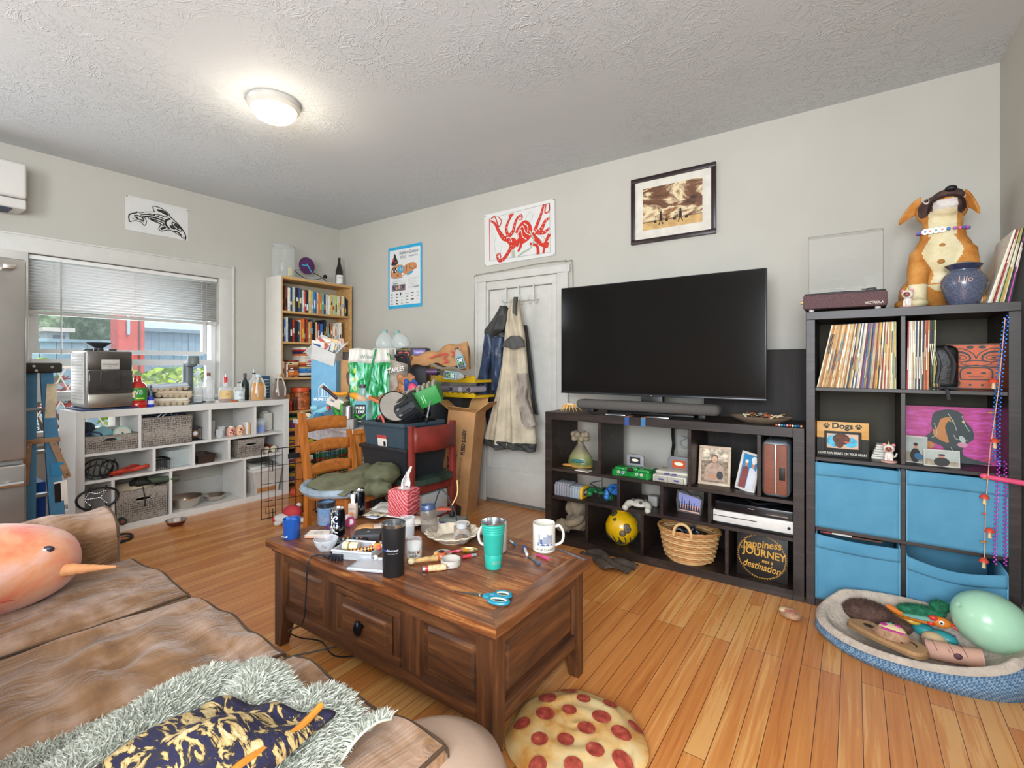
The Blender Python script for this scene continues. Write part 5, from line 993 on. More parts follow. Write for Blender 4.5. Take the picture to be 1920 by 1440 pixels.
# ---- inside the white shelf
Y0 = -2.415
def weave():
    m,n,l,bb = nodes('plastic_weave'); t = n.new('ShaderNodeTexCoord'); mp = n.new('ShaderNodeMapping'); l.new(t.outputs['Object'],mp.inputs[0]); mp.inputs['Scale'].default_value = (95,95,62)
    ck = n.new('ShaderNodeTexVoronoi'); l.new(mp.outputs[0],ck.inputs['Vector']); ck.inputs['Scale'].default_value = 1; ck.inputs['Randomness'].default_value = .35
    l.new(ramp(n,l,ck.outputs['Distance'],[(.28,'4a443e'),(.4,'877e74'),(.7,'a1988d')]),bb.inputs['Base Color']); bb.inputs['Roughness'].default_value = .6
    bump(n,l,bb,ck.outputs['Distance'],.8,.004); return m
WV = weave()
def basket(label,y0,y1,z,h,x0=.14,x1=.47,hole=True,group='woven plastic baskets'):
    t = thing('storage_basket',label,'basket',(0,0,z),group=group); w = y1-y0; f = .012
    def wall(p,q,dx,dy):
        b.add([(p[0]+dx*f,p[1]+dy*f,0),(q[0]+dx*f,q[1]+dy*f,0),(q[0],q[1],h),(p[0],p[1],h)],[(0,1,2,3)])
    b = B(WV)
    if hole:
        c = (y0+y1)/2; a,d = .055,h*.62; e = d+.028
        X = lambda zz: x1-f*(1-zz/h)
        def qd(ya,za,yb,zb): b.add([(X(za),ya,za),(X(za),yb,za),(X(zb),yb,zb),(X(zb),ya,zb)],[(0,1,2,3)])
        qd(y0,0,y1,d); qd(y0,e,y1,h); qd(y0,d,c-a,e); qd(c+a,d,y1,e)
    else: wall((x1,y0),(x1,y1),-1,0)
    wall((x1,y1),(x0,y1),0,-1); wall((x0,y1),(x0,y0),1,0); wall((x0,y0),(x1,y0),0,1); b.add([(x0,y0,.002),(x1,y0,.002),(x1,y1,.002),(x0,y1,.002)],[(0,1,2,3)])
    b.obj('woven_body',t,solid=.004)
    b = B(P('6f665d',.5)); b.tube([(x1,y0,h),(x1,y1,h),(x0,y1,h),(x0,y0,h)],.005,6,True); b.obj('rim',t)
    if hole: b = B(P('b5aca1',.5)); b.tube([(X(e)+.002,c+a*math.cos(k*PI/8)*(1.0),(d+e)/2+.014*math.sin(k*PI/8)) for k in range(16)],.003,5,True); b.obj('handle_rim',t)
    return t
T1,T2,T3 = .587,.397,.05
basket('low woven grey basket with lids and tubs at the left end of the top row',Y0+.055,Y0+.355,T1,.115)
basket('tall woven grey basket crammed with black cables in the top row',-2.035,-1.70,T1,.215,hole=False,x1=.475)
basket('long low woven grey basket with an empty handle slot in the middle row',-1.345,-1.115,T2,.155,hole=True)
basket('tall woven grey basket holding tote bags in the bottom row',-2.19,-1.87,T3,.235)
it = lambda u,x: ys(u,x)
t = thing('spice_grinder','dark blue-grey lidded jar behind the low basket','jar',(.2,-2.29,T1)); b = B(P('4a5560',.3)); b.lathe([(.05,0),(.05,.10),(.038,.12),(.05,.14),(.052,.17),(.03,.195),(0,.2)],20); b.obj('body',t)
b = B(glass('9fd8e0',.55,.15)); b.box(-.05,.05,-.045,.045,0,.05,.008); solo(b,'plastic_tub','tilted turquoise plastic tub in the low basket','tub',(.33,-2.22,T1+.10),rot=(.6,.3,.3))
b = B(P('a9c9b9',.4)); b.cyl((0,0,0),(0,0,.012),.055,n=28); b.mat(P('d9d3c4',.5)); b.cyl((0,0,.012),(0,0,.014),.044,n=28); b.mat(P('3f6a60',.4)); b.cyl((0,0,.014),(0,0,.018),.006,n=10); solo(b,'tub_lid','round pale green lid leaning in the low basket','lid',(.38,-2.13,T1+.11),rot=(0,1.25,0))
b = B(P('2a3050',.4)); b.tube([(.035*math.cos(k*.4),.045*math.sin(k*.4),0) for k in range(16)],.006,8,True); solo(b,'black_ring','dark ring at the left of the low basket','ring',(.41,-2.30,T1+.11),rot=(0,1.0,0))
b = B(); r5 = random.Random(2)
for i in range(9): b.mat((P('22304a',.4),BLACK,P('b9c4cc',.4))[i % 3]); a,c_ = r5.uniform(.2,.4),r5.uniform(-1.98,-1.76); b.tube(sp([(a,c_-.06,T1+.2),(a+.03,c_,T1+.235+.012*(i % 3)),(a-.04,c_+.06,T1+.225),(a+.05,c_+.04,T1+.2)],5),.005,6)
b.mat(BLACK); b.box(.17,.45,-2.02,-1.72,T1+.17,T1+.2,.01); solo(b,'cable_tangle','tangle of black and white cables in the tall basket','cables',kind='stuff')
t = thing('candle_lantern','small black wire-framed metal stand beside the tall basket','stand',(.38,-1.645,T1)); b = B(P('1f1a24',.4)); b.box(-.045,.045,-.045,.045,0,.006); [b.tube([(x,y,0),(x,y,.10)],.002,5) for x in (-.036,.036) for y in (-.036,.036)]; b.tube([(-.036,-.036,.1),(.036,-.036,.1),(.036,.036,.1),(-.036,.036,.1)],.002,5,True); b.obj('wire_frame',t)
b = B(P('a8764a',.3,.5)); b.ball((0,0,.05),(.03,.03,.035),14,10); b.mat(P('e8e6e6',.4)); b.ball((.022,-.006,.055),(.012,.02,.02)); b.mat(P('3a3440',.5)); b.box(-.03,.03,-.03,.03,.1,.115,.01); b.obj('holder',t)
def tumbler(label,x,y,z,r=.026,h=.085,name='drinking_glass',al=.18): t = thing(name,label,'glass',(x,y,z)); b = B(glass('f2f5f5',al,.03)); b.lathe([(0,.006),(r*.8,.006),(r,h),(r+.0015,h),(r*.86,0),(0,0)],20); b.obj('vessel',t); return t
tumbler('clear stemmed glass at the left of the second top cell',.33,-1.50,T1,.03,.14); tumbler('short clear tumbler left of the pink jars',.42,-1.47,T1,.03,.07); tumbler('second clear tumbler behind the short one',.36,-1.43,T1,.028,.085)
for i,y in enumerate((-1.36,-1.285)):
    t = thing('lidded_jar',('left','right')[i]+' one of two pink jars printed with animals in the white shelf','jar',(.38,y,T1),group='pink printed jars')
    b = B(P('e3a993' if i == 0 else 'e5b894',.35,var=.08,sc=25)); b.lathe([(.024,0),(.036,.012),(.038,.045),(.03,.068),(.02,.076),(0,.078)],24); b.obj('body',t)
    b = B(P('5a2f4a',.5)); [b.ball((.0345*math.cos(a),.0345*math.sin(a),z),(.006,.008,.007),8,6) for a,z in ((-.5,.03),(-.1,.045),(.1,.025),(-.3,.052),(.3,.04))]; b.mat(P('d9702a',.5)); [b.ball((.0345*math.cos(a),.0345*math.sin(a),z),(.005,.006,.006),8,6) for a,z in ((-.3,.035),(.0,.056),(.15,.04))]; b.obj('painted_figures',t)
    b = B(P('f0e6dc',.4)); b.lathe([(.022,.074),(.02,.084),(0,.086)],16); b.obj('lid',t)
b = B(P('cda678',.6)); b.box(-.08,.06,-.006,.006,0,.10,.003); solo(b,'cutting_board','small light wood board standing right of the pink jars','board',(.36,-1.222,T1))
b = B(P('e3ddd6',.5)); b.box(-.08,.06,-.016,-.002,0,.11,.004); solo(b,'white_tile','white card standing against the light wood board','card',(.35,-1.226,T1))
t = thing('plastic_container','clear tub half full of vivid blue liquid in the top right cell','tub',(.38,-1.10,T1)); b = B(glass('e6f0f4',.25,.05)); b.lathe([(.046,0),(.058,.10),(.06,.10)],4,cap=False); b.ball((0,0,.10),(.045,.05,.03),16,8); b.obj('tub',t)
b = B(P('1f57b8',.2)); b.lathe([(.044,.002),(.052,.06),(0,.06)],4); b.obj('liquid',t)
b = B(BLACK); b.ball((0,0,.11),(.05,.05,.05),16,10); solo(b,'dark_bowl','black dome-shaped lid behind the blue tub','lid',(.22,-1.11,T1+.03))
b = B(P('c9c4ba',.5)); b.box(-.06,.06,-.045,.045,0,.17,.02); b.lathe([(.03,.165),(.034,.18),(0,.185)],16); solo(b,'white_pitcher','off-white tall pitcher in the top right cell','pitcher',(.28,-1.01,T1))
# middle row
b = B(BLACK)
def hoop(cx,cy,cz,ry,rz_,tilt,r=.0065): b.tube([(cx+tilt*math.cos(k*PI/12),cy+ry*math.cos(k*PI/12),cz+rz_*math.sin(k*PI/12)) for k in range(24)],r,7,True)
hoop(.44,-2.29,T2+.05,.06,.05,.03); hoop(.40,-2.27,T2+.075,.075,.06,.04); hoop(.43,-2.22,T2+.06,.06,.06,-.03); [b.tube([(.42,-2.34+i*.03,T2+.01),(.38,-2.31+i*.035,T2+.12)],.004,5) for i in range(5)]
solo(b,'harness','black rubber strap harness heaped in the left middle cell','harness')
def cleat(label,loc,rot):
    t = thing('ice_cleat',label,'ice cleat',loc,rot=rot); b = B(P('161618',.5)); b.tube([(.075*math.cos(k*PI/14)*(1+.12*math.cos(k*PI/14)),.115*math.sin(k*PI/14),0) for k in range(28)],.0075,8,True); [b.tube([(.078*s_,y,0),(.045*s_,y*.9,.0)],.006,6) for s_ in (-1,1) for y in (-.04,.05)]; b.obj('rubber_loop',t)
    b = B(CHROME)
    for pts in ([(-.045,-.04),(0,-.07),(.045,-.04)],[(-.045,.05),(0,.02),(.045,.05)],[(-.045,-.04),(-.03,.0),(-.045,.05)],[(0,-.07),(0,-.03),(0,.02)]):
        for p_ in sp([(x,y,0) for x,y in pts],5): b.ball((p_.x,p_.y,0),.005,6,5)
    b.obj('chain',t)
cleat('black ice cleat with chains hanging in front of the lower left cell',(.495,-2.30,.28),(0,PI/2-.05,0)); cleat('black ice cleat with chains lying on the floor near the sofa arm',(onz(218,1011,.01).x,onz(218,1011,.01).y,.009),(0,0,.9))
b = B(P('c23a1e',.6,var=.1)); b.tube(sp([(.40,-2.22,T2+.02),(.45,-2.16,T2+.035),(.42,-2.08,T2+.03),(.44,-2.0,T2+.045),(.38,-2.0,T2+.03),(.38,-2.1,T2+.02),(.42,-2.2,T2+.015)],6),[.014+.003*math.sin(i) for i in range(37)],8); b.mat(P('a02f1a',.6)); b.tube(sp([(.36,-2.16,T2+.01),(.40,-2.08,T2+.055),(.36,-2.02,T2+.04)],6),.010,8)
solo(b,'orange_harness','orange webbing strap coiled in the left middle cell','strap')
b = B(BLACK); b.box(.33,.34,-1.93,-1.82,.07,.08)
t = thing('wire_basket','small black wire basket in the second middle cell','basket',(.39,-1.90,T2)); b = B(BLACK)
for z_,w_ in ((.0,.002),(.075,.004),(.082,.004)): b.tube([(-.06,-.04,z_),(.07,-.04,z_),(.07,.05,z_),(-.06,.05,z_)],w_,5,True)
[b.tube([(x,y,0),(x,y,.08)],.0013,4) for x in [-.06+.0163*k for k in range(9)] for y in (-.04,.05)]; [b.tube([(x,y,0),(x,y,.08)],.0013,4) for y in [-.04+.0128*k for k in range(8)] for x in (-.06,.07)]; b.obj('wire_body',t)
b = B(glass('d8e2df',.3,.04)); b.prism([(-.10,-.07),(.08,-.07),(.08,.07),(-.10,.07)],0,.008); [b.box(*q,.006,.13) for q in ((-.10,-.096,-.075,.075),(.08,.084,-.075,.075),(-.1,.084,-.077,-.073),(-.1,.084,.073,.077))]; solo(b,'glass_dish','clear glass loaf dish in the second middle cell','dish',(.33,-1.765,T2))
t = thing('loaf_pan','dark bronze non-stick loaf pan in the third middle cell','pan',(.36,-1.585,T2)); b = B(P('5a4f48',.35,.7)); b.add([(-.11,-.055,0),(.09,-.055,0),(.09,.055,0),(-.11,.055,0),(-.12,-.065,.065),(.10,-.065,.065),(.10,.065,.065),(-.12,.065,.065)],[(0,3,2,1),(0,1,5,4),(1,2,6,5),(2,3,7,6),(3,0,4,7)]); b.obj('body',t,solid=.003)
b = B(P('6a5f57',.3,.7)); b.tube([(-.122,-.067,.066),(.105,-.067,.066),(.105,.067,.066),(-.122,.067,.066)],.004,6,True); b.obj('rim',t)
for i,y in enumerate((-1.075,-1.005)):
    t = thing('canister',('left','right')[i]+' one of two patterned cans lying in the right middle cell','can',(.36,y,T2+.032),group='lying cans'); b = B(P('4a3550' if i == 0 else '8a3f2a',.4,var=.3,sc=30)); b.cyl((-.1,0,0),(.06,0,0),.031,n=20); b.obj('body',t); b = B(P('d9cdb4',.4)); b.cyl((.06,0,0),(.066,0,0),.029,n=20); b.obj('lid',t)
# bottom row
b = B(P('cfbd9f',.8,bmp=.3)); b.grid(lambda u,v: (.2+.25*v,-2.17+.29*u,T3+.215+.075*math.sin(PI*u)*math.sin(PI*v)+.02*math.sin(9*u+4*v)),16,12); solo(b,'canvas_bag','folded cream canvas tote bags in the bottom basket','bag',solid=.006)
b = B(P('22231f',.6,var=.2)); b.ball((.40,-2.02,T3+.27),(.06,.07,.035),18,10,fn=lambda d: 1+.12*math.sin(6*d.x+5*d.y)); b.mat(P('3f4a3a',.6)); b.tube([(.42,-1.98,T3+.275),(.46,-1.79,T3+.265)],[.028,.022],12); b.mat(P('8a5a3a',.5)); b.cyl((.46,-1.79,T3+.265),(.461,-1.786,T3+.265),.014,n=12); b.mat(BLACK); b.tube([(.47,-2.03,T3+.25),(.482,-2.02,T3+.17),(.482,-2.02,T3+.12)],.004,5); b.ball((.483,-2.02,T3+.11),.009,8,6)
solo(b,'umbrella','black and olive folded umbrella lying across the bottom basket','umbrella')
b = B(P('2f3a34',.5)); b.cyl((.30,-2.155,T3+.028),(.50,-2.16,T3+.028),.026,n=18); b.mat(P('8a4a3a',.5)); b.cyl((.50,-2.16,T3+.028),(.503,-2.16,T3+.028),.012,n=12); solo(b,'rolled_mat','dark rolled tube lying at the foot of the bottom basket','tube')
def bowl(label,loc,r,h,m,m2=None,name='metal_bowl'):
    t = thing(name,label,'bowl',loc); b = B(m); b.lathe([(0,.002),(r*.55,.0),(r*.8,h*.35),(r*.97,h*.97),(r,h)],32,cap=False); b.obj('outer',t)
    b = B(m2 or m); b.lathe([(0,.006),(r*.55,.006),(r*.77,h*.38),(r*.94,h*.96),(r*1.03,h+.002),(r,h-.004)],32,cap=False); b.obj('inner',t)
BR = P('d9d2ca',.22,1,var=.03)
bowl('large stainless steel mixing bowl in the bottom row of the white shelf',(.36,-1.70,T3),.115,.085,BR); bowl('shallow stainless bowl right of the large mixing bowl',(.33,-1.47,T3),.085,.045,BR)
p_ = onz(330,985,0); bowl('small dark red pet bowl on the wooden floor before the white shelf',(p_.x,p_.y,0),.068,.04,P('5a1f22',.4),BR,'pet_bowl')
fb = thing('food_bin','white lidded pet food bin in the bottom right cell','bin',(.30,-1.10,T3)); b = B(P('c9c4bc',.4)); b.add([(-.12,-.10,0),(.17,-.10,0),(.17,.11,0),(-.12,.11,0),(-.13,-.125,.2),(.19,-.125,.2),(.19,.135,.2),(-.13,.135,.2)],[(0,3,2,1),(4,5,6,7),(0,1,5,4),(1,2,6,5),(2,3,7,6),(3,0,4,7)]); b.obj('body',fb)
b = B(P('d4cfc6',.4)); b.box(-.135,.20,-.13,.14,.2,.225,.01); b.grid(lambda u,v: (-.12+.28*v,-.12+.25*u,.225+.055*(1-v)),2,6); b.obj('lid',fb,solid=.006); b = B(P('6a675f',.3)); b.box(-.02,.12,-.075,.085,.262,.268); b.obj('window',fb)
b = B(P('b07a4a',.8)); b.box(.168,.1755,-.085,.09,.015,.06,.003); b.obj('food_level',fb)
# ================================================================== bookcase in the corner
BIRCH = wood('birch_veneer','b98d55','c99c62','d6ad76',.5,1,.7,.05)
CREAM = P('d2ccc2',.5,var=.02)
bc = thing('bookcase','tall birch bookcase with a cream side in the room corner','bookcase',(0,0,0))
BY0,BY1,BD = -.86,-.045,.285
b = B(CREAM); b.box(.012,BD,BY0,BY0+.012,0,2.06,.002); b.mat(BIRCH); b.box(.012,BD,BY0+.012,BY0+.022,0,2.06); b.obj('side_panel',bc)
b = B(BIRCH); b.box(.012,BD,BY1-.022,BY1,0,2.06,.002); b.obj('side_panel',bc)
b = B(BIRCH); b.box(.012,BD,BY0+.022,BY1-.022,2.035,2.06,.002); b.mat(CREAM); b.box(.012,BD,BY0,BY1,2.06,2.063); b.obj('top_panel',bc)
b = B(P('b5a78f',.7)); b.box(.012,.018,BY0+.02,BY1-.02,.05,2.04); b.obj('back_panel',bc)
BS = [.06,.40,.745,1.075,1.425,1.725]
for z in BS: b = B(BIRCH); b.box(.02,BD-.004,BY0+.022,BY1-.022,z-.02,z,.002); b.obj('shelf',bc)
BCOL = ['1c1c1f','6a3a30','e6ddcc','1f4f6a','232326','3a66a8','4a4a4c','c7c7c0','1b2a22','d8c48a','c9b06a','2a7fc0','141416','d9cdb8','5fa89a','5a4a9a','e8e2d0','b9c27a','d5d0c4','a86a3a','e0cfa0','74858a','8a3a2c','b8302a','d8702a','2f2f60']
BNM = ['black','brown','cream','deep teal','charcoal','blue','dark grey','pale grey','dark green','sand','mustard','bright blue','jet black','beige','sea green','violet','ivory','lime','off-white','tan','straw','slate','maroon','red','orange','navy']
def book(x,y,z,th,h,c,label,group,flat=False,dep=.16,lean=0):
    b = B(P(c,.5,var=.12,sc=40)); r = random.Random(int(abs(y)*1e5+z*37)); c2 = r.choice(['efe7d6','d9b84a','c23a2f','e9e9ea','1a1a1c','8fb0c9'])
    if flat: b.box(-dep,0,0,h,0,th,.0015); b.mat(P(c2,.5)); a = h*r.uniform(.1,.4); b.box(0,.0006,a,a+h*r.uniform(.2,.5),th*.3,th*.7)
    else: b.box(-dep,0,-th/2,th/2,0,h,.0015); b.mat(P(c2,.5)); a = h*r.uniform(.1,.5); b.box(0,.0006,-th*.28,th*.28,a,a+h*r.uniform(.12,.4))
    return solo(b,'book',label,'book',(x,y,z),rot=(lean,0,0),group=group)
r6 = random.Random(17)
seq1 = [0,1,2,3,7,4,5,6,7,23,8,9,10,11,12,13,24,14,25,7,16,10,18,17,18,19,20,21,8,0,22]
y = BY0+.03
for i,k in enumerate(seq1):
    th = r6.choice([.017,.021,.026,.029]); book(.262-r6.uniform(0,.02),y+th/2,BS[5],th,.245-.05*(i/31)+r6.uniform(-.012,.012),BCOL[k],'%s book from left on the top bookcase shelf, %s spine' % (nth(i),BNM[k]),'books on the top shelf'); y += th+.0012
seq2 = [0,5,7,25,4,23,0,3,2,24,1,22,10,24,3,12,9,23,25,5,0,4,6,21,12,19,2,13,18,16,19]
y = BY0+.03
for i,k in enumerate(seq2):
    th = r6.choice([.016,.020,.024,.028]); book(.262-r6.uniform(0,.02),y+th/2,BS[4],th,.215+r6.uniform(-.03,.03),BCOL[k],'%s book from left on the second bookcase shelf, %s spine' % (nth(i),BNM[k]),'books on the second shelf'); y += th+.0012
y = BY0+.03
for i,k in enumerate((20,13,22,16)): book(.24,y+.009,BS[3]+.0,.016,.17-.012*i,BCOL[k],'%s of the thin books standing at the left of the third shelf, %s' % (nth(i),BNM[k]),'thin books on the third shelf'); y += .018
z = BS[3]
for i,k in enumerate((19,24,19,1,19,20,1)): t_ = .022+.005*(i % 2); book(.235,y+.005,z,t_,.11,BCOL[k],'%s from bottom of the left pile of lying books on the third shelf' % nth(i),'left book pile',True); z += t_+.0008
z = BS[3]
for i,k in enumerate((0,18,5,11,10,22,24,18,2,13,24,25,23,2)): t_ = .018+.006*(i % 2); book(.26,y+.125,z,t_,.2-.01*(i % 3),BCOL[k],'%s from bottom of the tall middle pile of lying books, %s' % (nth(i),BNM[k]),'middle book pile',True); z += t_+.0006
for i,k in enumerate((0,12,2,0,6,20)): book(.25,BY1-.05-.028*i,BS[3]+.12,.022,.14,BCOL[k],'%s from right of the books at the right end of the third shelf' % nth(i),'right books on the third shelf')
b = B(P('4a3a34',.6)); b.box(.1,.26,BY1-.24,BY1-.03,0,.118,.004); solo(b,'storage_box','dark brown box under the books at the right of the third shelf','box',(0,0,BS[3]))
b = B(P('c94a55',.5,var=.3,sc=40)); b.cyl((.24,BY0+.05,BS[3]+.028),(.24,BY0+.20,BS[3]+.028),.026,n=16); 
# lower shelves: tub and jumbled boxes
t = thing('snack_tub','clear tub of red and tan snacks with an orange lid on a lower shelf','tub',(.19,-.60,BS[2])); b = B(P('b5602f',.4,var=.5,sc=30)); b.lathe([(.085,0),(.095,.01),(.095,.17),(.08,.185)],24); b.obj('body',t)
b = B(P('d8552a',.4)); b.cyl((0,0,.185),(0,0,.225),.088,n=28); b.obj('lid',t)
for i,(y_,h_,c) in enumerate(((-.80,.17,'c98a4a'),(-.76,.10,'d04a2a'),(-.72,.14,'6a3a2a'),(-.47,.2,'2f6a8a'),(-.35,.16,'3a3a3a'))):
    b = B(P(c,.5,var=.35,sc=35)); b.box(.1,.27,-.018,.045,0,h_,.004); solo(b,'food_packet','%s from left of the small boxes and packets beside the orange-lidded tub' % nth(i),'packet',(0,y_,BS[2]),group='packets on the lower shelf')
GM = ['3a6aa0','1f2a3a','c94a2a','2a2a2c','d9b02a','3f8a5a','5a8ab0','8a3a5a','d8d0c0','2f4a6a','e0a030','3a9a4a']
for s_i,zb in ((1,.40),(0,.06)):
    z = zb; i = 0
    while z < zb+.27:
        h_ = .032+.014*((i*7+s_i) % 3); c = GM[(i*5+s_i*4) % 12]; b = B(P(c,.5,var=.4,sc=22)); b.box(.04,.275-.01*(i % 3),0,.33+.02*(i % 2),0,h_,.002); b.mat(P(GM[(i*3+7) % 12],.5)); b.box(.27,.2762-.01*(i % 3),.03,.14,h_*.2,h_*.8)
        for q in (0,1): 
            b2 = b
        solo(b,'board_game_box','%s from bottom of the game boxes piled on the %s bookcase shelf' % (nth(i),('lowest','second lowest')[s_i]),'game box',(0,BY0+.03,z),group='game boxes, shelf %s' % ('low' if s_i == 0 else 'upper'))
        b = B(P(GM[(i*3+5) % 12],.5,var=.4,sc=22)); b.box(.04,.27-.012*(i % 2),0,.36,0,h_,.002); b.mat(P(GM[(i+2) % 12],.5)); b.box(.262,.2712-.012*(i % 2),.1,.25,h_*.2,h_*.8)
        solo(b,'board_game_box','%s from bottom of the right-hand game boxes on the %s bookcase shelf' % (nth(i),('lowest','second lowest')[s_i]),'game box',(0,BY0+.40,z),group='right game boxes, shelf %s' % ('low' if s_i == 0 else 'upper'))
        z += h_+.001; i += 1
# on top of the bookcase
gj = thing('glass_jar','large clear glass jar on top of the bookcase','jar',(.17,-.765,2.063)); b = B(glass('dfe6df',.16,.04)); b.lathe([(0,.004),(.098,.004),(.105,.02),(.105,.26),(.10,.29),(.098,.30),(.104,.305)],32,cap=False); b.obj('body',gj)
b = B(glass('c3ccd2',.5,.05)); b.tube([(.104*math.cos(k*PI/16),.104*math.sin(k*PI/16),.305) for k in range(32)],.005,6,True); b.cyl((0,0,0),(0,0,.008),.098,n=28); b.obj('rim',gj)
b = B(P('d9cf9a',.5)); b.box(.03,.05,.03,.06,.008,.10); b.mat(BLACK); b.box(.035,.055,.03,.06,.0085,.02); solo(b,'vial','small cream vial inside the large glass jar','vial',(.17,-.765,2.063))
ck = thing('table_clock','wire rocking clock with a purple disc face and blue hands on the bookcase','clock',(.17,-.50,2.064))
b = B(P('5a2f5f',.35,.3,var=.15)); b.cyl((0,-.015,.155),(.006,-.015,.155),.088,n=40); b.obj('clock_face',ck)
b = B(P('4ab8dc',.4)); b.at((.008,-.018,.155),(0,0,0)); b.tube([(0,0,.02),(0,.045,-.045),(0,.06,-.065)],.005,5); b.tube([(0,0,0),(0,-.04,.0),(0,-.055,.004)],.006,5); b.obj('clock_hand',ck)
b = B(P('2a2628',.4,.6)); b.tube(sp([(0,-.15,.085),(0,-.05,.03),(0,.05,.02),(0,.17,.055)],6),.0035,6); b.tube(sp([(0,-.15,.085),(0,-.08,.105),(0,0,.10),(0,.08,.09),(0,.17,.055),(0,.25,.0)],6),.0035,6); b.ball((0,.20,.075),.022,14,10); b.obj('wire_base',ck)
wbt = thing('wine_bottle','dark red wine bottle with a white label on top of the bookcase','bottle',(.17,-.125,2.063)); b = B(P('241613',.12,var=.05,coat=.5)); b.lathe([(.036,0),(.039,.008),(.039,.16),(.028,.20),(.015,.25),(.0145,.305)],24); b.obj('body',wbt)
b = B(P('e2e0da',.6)); b.grid(lambda u,v: (.0398*math.cos(-1.5+2.6*u),.0398*math.sin(-1.5+2.6*u),.02+.095*v),14,2); q = B(); q.text('SERAFINE',.016,0,0,0); b.mat(P('3a3a40',.5)); b.add([(.0406*math.cos(-.25+p.x/.04),.0406*math.sin(-.25+p.x/.04),.085+p.y) for p in q.v],q.f); b.obj('label',wbt)
b = B(P('8a7a68',.4)); b.cyl((0,0,.303),(0,0,.312),.0155,n=14); b.obj('cap',wbt)
# ================================================================== dining table corner
PINE = wood('orange_pine','8a4c1c','b0672a','c98244',.45,2,.8,.1); PINEX = wood('orange_pine_x','8a4c1c','b0672a','c07636',.45,0,.8,.1)
WASH = P('b9b3b4',.6,var=.14,sc=25)
dt = thing('dining_table','scuffed wooden dining table with whitened top heaped with boxes and bags','table',(1.02,-1.175,0),-.134)
b = B(WASH); b.box(0,.95,0,.78,.722,.757,.004); b.obj('tabletop',dt)
b = B(PINEX); b.box(.958,.962,.0,.78,.722,.756); b.box(.9,.93,.06,.72,.62,.722); b.mat(WASH); b.box(.06,.89,.03,.05,.62,.722); b.obj('apron',dt)
for x,y_ in ((.045,.045),(.905,.045),(.045,.73),(.905,.73)):
    b = B(PINE); b.box(x-.035,x+.035,y_-.035,y_+.035,0,.722,.004); b.obj('leg',dt)
def ladder_chair(name,label,loc,rz):
    t = thing(name,label,'chair',loc,rz)
    # local: faces +x, back at x=0
    for y_ in (0,.36):
        b = B(PINE); b.add([(a+dx,y_+s_*.017,z) for a,z in ((0,0),(.02,.44),(-.05,.90)) for dx,s_ in ((-.02,-1),(.02,-1),(.02,1),(-.02,1))],[(0,3,2,1),(8,9,10,11)]+[(k*4+i,k*4+(i+1) % 4,k*4+4+(i+1) % 4,k*4+4+i) for k in (0,1) for i in range(4)]); b.obj('leg',t)
        b = B(PINE); b.box(.36,.395,y_-.017,y_+.017,0,.42,.003); b.obj('leg',t)
    for z,w in ((.81,.075),(.67,.065),(.53,.065)):
        x0 = .02-.07*(z-.44)/.46
        b = B(PINEX); b.grid(lambda u,v,z=z,w=w,x0=x0: (x0-.012*math.sin(PI*u),.015+.33*u,z-w/2+w*v+(.018*math.sin(PI*u) if v > .5 else .006*math.sin(PI*u))),14,4); b.obj('back_slat',t,solid=.016)
    b = B(PINEX); b.box(-.02,.40,-.02,.38,.425,.445,.006); b.obj('seat',t)
    b = B(PINEX); b.box(.0,.38,-.012,.006,.37,.425); b.box(.0,.38,.354,.372,.37,.425); b.box(.37,.388,.0,.36,.37,.425); b.obj('apron',t)
    return t
ladder_chair('ladder_back_chair','orange pine ladder-back chair with a grey-green jacket on its seat',(1.985,-1.66,0),.06)
b = B(P('6a6a52',.75,var=.2,sc=10,bmp=.3))
b.grid(lambda u,v: (2.02+.42*u+.02*math.sin(4*v),-1.72+.46*v,.475+.055*math.sin(PI*min(1,u*1.1))*math.sin(PI*v)+.028*math.sin(8*u+3*v)*math.sin(5*v)+.09*max(0,v-.55)*(1-u)-.10*max(0,.12-v)),34,26)
b.mat(P('8c9aa6',.7,var=.2,sc=10)); b.tube(sp([(2.02,-1.66,.475),(2.07,-1.735,.455),(2.2,-1.745,.445),(2.32,-1.73,.455),(2.42,-1.66,.46)],5),.022,8)
b.mat(P('5c5d44',.8,var=.2,sc=12)); b.ball((2.40,-1.42,.52),(.09,.12,.075),20,12,fn=lambda d: 1+.12*math.sin(6*d.x+4*d.z)*math.cos(5*d.y)); b.ball((2.48,-1.52,.475),(.09,.07,.05),18,12,fn=lambda d: 1+.14*math.sin(8*d.x+4*d.y))
solo(b,'jacket','crumpled grey-green jacket lying on the pine chair seat','jacket',solid=.004)
# red chair turned away, back toward the room
REDW = P('7a2a22',.5,var=.16,sc=8,bmp=.1)
rc = thing('red_chair','old red chair with a curved top rail and dark green seat holding storage totes','chair',(2.53,-1.29,0))
for y_ in (0,.38):
    b = B(REDW); b.box(-.018,.018,y_-.018,y_+.018,0,.82,.004); b.obj('leg',rc); b = B(REDW); b.box(-.44,-.405,y_-.018,y_+.018,0,.44,.004); b.obj('leg',rc)
b = B(REDW); b.grid(lambda u,v: (.02+.045*math.sin(PI*u),.0+.38*u,.655+.155*v),18,3); b.obj('top_rail',rc,solid=.018)
b = B(P('2b3a30',.5,var=.25,sc=10)); b.prism([(-.45,-.02),(.0,-.03),(.045,.08),(.055,.19),(.045,.30),(.0,.41),(-.45,.40)],.44,.475); b.obj('seat',rc)
b = B(REDW); b.box(-.42,.0,-.01,.006,.38,.44); b.box(-.42,.0,.374,.39,.38,.44); b.box(-.01,.008,0,.38,.38,.44); b.box(-.01,.008,0,.38,.18,.2); b.obj('stretcher',rc)
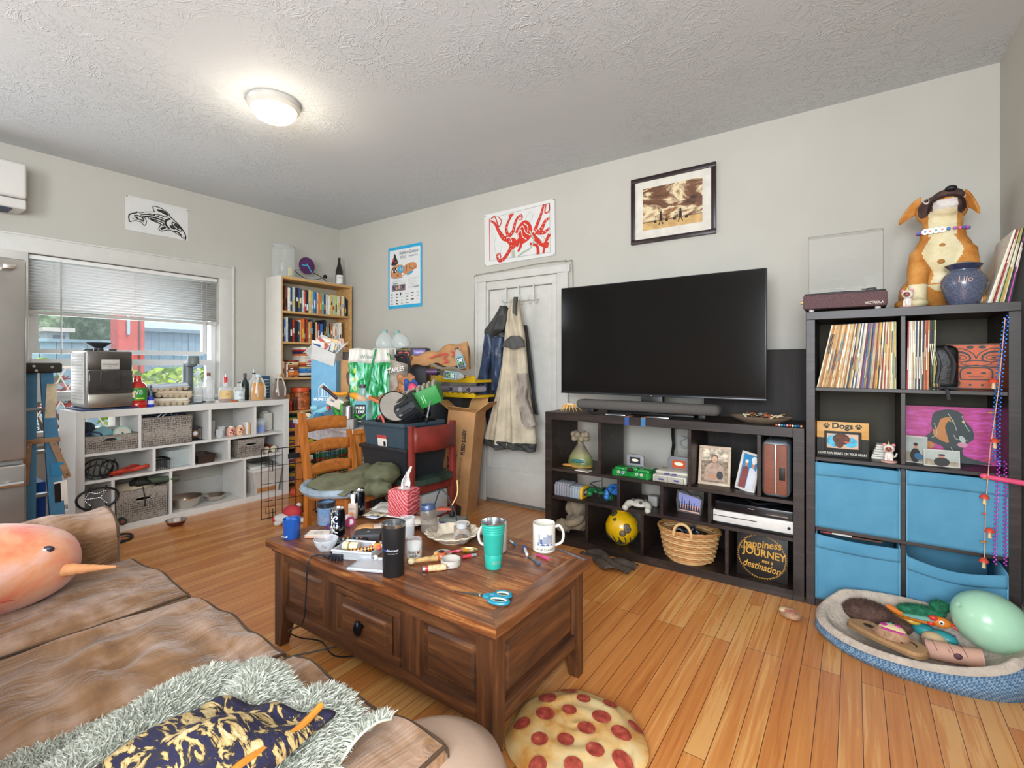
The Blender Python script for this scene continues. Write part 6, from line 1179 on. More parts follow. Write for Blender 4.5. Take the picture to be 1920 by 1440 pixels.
def tote(label,loc,rz,w,d,h,c,rim=.02):
    t = thing('storage_tote',label,'tote',loc,rz); b = B(P(c,.5,var=.06,bmp=.15)); q = .022; v = [(-w/2+q,-d/2+q,0),(w/2-q,-d/2+q,0),(w/2-q,d/2-q,0),(-w/2+q,d/2-q,0),(-w/2,-d/2,h),(w/2,-d/2,h),(w/2,d/2,h),(-w/2,d/2,h)]
    b.add(v,[(0,3,2,1),(0,1,5,4),(1,2,6,5),(2,3,7,6),(3,0,4,7)]); b.obj('tub',t,solid=.004)
    b = B(P(c,.45,var=.06)); [b.box(*a,h-rim,h+.004,.003) for a in ((-w/2-.012,w/2+.012,-d/2-.012,-d/2+.006),(-w/2-.012,w/2+.012,d/2-.006,d/2+.012),(-w/2-.012,-w/2+.006,-d/2,d/2),(w/2-.006,w/2+.012,-d/2,d/2))]; b.obj('rim',t)
    b = B(P(c,.5)); [b.box(x-.012,x+.012,-d/2+.004+.016*(1-k),-d/2+.016+.016*(1-k),.02,h-rim,.003) for k in (.5,) for x in (-w*.36,-w*.12,w*.12,w*.36)]; b.obj('rib',t); return t
tote('black storage tote sitting on the red chair under the blue-grey one',(2.27,-1.11,.476),0,.44,.37,.19,'232528')
tt_ = tote('blue-grey storage tote stacked on the black tote, full of gadgets',(2.26,-1.11,.60),0,.40,.35,.22,'35454f')
b = B(P('d8d2c8',.6)); b.add([(-.06,-.1625,.03),(.03,-.1625,.03),(.03,-.1775,.14),(-.06,-.1775,.14)],[(0,1,2,3)]); b.mat(P('b83a3a',.6)); b.add([(-.06,-.1745,.118),(.03,-.1745,.118),(.03,-.1785,.14),(-.06,-.1785,.14)],[(0,1,2,3)]); b.mat(BLACK); b.add([(-.0,-.172,.07),(.02,-.172,.07),(.02,-.1755,.1),(0,-.1755,.1)],[(0,1,2,3)]); b.obj('label',tt_)
# tote contents
dr_ = thing('slotted_drum','black slotted plastic drum lying on top of the blue-grey tote','drum',(2.34,-1.13,.905),rot=(.15,-.5,.5))
b = B(P('1d1f22',.4)); R_ = .098
for k in range(14):
    a = 2*PI*k/14; [b.at((0,0,0),(a,0,0)).box(x0,x1,-.021,.021,R_-.003,R_,0) for x0,x1 in ((-.08,-.05),(.05,.08))]; b.box(-.08,.08,-.0135,.0135,R_-.003,R_)
b.at(); b.tube([(-.08,R_*math.cos(k*PI/14),R_*math.sin(k*PI/14)) for k in range(28)],.005,6,True); b.tube([(.08,R_*math.cos(k*PI/14),R_*math.sin(k*PI/14)) for k in range(28)],.005,6,True); b.mat(P('33363a',.5)); b.cyl((-.07,0,0),(.07,0,0),.075,n=24); b.obj('slotted_shell',dr_)
b = B(BLACK); b.tube(sp([(2.12,-1.2,.82),(2.17,-1.16,.87),(2.2,-1.22,.84),(2.25,-1.2,.86)],5),.007,6); b.ball((2.15,-1.2,.83),(.05,.04,.03)); b.box(2.2,2.42,-1.28,-1.0,.80,.825,.01); b.box(2.38,2.44,-1.06,-.98,.82,.85,.01); solo(b,'gadgets','black cables and small gadgets filling the blue-grey tote','electronics',kind='stuff')
b = B(P('d9685a',.5)); b.tube(sp([(2.17,-1.25,.84),(2.2,-1.26,.865),(2.24,-1.27,.845),(2.26,-1.28,.82)],5),.007,6); solo(b,'pink_cable','coral pink cable arching out of the blue-grey tote','cable')
b = B(P('8d9296',.4)); b.tube(sp([(2.36,-.98,.86),(2.38,-1.0,.94),(2.44,-1.03,.96),(2.47,-1.08,.90),(2.47,-1.1,.83)],6),.005,6); b.mat(BLACK); b.ball((2.47,-1.1,.835),(.012,.012,.02),10,8); solo(b,'headset','thin grey headset band standing up behind the slotted drum','headset')
k_ = 3.7/FOC
# things facing the viewer, heaped on and behind the table
def hbox(name,label,cat,u0,u1,vt,vb,d,dep,m,rz=0,rot=None,zb=None,bev=.003,group=None):
    """box with its front face at depth d, from image columns u0-u1, top row vt, standing at zb or at row vb"""
    c = A((u0+u1)/2,vb,d); w = (u1-u0)*d/FOC; z0 = c.z if zb is None else zb; h = CAM.z+(HOR-vt)*d/FOC-z0
    t = thing(name,label,cat,(c.x,c.y,z0),rot=rot or (0,0,YAW+rz),group=group); b = B(m); b.box(-w/2,w/2,0,dep,0,h,bev); b.obj('body',t); return t,w,h
TZ = .758
t,w,h = hbox('meal_box','sky-blue printed cardboard box with a white house logo, one side brown','box',583,630,675,735,3.75,.20,P('6aa0c0',.6,var=.05),zb=TZ)
b = B(P('e8ecee',.6)); b.frame((0,-.0012,h*.5),(1,0,0),(0,0,1)); b.line([(-.035,-.04),(-.035,.03),(0,.06),(.035,.03),(.035,-.04)],.005,closed=True); b.line([(-.01,-.035),(-.01,.03)],.006); b.line([(.01,-.035),(.01,.03)],.006); b.text('HOME CHEF',.03,0,-.062,sx=.9,bold=.001); b.obj('logo',t)
t,w,h = hbox('cardboard_box','brown cardboard box printed with a dark line portrait, behind the blue box','box',638,672,675,735,3.85,.2,CARD,zb=TZ)
b = B(P('5f463c',.7)); b.frame((0,-.0012,h*.62),(1,0,0),(0,0,1)); b.poly(sp([(.065,-.16),(-.06,-.15),(-.02,-.10),(.0,-.05),(-.02,.02),(-.02,.08),(.02,.10),(.065,.09)],5,True)); b.mat(P('a8764f',.7)); b.poly(sp([(.06,-.06),(.02,-.05),(.0,.0),(.0,.05),(.06,.05)],5,True),.0006); b.mat(P('4a3a3a',.7)); b.line([(.01,.03),(.05,.03)],.008,.001); b.obj('printed_portrait',t)
# open carton full of mail, tipped toward the viewer
MS = .72; c = A(610,664,3.75); t = thing('mail_carton','white open carton full of junk mail tilted on the blue box','carton',c,rot=(.5,.35,YAW))
b = B(P('d8d8d4',.6)); b.add([(x*MS,y*MS,z*MS) for x,y,z in [(-.13,-.05,-.08),(.13,-.05,-.08),(.13,.12,-.08),(-.13,.12,-.08),(-.13,-.05,.10),(.13,-.05,.08),(.13,.12,.12),(-.13,.12,.14),(-.17,-.12,.02),(.17,.14,.15)]],[(0,1,2,3),(3,2,6,7),(0,3,7,4),(1,5,6,2),(0,4,8),(5,9,6),(0,1,5,4)]); b.obj('carton',t,solid=.003)
r7 = random.Random(9)
for i in range(9):
    b = B(P(('e9e4da','b85a50','dcdcd8','e2c9a0','f0f0ea','d9b88a','b8c8d8','e0dcd4','d0a08a')[i],.6)); b.box(-.05,.05,-.002,.002,-.035,.045); b.mat(P(('3f5fa0','f0e0d0','c94a3a','4a4a4a')[i % 4],.6)); b.box(-.05,.02,-.003,-.002,-.02,.02)
    p_ = Vector((-.06+.015*i,-.01+.010*i,.05+.012*(i % 3))); p_.rotate(Euler((.5,.35,YAW))); solo(b,'envelope','%s from left of the letters and flyers in the tilted carton' % nth(i),'mail',c+p_,rot=(.5+r7.uniform(-.4,.4),.35+r7.uniform(-.6,.6),YAW),group='letters in the carton')
hbox('dark_box','small dark grey box on the brown portrait box','box',642,657,660,676,3.9,.12,P('4f4544',.6))
# green reusable bag
c = A(698,750,3.6); gb = thing('shopping_bag','green and white glossy reusable shopping bag standing on the table heap','bag',(c.x,c.y,TZ),YAW)
def bagm():
    m,n,l,bb = nodes('green_bag'); v = coords(n,l,(5,5,2.5)); l.new(ramp(n,l,noise(n,l,v,3,5,.6,1.2),[(.38,'0f6a36'),(.5,'2a9a55'),(.56,'7fd0b8'),(.68,'d9e6e0')]),bb.inputs['Base Color']); bb.inputs['Roughness'].default_value = .25; return m
Hb = CAM.z+(HOR-655)*3.6/FOC-TZ
def bagw(u,v,s_=1):
    w = .135+.012*v; return (-w+2*w*u+.006*math.sin(14*v+3*u),(-.07+.012*math.sin(11*u+5*v)+.01*math.sin(23*u))*s_,Hb*v*(1+.012*math.sin(9*u)*v))
b = B(bagm()); b.grid(lambda u,v: bagw(u,v*.82),30,20); b.grid(lambda u,v: bagw(1-u,v*.82,-1),12,8)
for e in (0,1): b.grid(lambda u,v: ((-1 if e == 0 else 1)*(.135+.01*v)+.012*math.sin(PI*u)*(1 if e == 0 else -1),-.07+.14*u,Hb*.82*v),8,8)
b.mat(P('cfcbc2',.4)); b.grid(lambda u,v: bagw(u,.82+.18*v),30,5); b.grid(lambda u,v: bagw(1-u,.82+.18*v,-1),12,3); b.obj('bag_body',gb,solid=.002)
b = B(P('1f8a45',.4)); b.tube(sp([(.05,-.085,Hb),(.0,-.09,Hb*.6),(-.05,-.09,Hb*.3)],5),.007,6); b.tube(sp([(.13,-.06,Hb*.95),(.2,-.05,Hb*.7),(.26,-.04,Hb*.62)],5),.010,6); b.obj('handle',gb)
b = B(P('c8cf3a',.5)); b.frame((0,-.094,Hb*.5),(1,0,0),(0,0,1)); [b.text(ch,.042,-.098,.12-.062*i,0,bold=.001) for i,ch in enumerate('EHOL')]; b.mat(P('6f8a86',.5)); b.text('Whole',.04,-.01,Hb*.40,0,shear=.1); b.obj('lettering',gb)
# boxes and jugs behind the bag
t,w,h = hbox('freezer_box','black box with orange and purple print behind the green bag','box',742,800,652,700,3.95,.2,P('231f26',.5),zb=TZ)
b = B(P('d9472f',.5)); b.frame((-w*.25,-.0012,h-.055),(1,0,0),(0,0,1)); b.text('QQ',.055,0,0,bold=.002); b.mat(P('d9b83a',.5)); b.text('HOME ROUTE',.018,0,.04); b.mat(P('6f5aa0',.5)); rect(b,w*.5,.02,w*.2,.02); b.mat(P('e6e0ea',.5)); b.text('Vegetable',.024,w*.5,.02,.002,sx=.8); b.obj('printing',t)
hbox('white_box','plain white box between the green bag and the black printed box','box',700,743,653,700,3.95,.2,P('c9ccca',.6),zb=TZ)
def gjug(label,u,tilt):
    c = A(u,652,4.0); t = thing('plastic_jug',label,'jug',(c.x,c.y,c.z+.0),rot=(.1,tilt,YAW),group='clear jugs on the boxes'); b = B(glass('d3dcd8',.35,.12)); b.lathe([(0,0),(.068,0),(.074,.02),(.072,.06),(.05,.10),(.024,.12),(.022,.135)],24,cap=False); b.obj('body',t)
    b = B(P('7fa89f',.5)); b.cyl((0,0,.125),(0,0,.145),.024,n=16); b.obj('cap',t)
gjug('left clear plastic jug on the boxes behind the green bag',722,.0); gjug('right clear plastic jug, tilted, on the boxes behind the green bag',755,-.35)
# brown paper bag with a red swirl
c = A(828,690,3.85); pb = thing('paper_bag','crumpled brown paper bag with a red printed swirl lying on the yellow rack','bag',c,YAW)
CR = P('b08256',.8,var=.12,bmp=.5,bsc=20)
b = B(CR); b.grid(lambda u,v: (-.24+.46*u,-.06+.20*v,.01+.22*math.sin(PI*min(1,v*1.2))*(.35+.75*u-.35*max(0,u-.7)*3)*(1 if u < .98 else .6)+.012*math.sin(17*u+9*v)+.02*math.sin(7*v+4*u)),26,16); b.mat(P('7a4a28',.8)); b.grid(lambda u,v: (-.24+.02*math.sin(9*v),-.06+.02*v+.02*u,.0+.10*u*(1-v)),4,8)
b.obj('bag_body',pb,solid=.003)
b = B(P('b8453a',.7)); S3 = lambda x,y_: (x,y_); b.at((.02,-.085,.085),(PI/2-.5,0,0)); b.line(sp([(-.10,-.01),(-.03,.02),(.03,.03),(.01,-.01),(.04,-.04),(.0,-.05)],6),.014); b.line(sp([(.06,.05),(.09,.03),(.07,.0)],6),.012); b.obj('printed_swirl',pb)
# yellow-edged rack
p0,p1 = ony(768,712,-.36),ony(893,712,-.36); YEL = P('d9b01a',.45,var=.05)
rk_ = thing('storage_rack','black plastic rack with bright yellow shelf edges against the back wall','rack',(p0.x,-.36,0)); RW = p1.x-p0.x
for z0,z1,x0 in ((1.055,1.105,0.06),(.93,.965,.16)):
    b = B(YEL); b.box(x0*1.8,RW,-.02,.0,z0,z1,.004); b.box(x0*1.8,RW,0,.3,z0,z0+.02); [b.box(x0*1.8+.02+i*.06,x0*1.8+.045+i*.06,-.024,.0,z1-.006,z1+.006,.002) for i in range(int((RW-x0*1.8)/.06))]; b.obj('shelf_edge',rk_)
b = B(YEL); b.box(-.02,.22,.06,.10,1.15,1.185,.004); b.box(-.02,.22,.10,.34,1.15,1.16); b.obj('shelf_edge',rk_)
b = B(DKPL); b.box(.0,RW-.16,.0,.22,.0,.925,.006); b.obj('lower_bin',rk_)
for x in (.02,RW-.03): b = B(DKPL); b.box(x,x+.03,.26,.31,.9,1.16); b.obj('post',rk_)
PL_ = P('1b1d1c',.5)
def teajug(label,loc,rz,rot=None,sc=1,tilt=0):
    t = thing('tea_bottle',label,'bottle',loc,rot=rot or (0,0,rz)); b = B(glass('cfe0ea',.22,.06)); s = sc
    b.box(-.055*s,.055*s,-.04*s,.04*s,0,.17*s,.02*s); b.lathe([(.055*s,.165*s),(.04*s,.21*s),(.022*s,.235*s),(.02*s,.255*s)],20,sy=.8); b.obj('body',t)
    b = B(P('5fa0ac',.5)); b.box(-.045*s,.045*s,-.0415*s,-.040*s,.02*s,.165*s); b.mat(PL_); b.box(-.036*s,.036*s,-.0435*s,-.0415*s,.012*s,.145*s); b.mat(P('e6e8e4',.5)); b.frame((0,-.0442*s,.11*s),(1,0,0),(0,0,1)); b.text('PURE',.026*s,0,.012*s,bold=.0008); b.text('LEAF',.026*s,0,-.012*s,bold=.0008)
    b.mat(P('3fae3a',.5)); b.poly(sp([(0,-.058*s),(-.03*s,-.035*s),(-.034*s,-.022*s),(-.012*s,-.036*s)],4,True),.0003); b.poly(sp([(0,-.058*s),(.03*s,-.035*s),(.034*s,-.022*s),(.012*s,-.036*s)],4,True),.0003); b.mat(P('9ab89a',.5)); b.line([(-.02*s,-.072*s),(.02*s,-.072*s)],.004*s); b.obj('label',t)
    b = B(P('4a3a42',.4)); b.cyl((0,0,.25*s),(0,0,.27*s),.021*s,n=16); b.obj('cap',t); return t
c = onz(680,800,TZ); teajug('tall clear tea bottle with a black leaf label on the table corner',(c.x,c.y,TZ),YAW-.05,sc=1.12)
c = onz(700,790,TZ); t = bottle('water_bottle','empty clear bottle behind the tall tea bottle','bottle',(c.x,c.y+.04,TZ),[(0,0),(.045,0),(.05,.02),(.048,.14),(.03,.19),(.018,.22)],glass('dfe6f4',.25,.08))
for i,(u,v,rr) in enumerate(((832,690,.0),(868,684,-.25))):
    c = A(u,v,3.75); teajug(('clear tea bottle lying on the yellow rack, its leaf label upright','second tea bottle on the yellow rack, tilted against the wall')[i],(c.x,c.y,c.z-.05+.02*i),0,rot=(0,PI/2+.1 if i == 0 else -.3,YAW),sc=.62)
for i,u in enumerate((812,845,862,878,800)):
    c = ony(u,733,-.385); z_ = .968; t = thing('drink_bottle','%s of the small bottles lying end-on in the yellow rack' % nth(i),'bottle',(c.x,-.38,z_+.03),group='bottles in the rack'); b = B(glass('c3bccb',.45,.08)); b.cyl((0,0,0),(0,.2,0),.026,n=18); b.mat(P('4a3f46' if i % 2 else 'b9b4b9',.4)); b.cyl((0,-.012,0),(0,0,0),.014,.02,n=14); b.obj('body',t)
c = A(810,697,3.7); b = B(P('4a2a4a',.4,var=.3)); b.cyl((-.04,0,.0),(.04,0,0),.024,n=16); b.mat(BLACK); b.cyl((.04,0,0),(.06,0,0),.022,n=14); solo(b,'dark_bottle','small dark purple bottle lying left of the tea bottles on the rack','bottle',(c.x,c.y,c.z-.0),YAW)
# heap between bag and totes
c = A(744,745,3.6); b = B(P('8b8074',.6,var=.3,sc=14)); b.grid(lambda u,v: (-.08+.17*u+.02*v,-.03+.06*math.sin(PI*u)*(-1),.02+.27*v-.05*u*v),16,14); b.mat(P('1f1c22',.5)); b.tube(sp([(.0,-.05,.30),(.07,-.05,.31),(.1,-.04,.22),(.085,-.04,.1)],5),.012,8)
b.mat(P('e8e4e0',.5)); b.frame((-.0,-.068,.20),(1,0,.18),(0,0,1)); b.text('STAPLES',.045,.01,.0,.03,sx=.8,bold=.001)
solo(b,'tote_bag','grey-brown tote bag with white capital letters slumped beside the green bag','bag',(c.x,c.y,c.z-.0),YAW,solid=.003)
for i,(u,v,w_,h_,c1,lb,rx) in enumerate(((748,742,.30,.11,'9a6a3c','long crumpled brown paper sack under the lettered tote bag',.9),(764,722,.12,.14,'a8714a','small torn brown bag right of the lettered tote',.2),(772,735,.09,.16,'2a4a8a','blue and red snack bag standing left of the yellow rack',.05))):
    c = A(u,v,3.5-.03*i); b = B(P(c1,.6,var=.3,sc=20,bmp=.4)); b.at((0,0,0),(0,-rx*.6,0)); b.grid(lambda p,q: (-w_/2+w_*p,-.02*math.sin(PI*p)+.008*math.sin(12*q+6*p),h_*(q-.5)+.01*math.sin(11*p)),14,12)
    if i == 2: b.mat(P('c93a5a',.5)); b.ball((.01,-.025,.02),(.025,.008,.035),12,8)
    solo(b,('paper_sack','paper_bag','snack_bag')[i],lb,'bag',(c.x,c.y,c.z),YAW,solid=.02)
c = A(738,765,3.25); pt = thing('metal_pot','large steel pot lid and bowl with a black rim leaning beside the totes','pot',c,rot=(1.15,.25,YAW+.4))
b = B(P('c9c2b8',.3,.7,var=.08)); b.lathe([(0,-.05),(.05,-.045),(.085,-.02),(.10,.02),(.10,.035)],32); b.obj('bowl',pt); b = B(BLACK); b.tube([(.103*math.cos(k*PI/16),.103*math.sin(k*PI/16),.036) for k in range(32)],.004,6,True); b.obj('rim',pt)
c = A(778,752,3.3); gx = thing('green_box','bright green cardboard box packed with small bottles behind the slotted drum','box',(c.x,c.y,c.z),rot=(.15,-.38,YAW)); b = B(P('2a8a3a',.5)); b.box(-.17,.17,0,.16,-.07,.05,.003); b.mat(P('9fd8a8',.5)); b.frame((.08,-.0012,-.01),(1,0,0),(0,0,1)); b.line([(-.03,-.03),(-.03,.03)],.005); b.line([(-.015,-.035),(-.015,.03)],.005); b.oval(-.16,-.02,.02,.02); b.obj('carton',gx)
b = B(P('b7a99a',.3,.3)); [b.cyl((-.15+.037*(i % 9),.03+.045*(i//9),.04),(-.15+.037*(i % 9)+.01,.02+.045*(i//9),.075),.014,.009,n=10) for i in range(27)]; b.obj('bottle_row',gx)
# small things at the table front
c = A(597,768,3.55); sp_ = thing('spray_bottle','blue and teal trigger bottle among the table clutter','bottle',(c.x,c.y,TZ),YAW); b = B(P('2f6f95',.3)); b.lathe([(.05,0),(.05,.06),(.03,.09),(.014,.11)],18); b.obj('body',sp_); b = B(P('7fb9c9',.4)); b.cyl((-.02,0,.09),(.07,0,.13),.022,n=12); b.ball((-.03,0,.13),(.03,.02,.022)); b.mat(P('d9452f',.4)); b.cyl((.06,0,.125),(.085,0,.135),.016,n=12); b.obj('trigger_head',sp_)
c = A(626,755,3.5); b = B(P('cfc6b4',.6)); b.box(-.05,.06,0,.12,-.03,.04,.002); b.mat(P('7a7a8a',.6)); b.box(-.03,.0,-.001,0,.0,.015); solo(b,'small_carton','open cream carton beside the aluminium cup','carton',c,rot=(0,.5,YAW))
c = A(653,770,3.4); al = thing('metal_cup','brushed aluminium cup holding utensils on the table','cup',(c.x,c.y,TZ+.07),YAW); b = B(P('b4b6ba',.25,.9)); b.lathe([(.036,0),(.038,.002),(.038,.085),(.035,.085),(.034,.01),(0,.01)],24); b.obj('cup',al)
b = B(P('8d8a86',.6)); b.box(-.05,.05,-.04,.06,0,.068,.004); solo(b,'tin_box','flat tin box under the aluminium cup','tin',(c.x,c.y,TZ),YAW)
c = A(628,737,3.5); b = B(P('d08a1f',.4)); b.tube(sp([(-.10,0,.03),(-.03,0,.0),(.04,0,.0),(.09,0,.02)],5),.012,8); b.mat(P('2a1c2f',.4)); b.tube([(-.085,-.015,.03),(.03,-.02,-.035)],.011,8); solo(b,'hairbrush','dark purple and orange brush lying across the aluminium cup','brush',c,rot=(0,.2,YAW))
c = A(672,745,3.5); b = B(P('d9941f',.4)); b.ball((0,0,0),(.07,.03,.026),16,10); solo(b,'orange_spoon','orange rounded spoon head lying behind the tea bottle','spoon',c,rot=(0,.35,YAW))
c = A(655,790,3.45); pp_ = thing('potted_plant','few broad green leaves rising behind the chair top','plant',(c.x,c.y,TZ),YAW)
for i,(dx,h_,r_) in enumerate(((-.05,.15,-.5),(-.02,.16,-.25),(.02,.15,.25),(-.035,.08,-.6),(.01,.1,.5))): b = B(P(('3f8a3a','5faa45')[i % 2],.4)); b.at((dx,0,.02),(0,r_,.2*i)); b.grid(lambda u,v: (.022*math.sin(PI*v)**.8*(2*u-1),.01*(2*u-1)**2,h_*v),3,9); b.obj('leaf',pp_,solid=.0015)
b = B(P('7a4a34',.6)); b.lathe([(.02,0),(.03,.03),(.026,.03),(0,.024)],16); b.obj('pot',pp_)
b = B(P('ddd4c0',.5)); b.tube([(0,0,0),(.16,.02,.0)],[.018,.017],12); c = onz(565,776,TZ+.018); solo(b,'rolling_pin','pale wooden rolling pin near the left end of the table','rolling pin',(c.x,c.y,TZ+.018),-.3)
c = onz(635,795,TZ); 
for i in range(3): b = B(P(('d6d4d2','c9c2b6','e0dedc')[i],.6)); b.box(-.11,.11,-.08,.08,0,.004); solo(b,'document',('lowest','middle','top')[i]+' white folder in the small pile at the front of the table','papers',(c.x-.02*i,c.y+.04,TZ+.005*i),-.1+.12*i)
c = A(705,752,3.35); b = B(P('b8642a',.5)); b.box(-.06,.06,0,.09,-.01,.01,.002); solo(b,'orange_book','orange-brown book edge sticking out under the green bag','book',c,rot=(0,.45,YAW))
c = onz(712,796,TZ); b = B(P('4a5560',.4,var=.4,sc=40)); b.ball((0,0,.03),(.035,.03,.035),12,8,fn=lambda d: 1+.15*math.sin(7*d.x+5*d.y)); b.mat(P('c9b98a',.6)); b.box(.0,.02,-.03,-.01,.02,.08); b.mat(P('b8563a',.6)); b.box(.05,.11,-.02,.03,0,.05,.003); solo(b,'trinkets','small dark trinkets and a red-brown box at the right table corner','trinkets',(c.x,c.y,TZ),YAW)
# tall open carton leaning in the door corner
tb = thing('tall_carton','tall open cardboard carton with vertical printing between red chair and door','carton',(2.16,-.43,.006),rot=(-.04,.085,.35))
b = B(CARD); w,d,h = .115,.13,.83
b.box(-w,w,-d,-d+.005,0,h); b.box(-w,w,d-.005,d,0,h); b.box(-w,-w+.005,-d,d,0,h); b.box(w-.005,w,-d,d,0,h); b.box(-w,w,-d,d,0,.006); b.obj('carton',tb)
for q in (([(-w,-d,h),(w,-d,h),(w*.7,-d-.06,h+.03),(-w*.85,-d-.06,h+.03)]),([(w,-d,h),(w,d,h),(w+.10,d,h+.09),(w+.10,-d,h+.09)]),([(-w,d,h),(w,d,h),(w,d+.05,h+.12),(-w,d+.05,h+.12)]),([(-w,-d,h),(-w,d,h),(-w-.10,d,h+.06),(-w-.10,-d,h+.06)])): b = B(P('c4965f',.8,var=.05)); b.add(q,[(0,1,2,3)]); b.obj('flap',tb,solid=.004)
b = B(P('33302c',.7)); b.frame((0,-d-.0012,h*.5),(0,0,1),(-1,0,0)); b.text('BOG & OCEAN MOVES',.036,-.10,.07,sx=.8,bold=.0012); b.text('NON-VARS HASS IL FI',.042,-.06,.02,sx=.8,bold=.0018); b.text('FLEED DASSY',.042,.17,-.04,sx=.8,bold=.0018); b.text('TEEL. 0 IN HMOAN FEDU',.02,-.06,-.03); b.text('C',.03,-.24,-.02); b.line([(-.235+.015*math.cos(k*.4),-.02+.015*math.sin(k*.4)) for k in range(16)],.003,closed=True); b.mat(P('3a2c24',.7)); b.poly([(-.42,.09),(-.30,.02),(-.33,-.07),(-.42,-.07)]); b.obj('printing',tb)
# bin under the red chair
ub = thing('white_bin','pale grey plastic bin under the red chair seat','bin',(2.40,-1.05,0)); b = B(P('b5b6b4',.5)); b.box(-.13,.11,-.12,.12,0,.36,.02); b.obj('body',ub); b = B(P('d6d8d6',.5)); b.box(.11,.112,-.06,.0,.1,.2); b.box(-.06,.0,-.1215,-.12,.1,.2); b.obj('label',ub)
# power strip and charger on the coffee table's far edge live with the coffee table things
# dog crate under the table and its open wire door
WI = P('17181a',.4,.5)
def wire_panel(b,o,ux,uz,w,h,nx,nz,r=.0022):
    P0 = Vector(o); X = Vector(ux).normalized(); Z = Vector(uz).normalized()
    for i in range(nx+1): b.tube([P0+X*w*i/nx,P0+X*w*i/nx+Z*h],r if 0 < i < nx else r*1.6,5)
    for j in range(nz+1): b.tube([P0+Z*h*j/nz,P0+Z*h*j/nz+X*w],r if 0 < j < nz else r*1.6,5)
dc = thing('dog_crate','black wire dog crate under the dining table','crate',(0,0,0))
b = B(WI); wire_panel(b,(1.22,-1.10,.01),(1,-.13,0),(0,0,1),.66,.60,18,6); b.obj('front_panel',dc)
b = B(WI); wire_panel(b,(1.88,-1.18,.01),(.13,1,0),(0,0,1),.5,.60,12,6); b.obj('side_panel',dc)
b = B(WI); wire_panel(b,(1.22,-1.10,.01),(.13,1,0),(0,0,1),.5,.60,12,6); b.obj('side_panel',dc)
b = B(WI); wire_panel(b,(1.22,-1.10,.61),(.13,1,0),(1,-.13,0),.5,.66,8,10); b.obj('top_panel',dc)
b = B(P('22262a',.6)); b.box(1.25,1.85,-1.1,-.66,.012,.03,.004); b.obj('tray',dc)
b = B(WI); dX = Vector((.103,.365,0)); wire_panel(b,(1.084,-1.47,.02),dX,(0,0,1),.40,.53,8,4); nX = Vector((.27,.96,0))
for zz in (.06,.43):
    o_ = Vector((1.084,-1.47,0)); b.tube([o_+nX*a+Vector((.006,-.002,z)) for a,z in ((.03,zz),(.10,zz),(.10,zz+.05),(.03,zz+.05))],.003,5,True); b.tube([o_+nX*a+Vector((.008,-.002,z)) for a,z in ((.06,zz+.03),(.06,zz-.05),(.08,zz-.05),(.08,zz+.03))],.003,5)
b.mat(BLACK); o_ = Vector((1.084,-1.47,0))+nX*.19; b.add([o_+Vector((.008,-.002,.46)),o_+nX*.09+Vector((.008,-.002,.46)),o_+nX*.09+Vector((.008,-.002,.50)),o_+Vector((.008,-.002,.50))],[(0,1,2,3)]); b.obj('door_panel',dc)
# crate contents: blanket pile behind the wires
for i,(x,z,c) in enumerate(((1.45,.22,'6f9fb4'),(1.65,.30,'3f5a3a'),(1.55,.10,'b8602a'),(1.72,.12,'4a4a50'),(1.38,.08,'d08a4a'))):
    b = B(P(c,.8,var=.35,sc=20)); b.ball((0,0,0),(.12,.12,.08),16,10,fn=lambda d: 1+.12*math.sin(7*d.x+i)*math.cos(6*d.y)); solo(b,'folded_cloth','%s of the bundled cloths inside the dog crate' % nth(i),'cloth',(x,-.88-.02*i,z),group='cloths in the crate')
b = B(P('d9482a',.5)); b.tube([(.11*math.cos(k*PI/10),.11*math.sin(k*PI/10),0) for k in range(20)],.03,8,True); solo(b,'orange_ring_toy','orange ring toy on the floor at the foot of the bookcase','toy',(.62,-.80,.03))
rb = thing('plush_toy','red and white plush toy lying on the floor behind the wire door','plush toy',(1.27,-1.36,0),.5)
b = B(P('c23a42',.7,bmp=.5)); b.ball((.02,.02,.075),(.075,.06,.055),18,12); b.ball((-.08,-.03,.035),(.03,.03,.025),12,8); b.obj('body',rb)
b = B(P('d8d2cc',.7,bmp=.5)); b.ball((-.03,-.02,.04),(.075,.05,.036),18,12); b.ball((.05,.06,.12),(.02,.02,.018),10,8); b.ball((.12,.02,.02),(.06,.03,.02),12,8); b.ball((-.04,-.07,.02),(.03,.035,.02),12,8); b.obj('trim',rb)
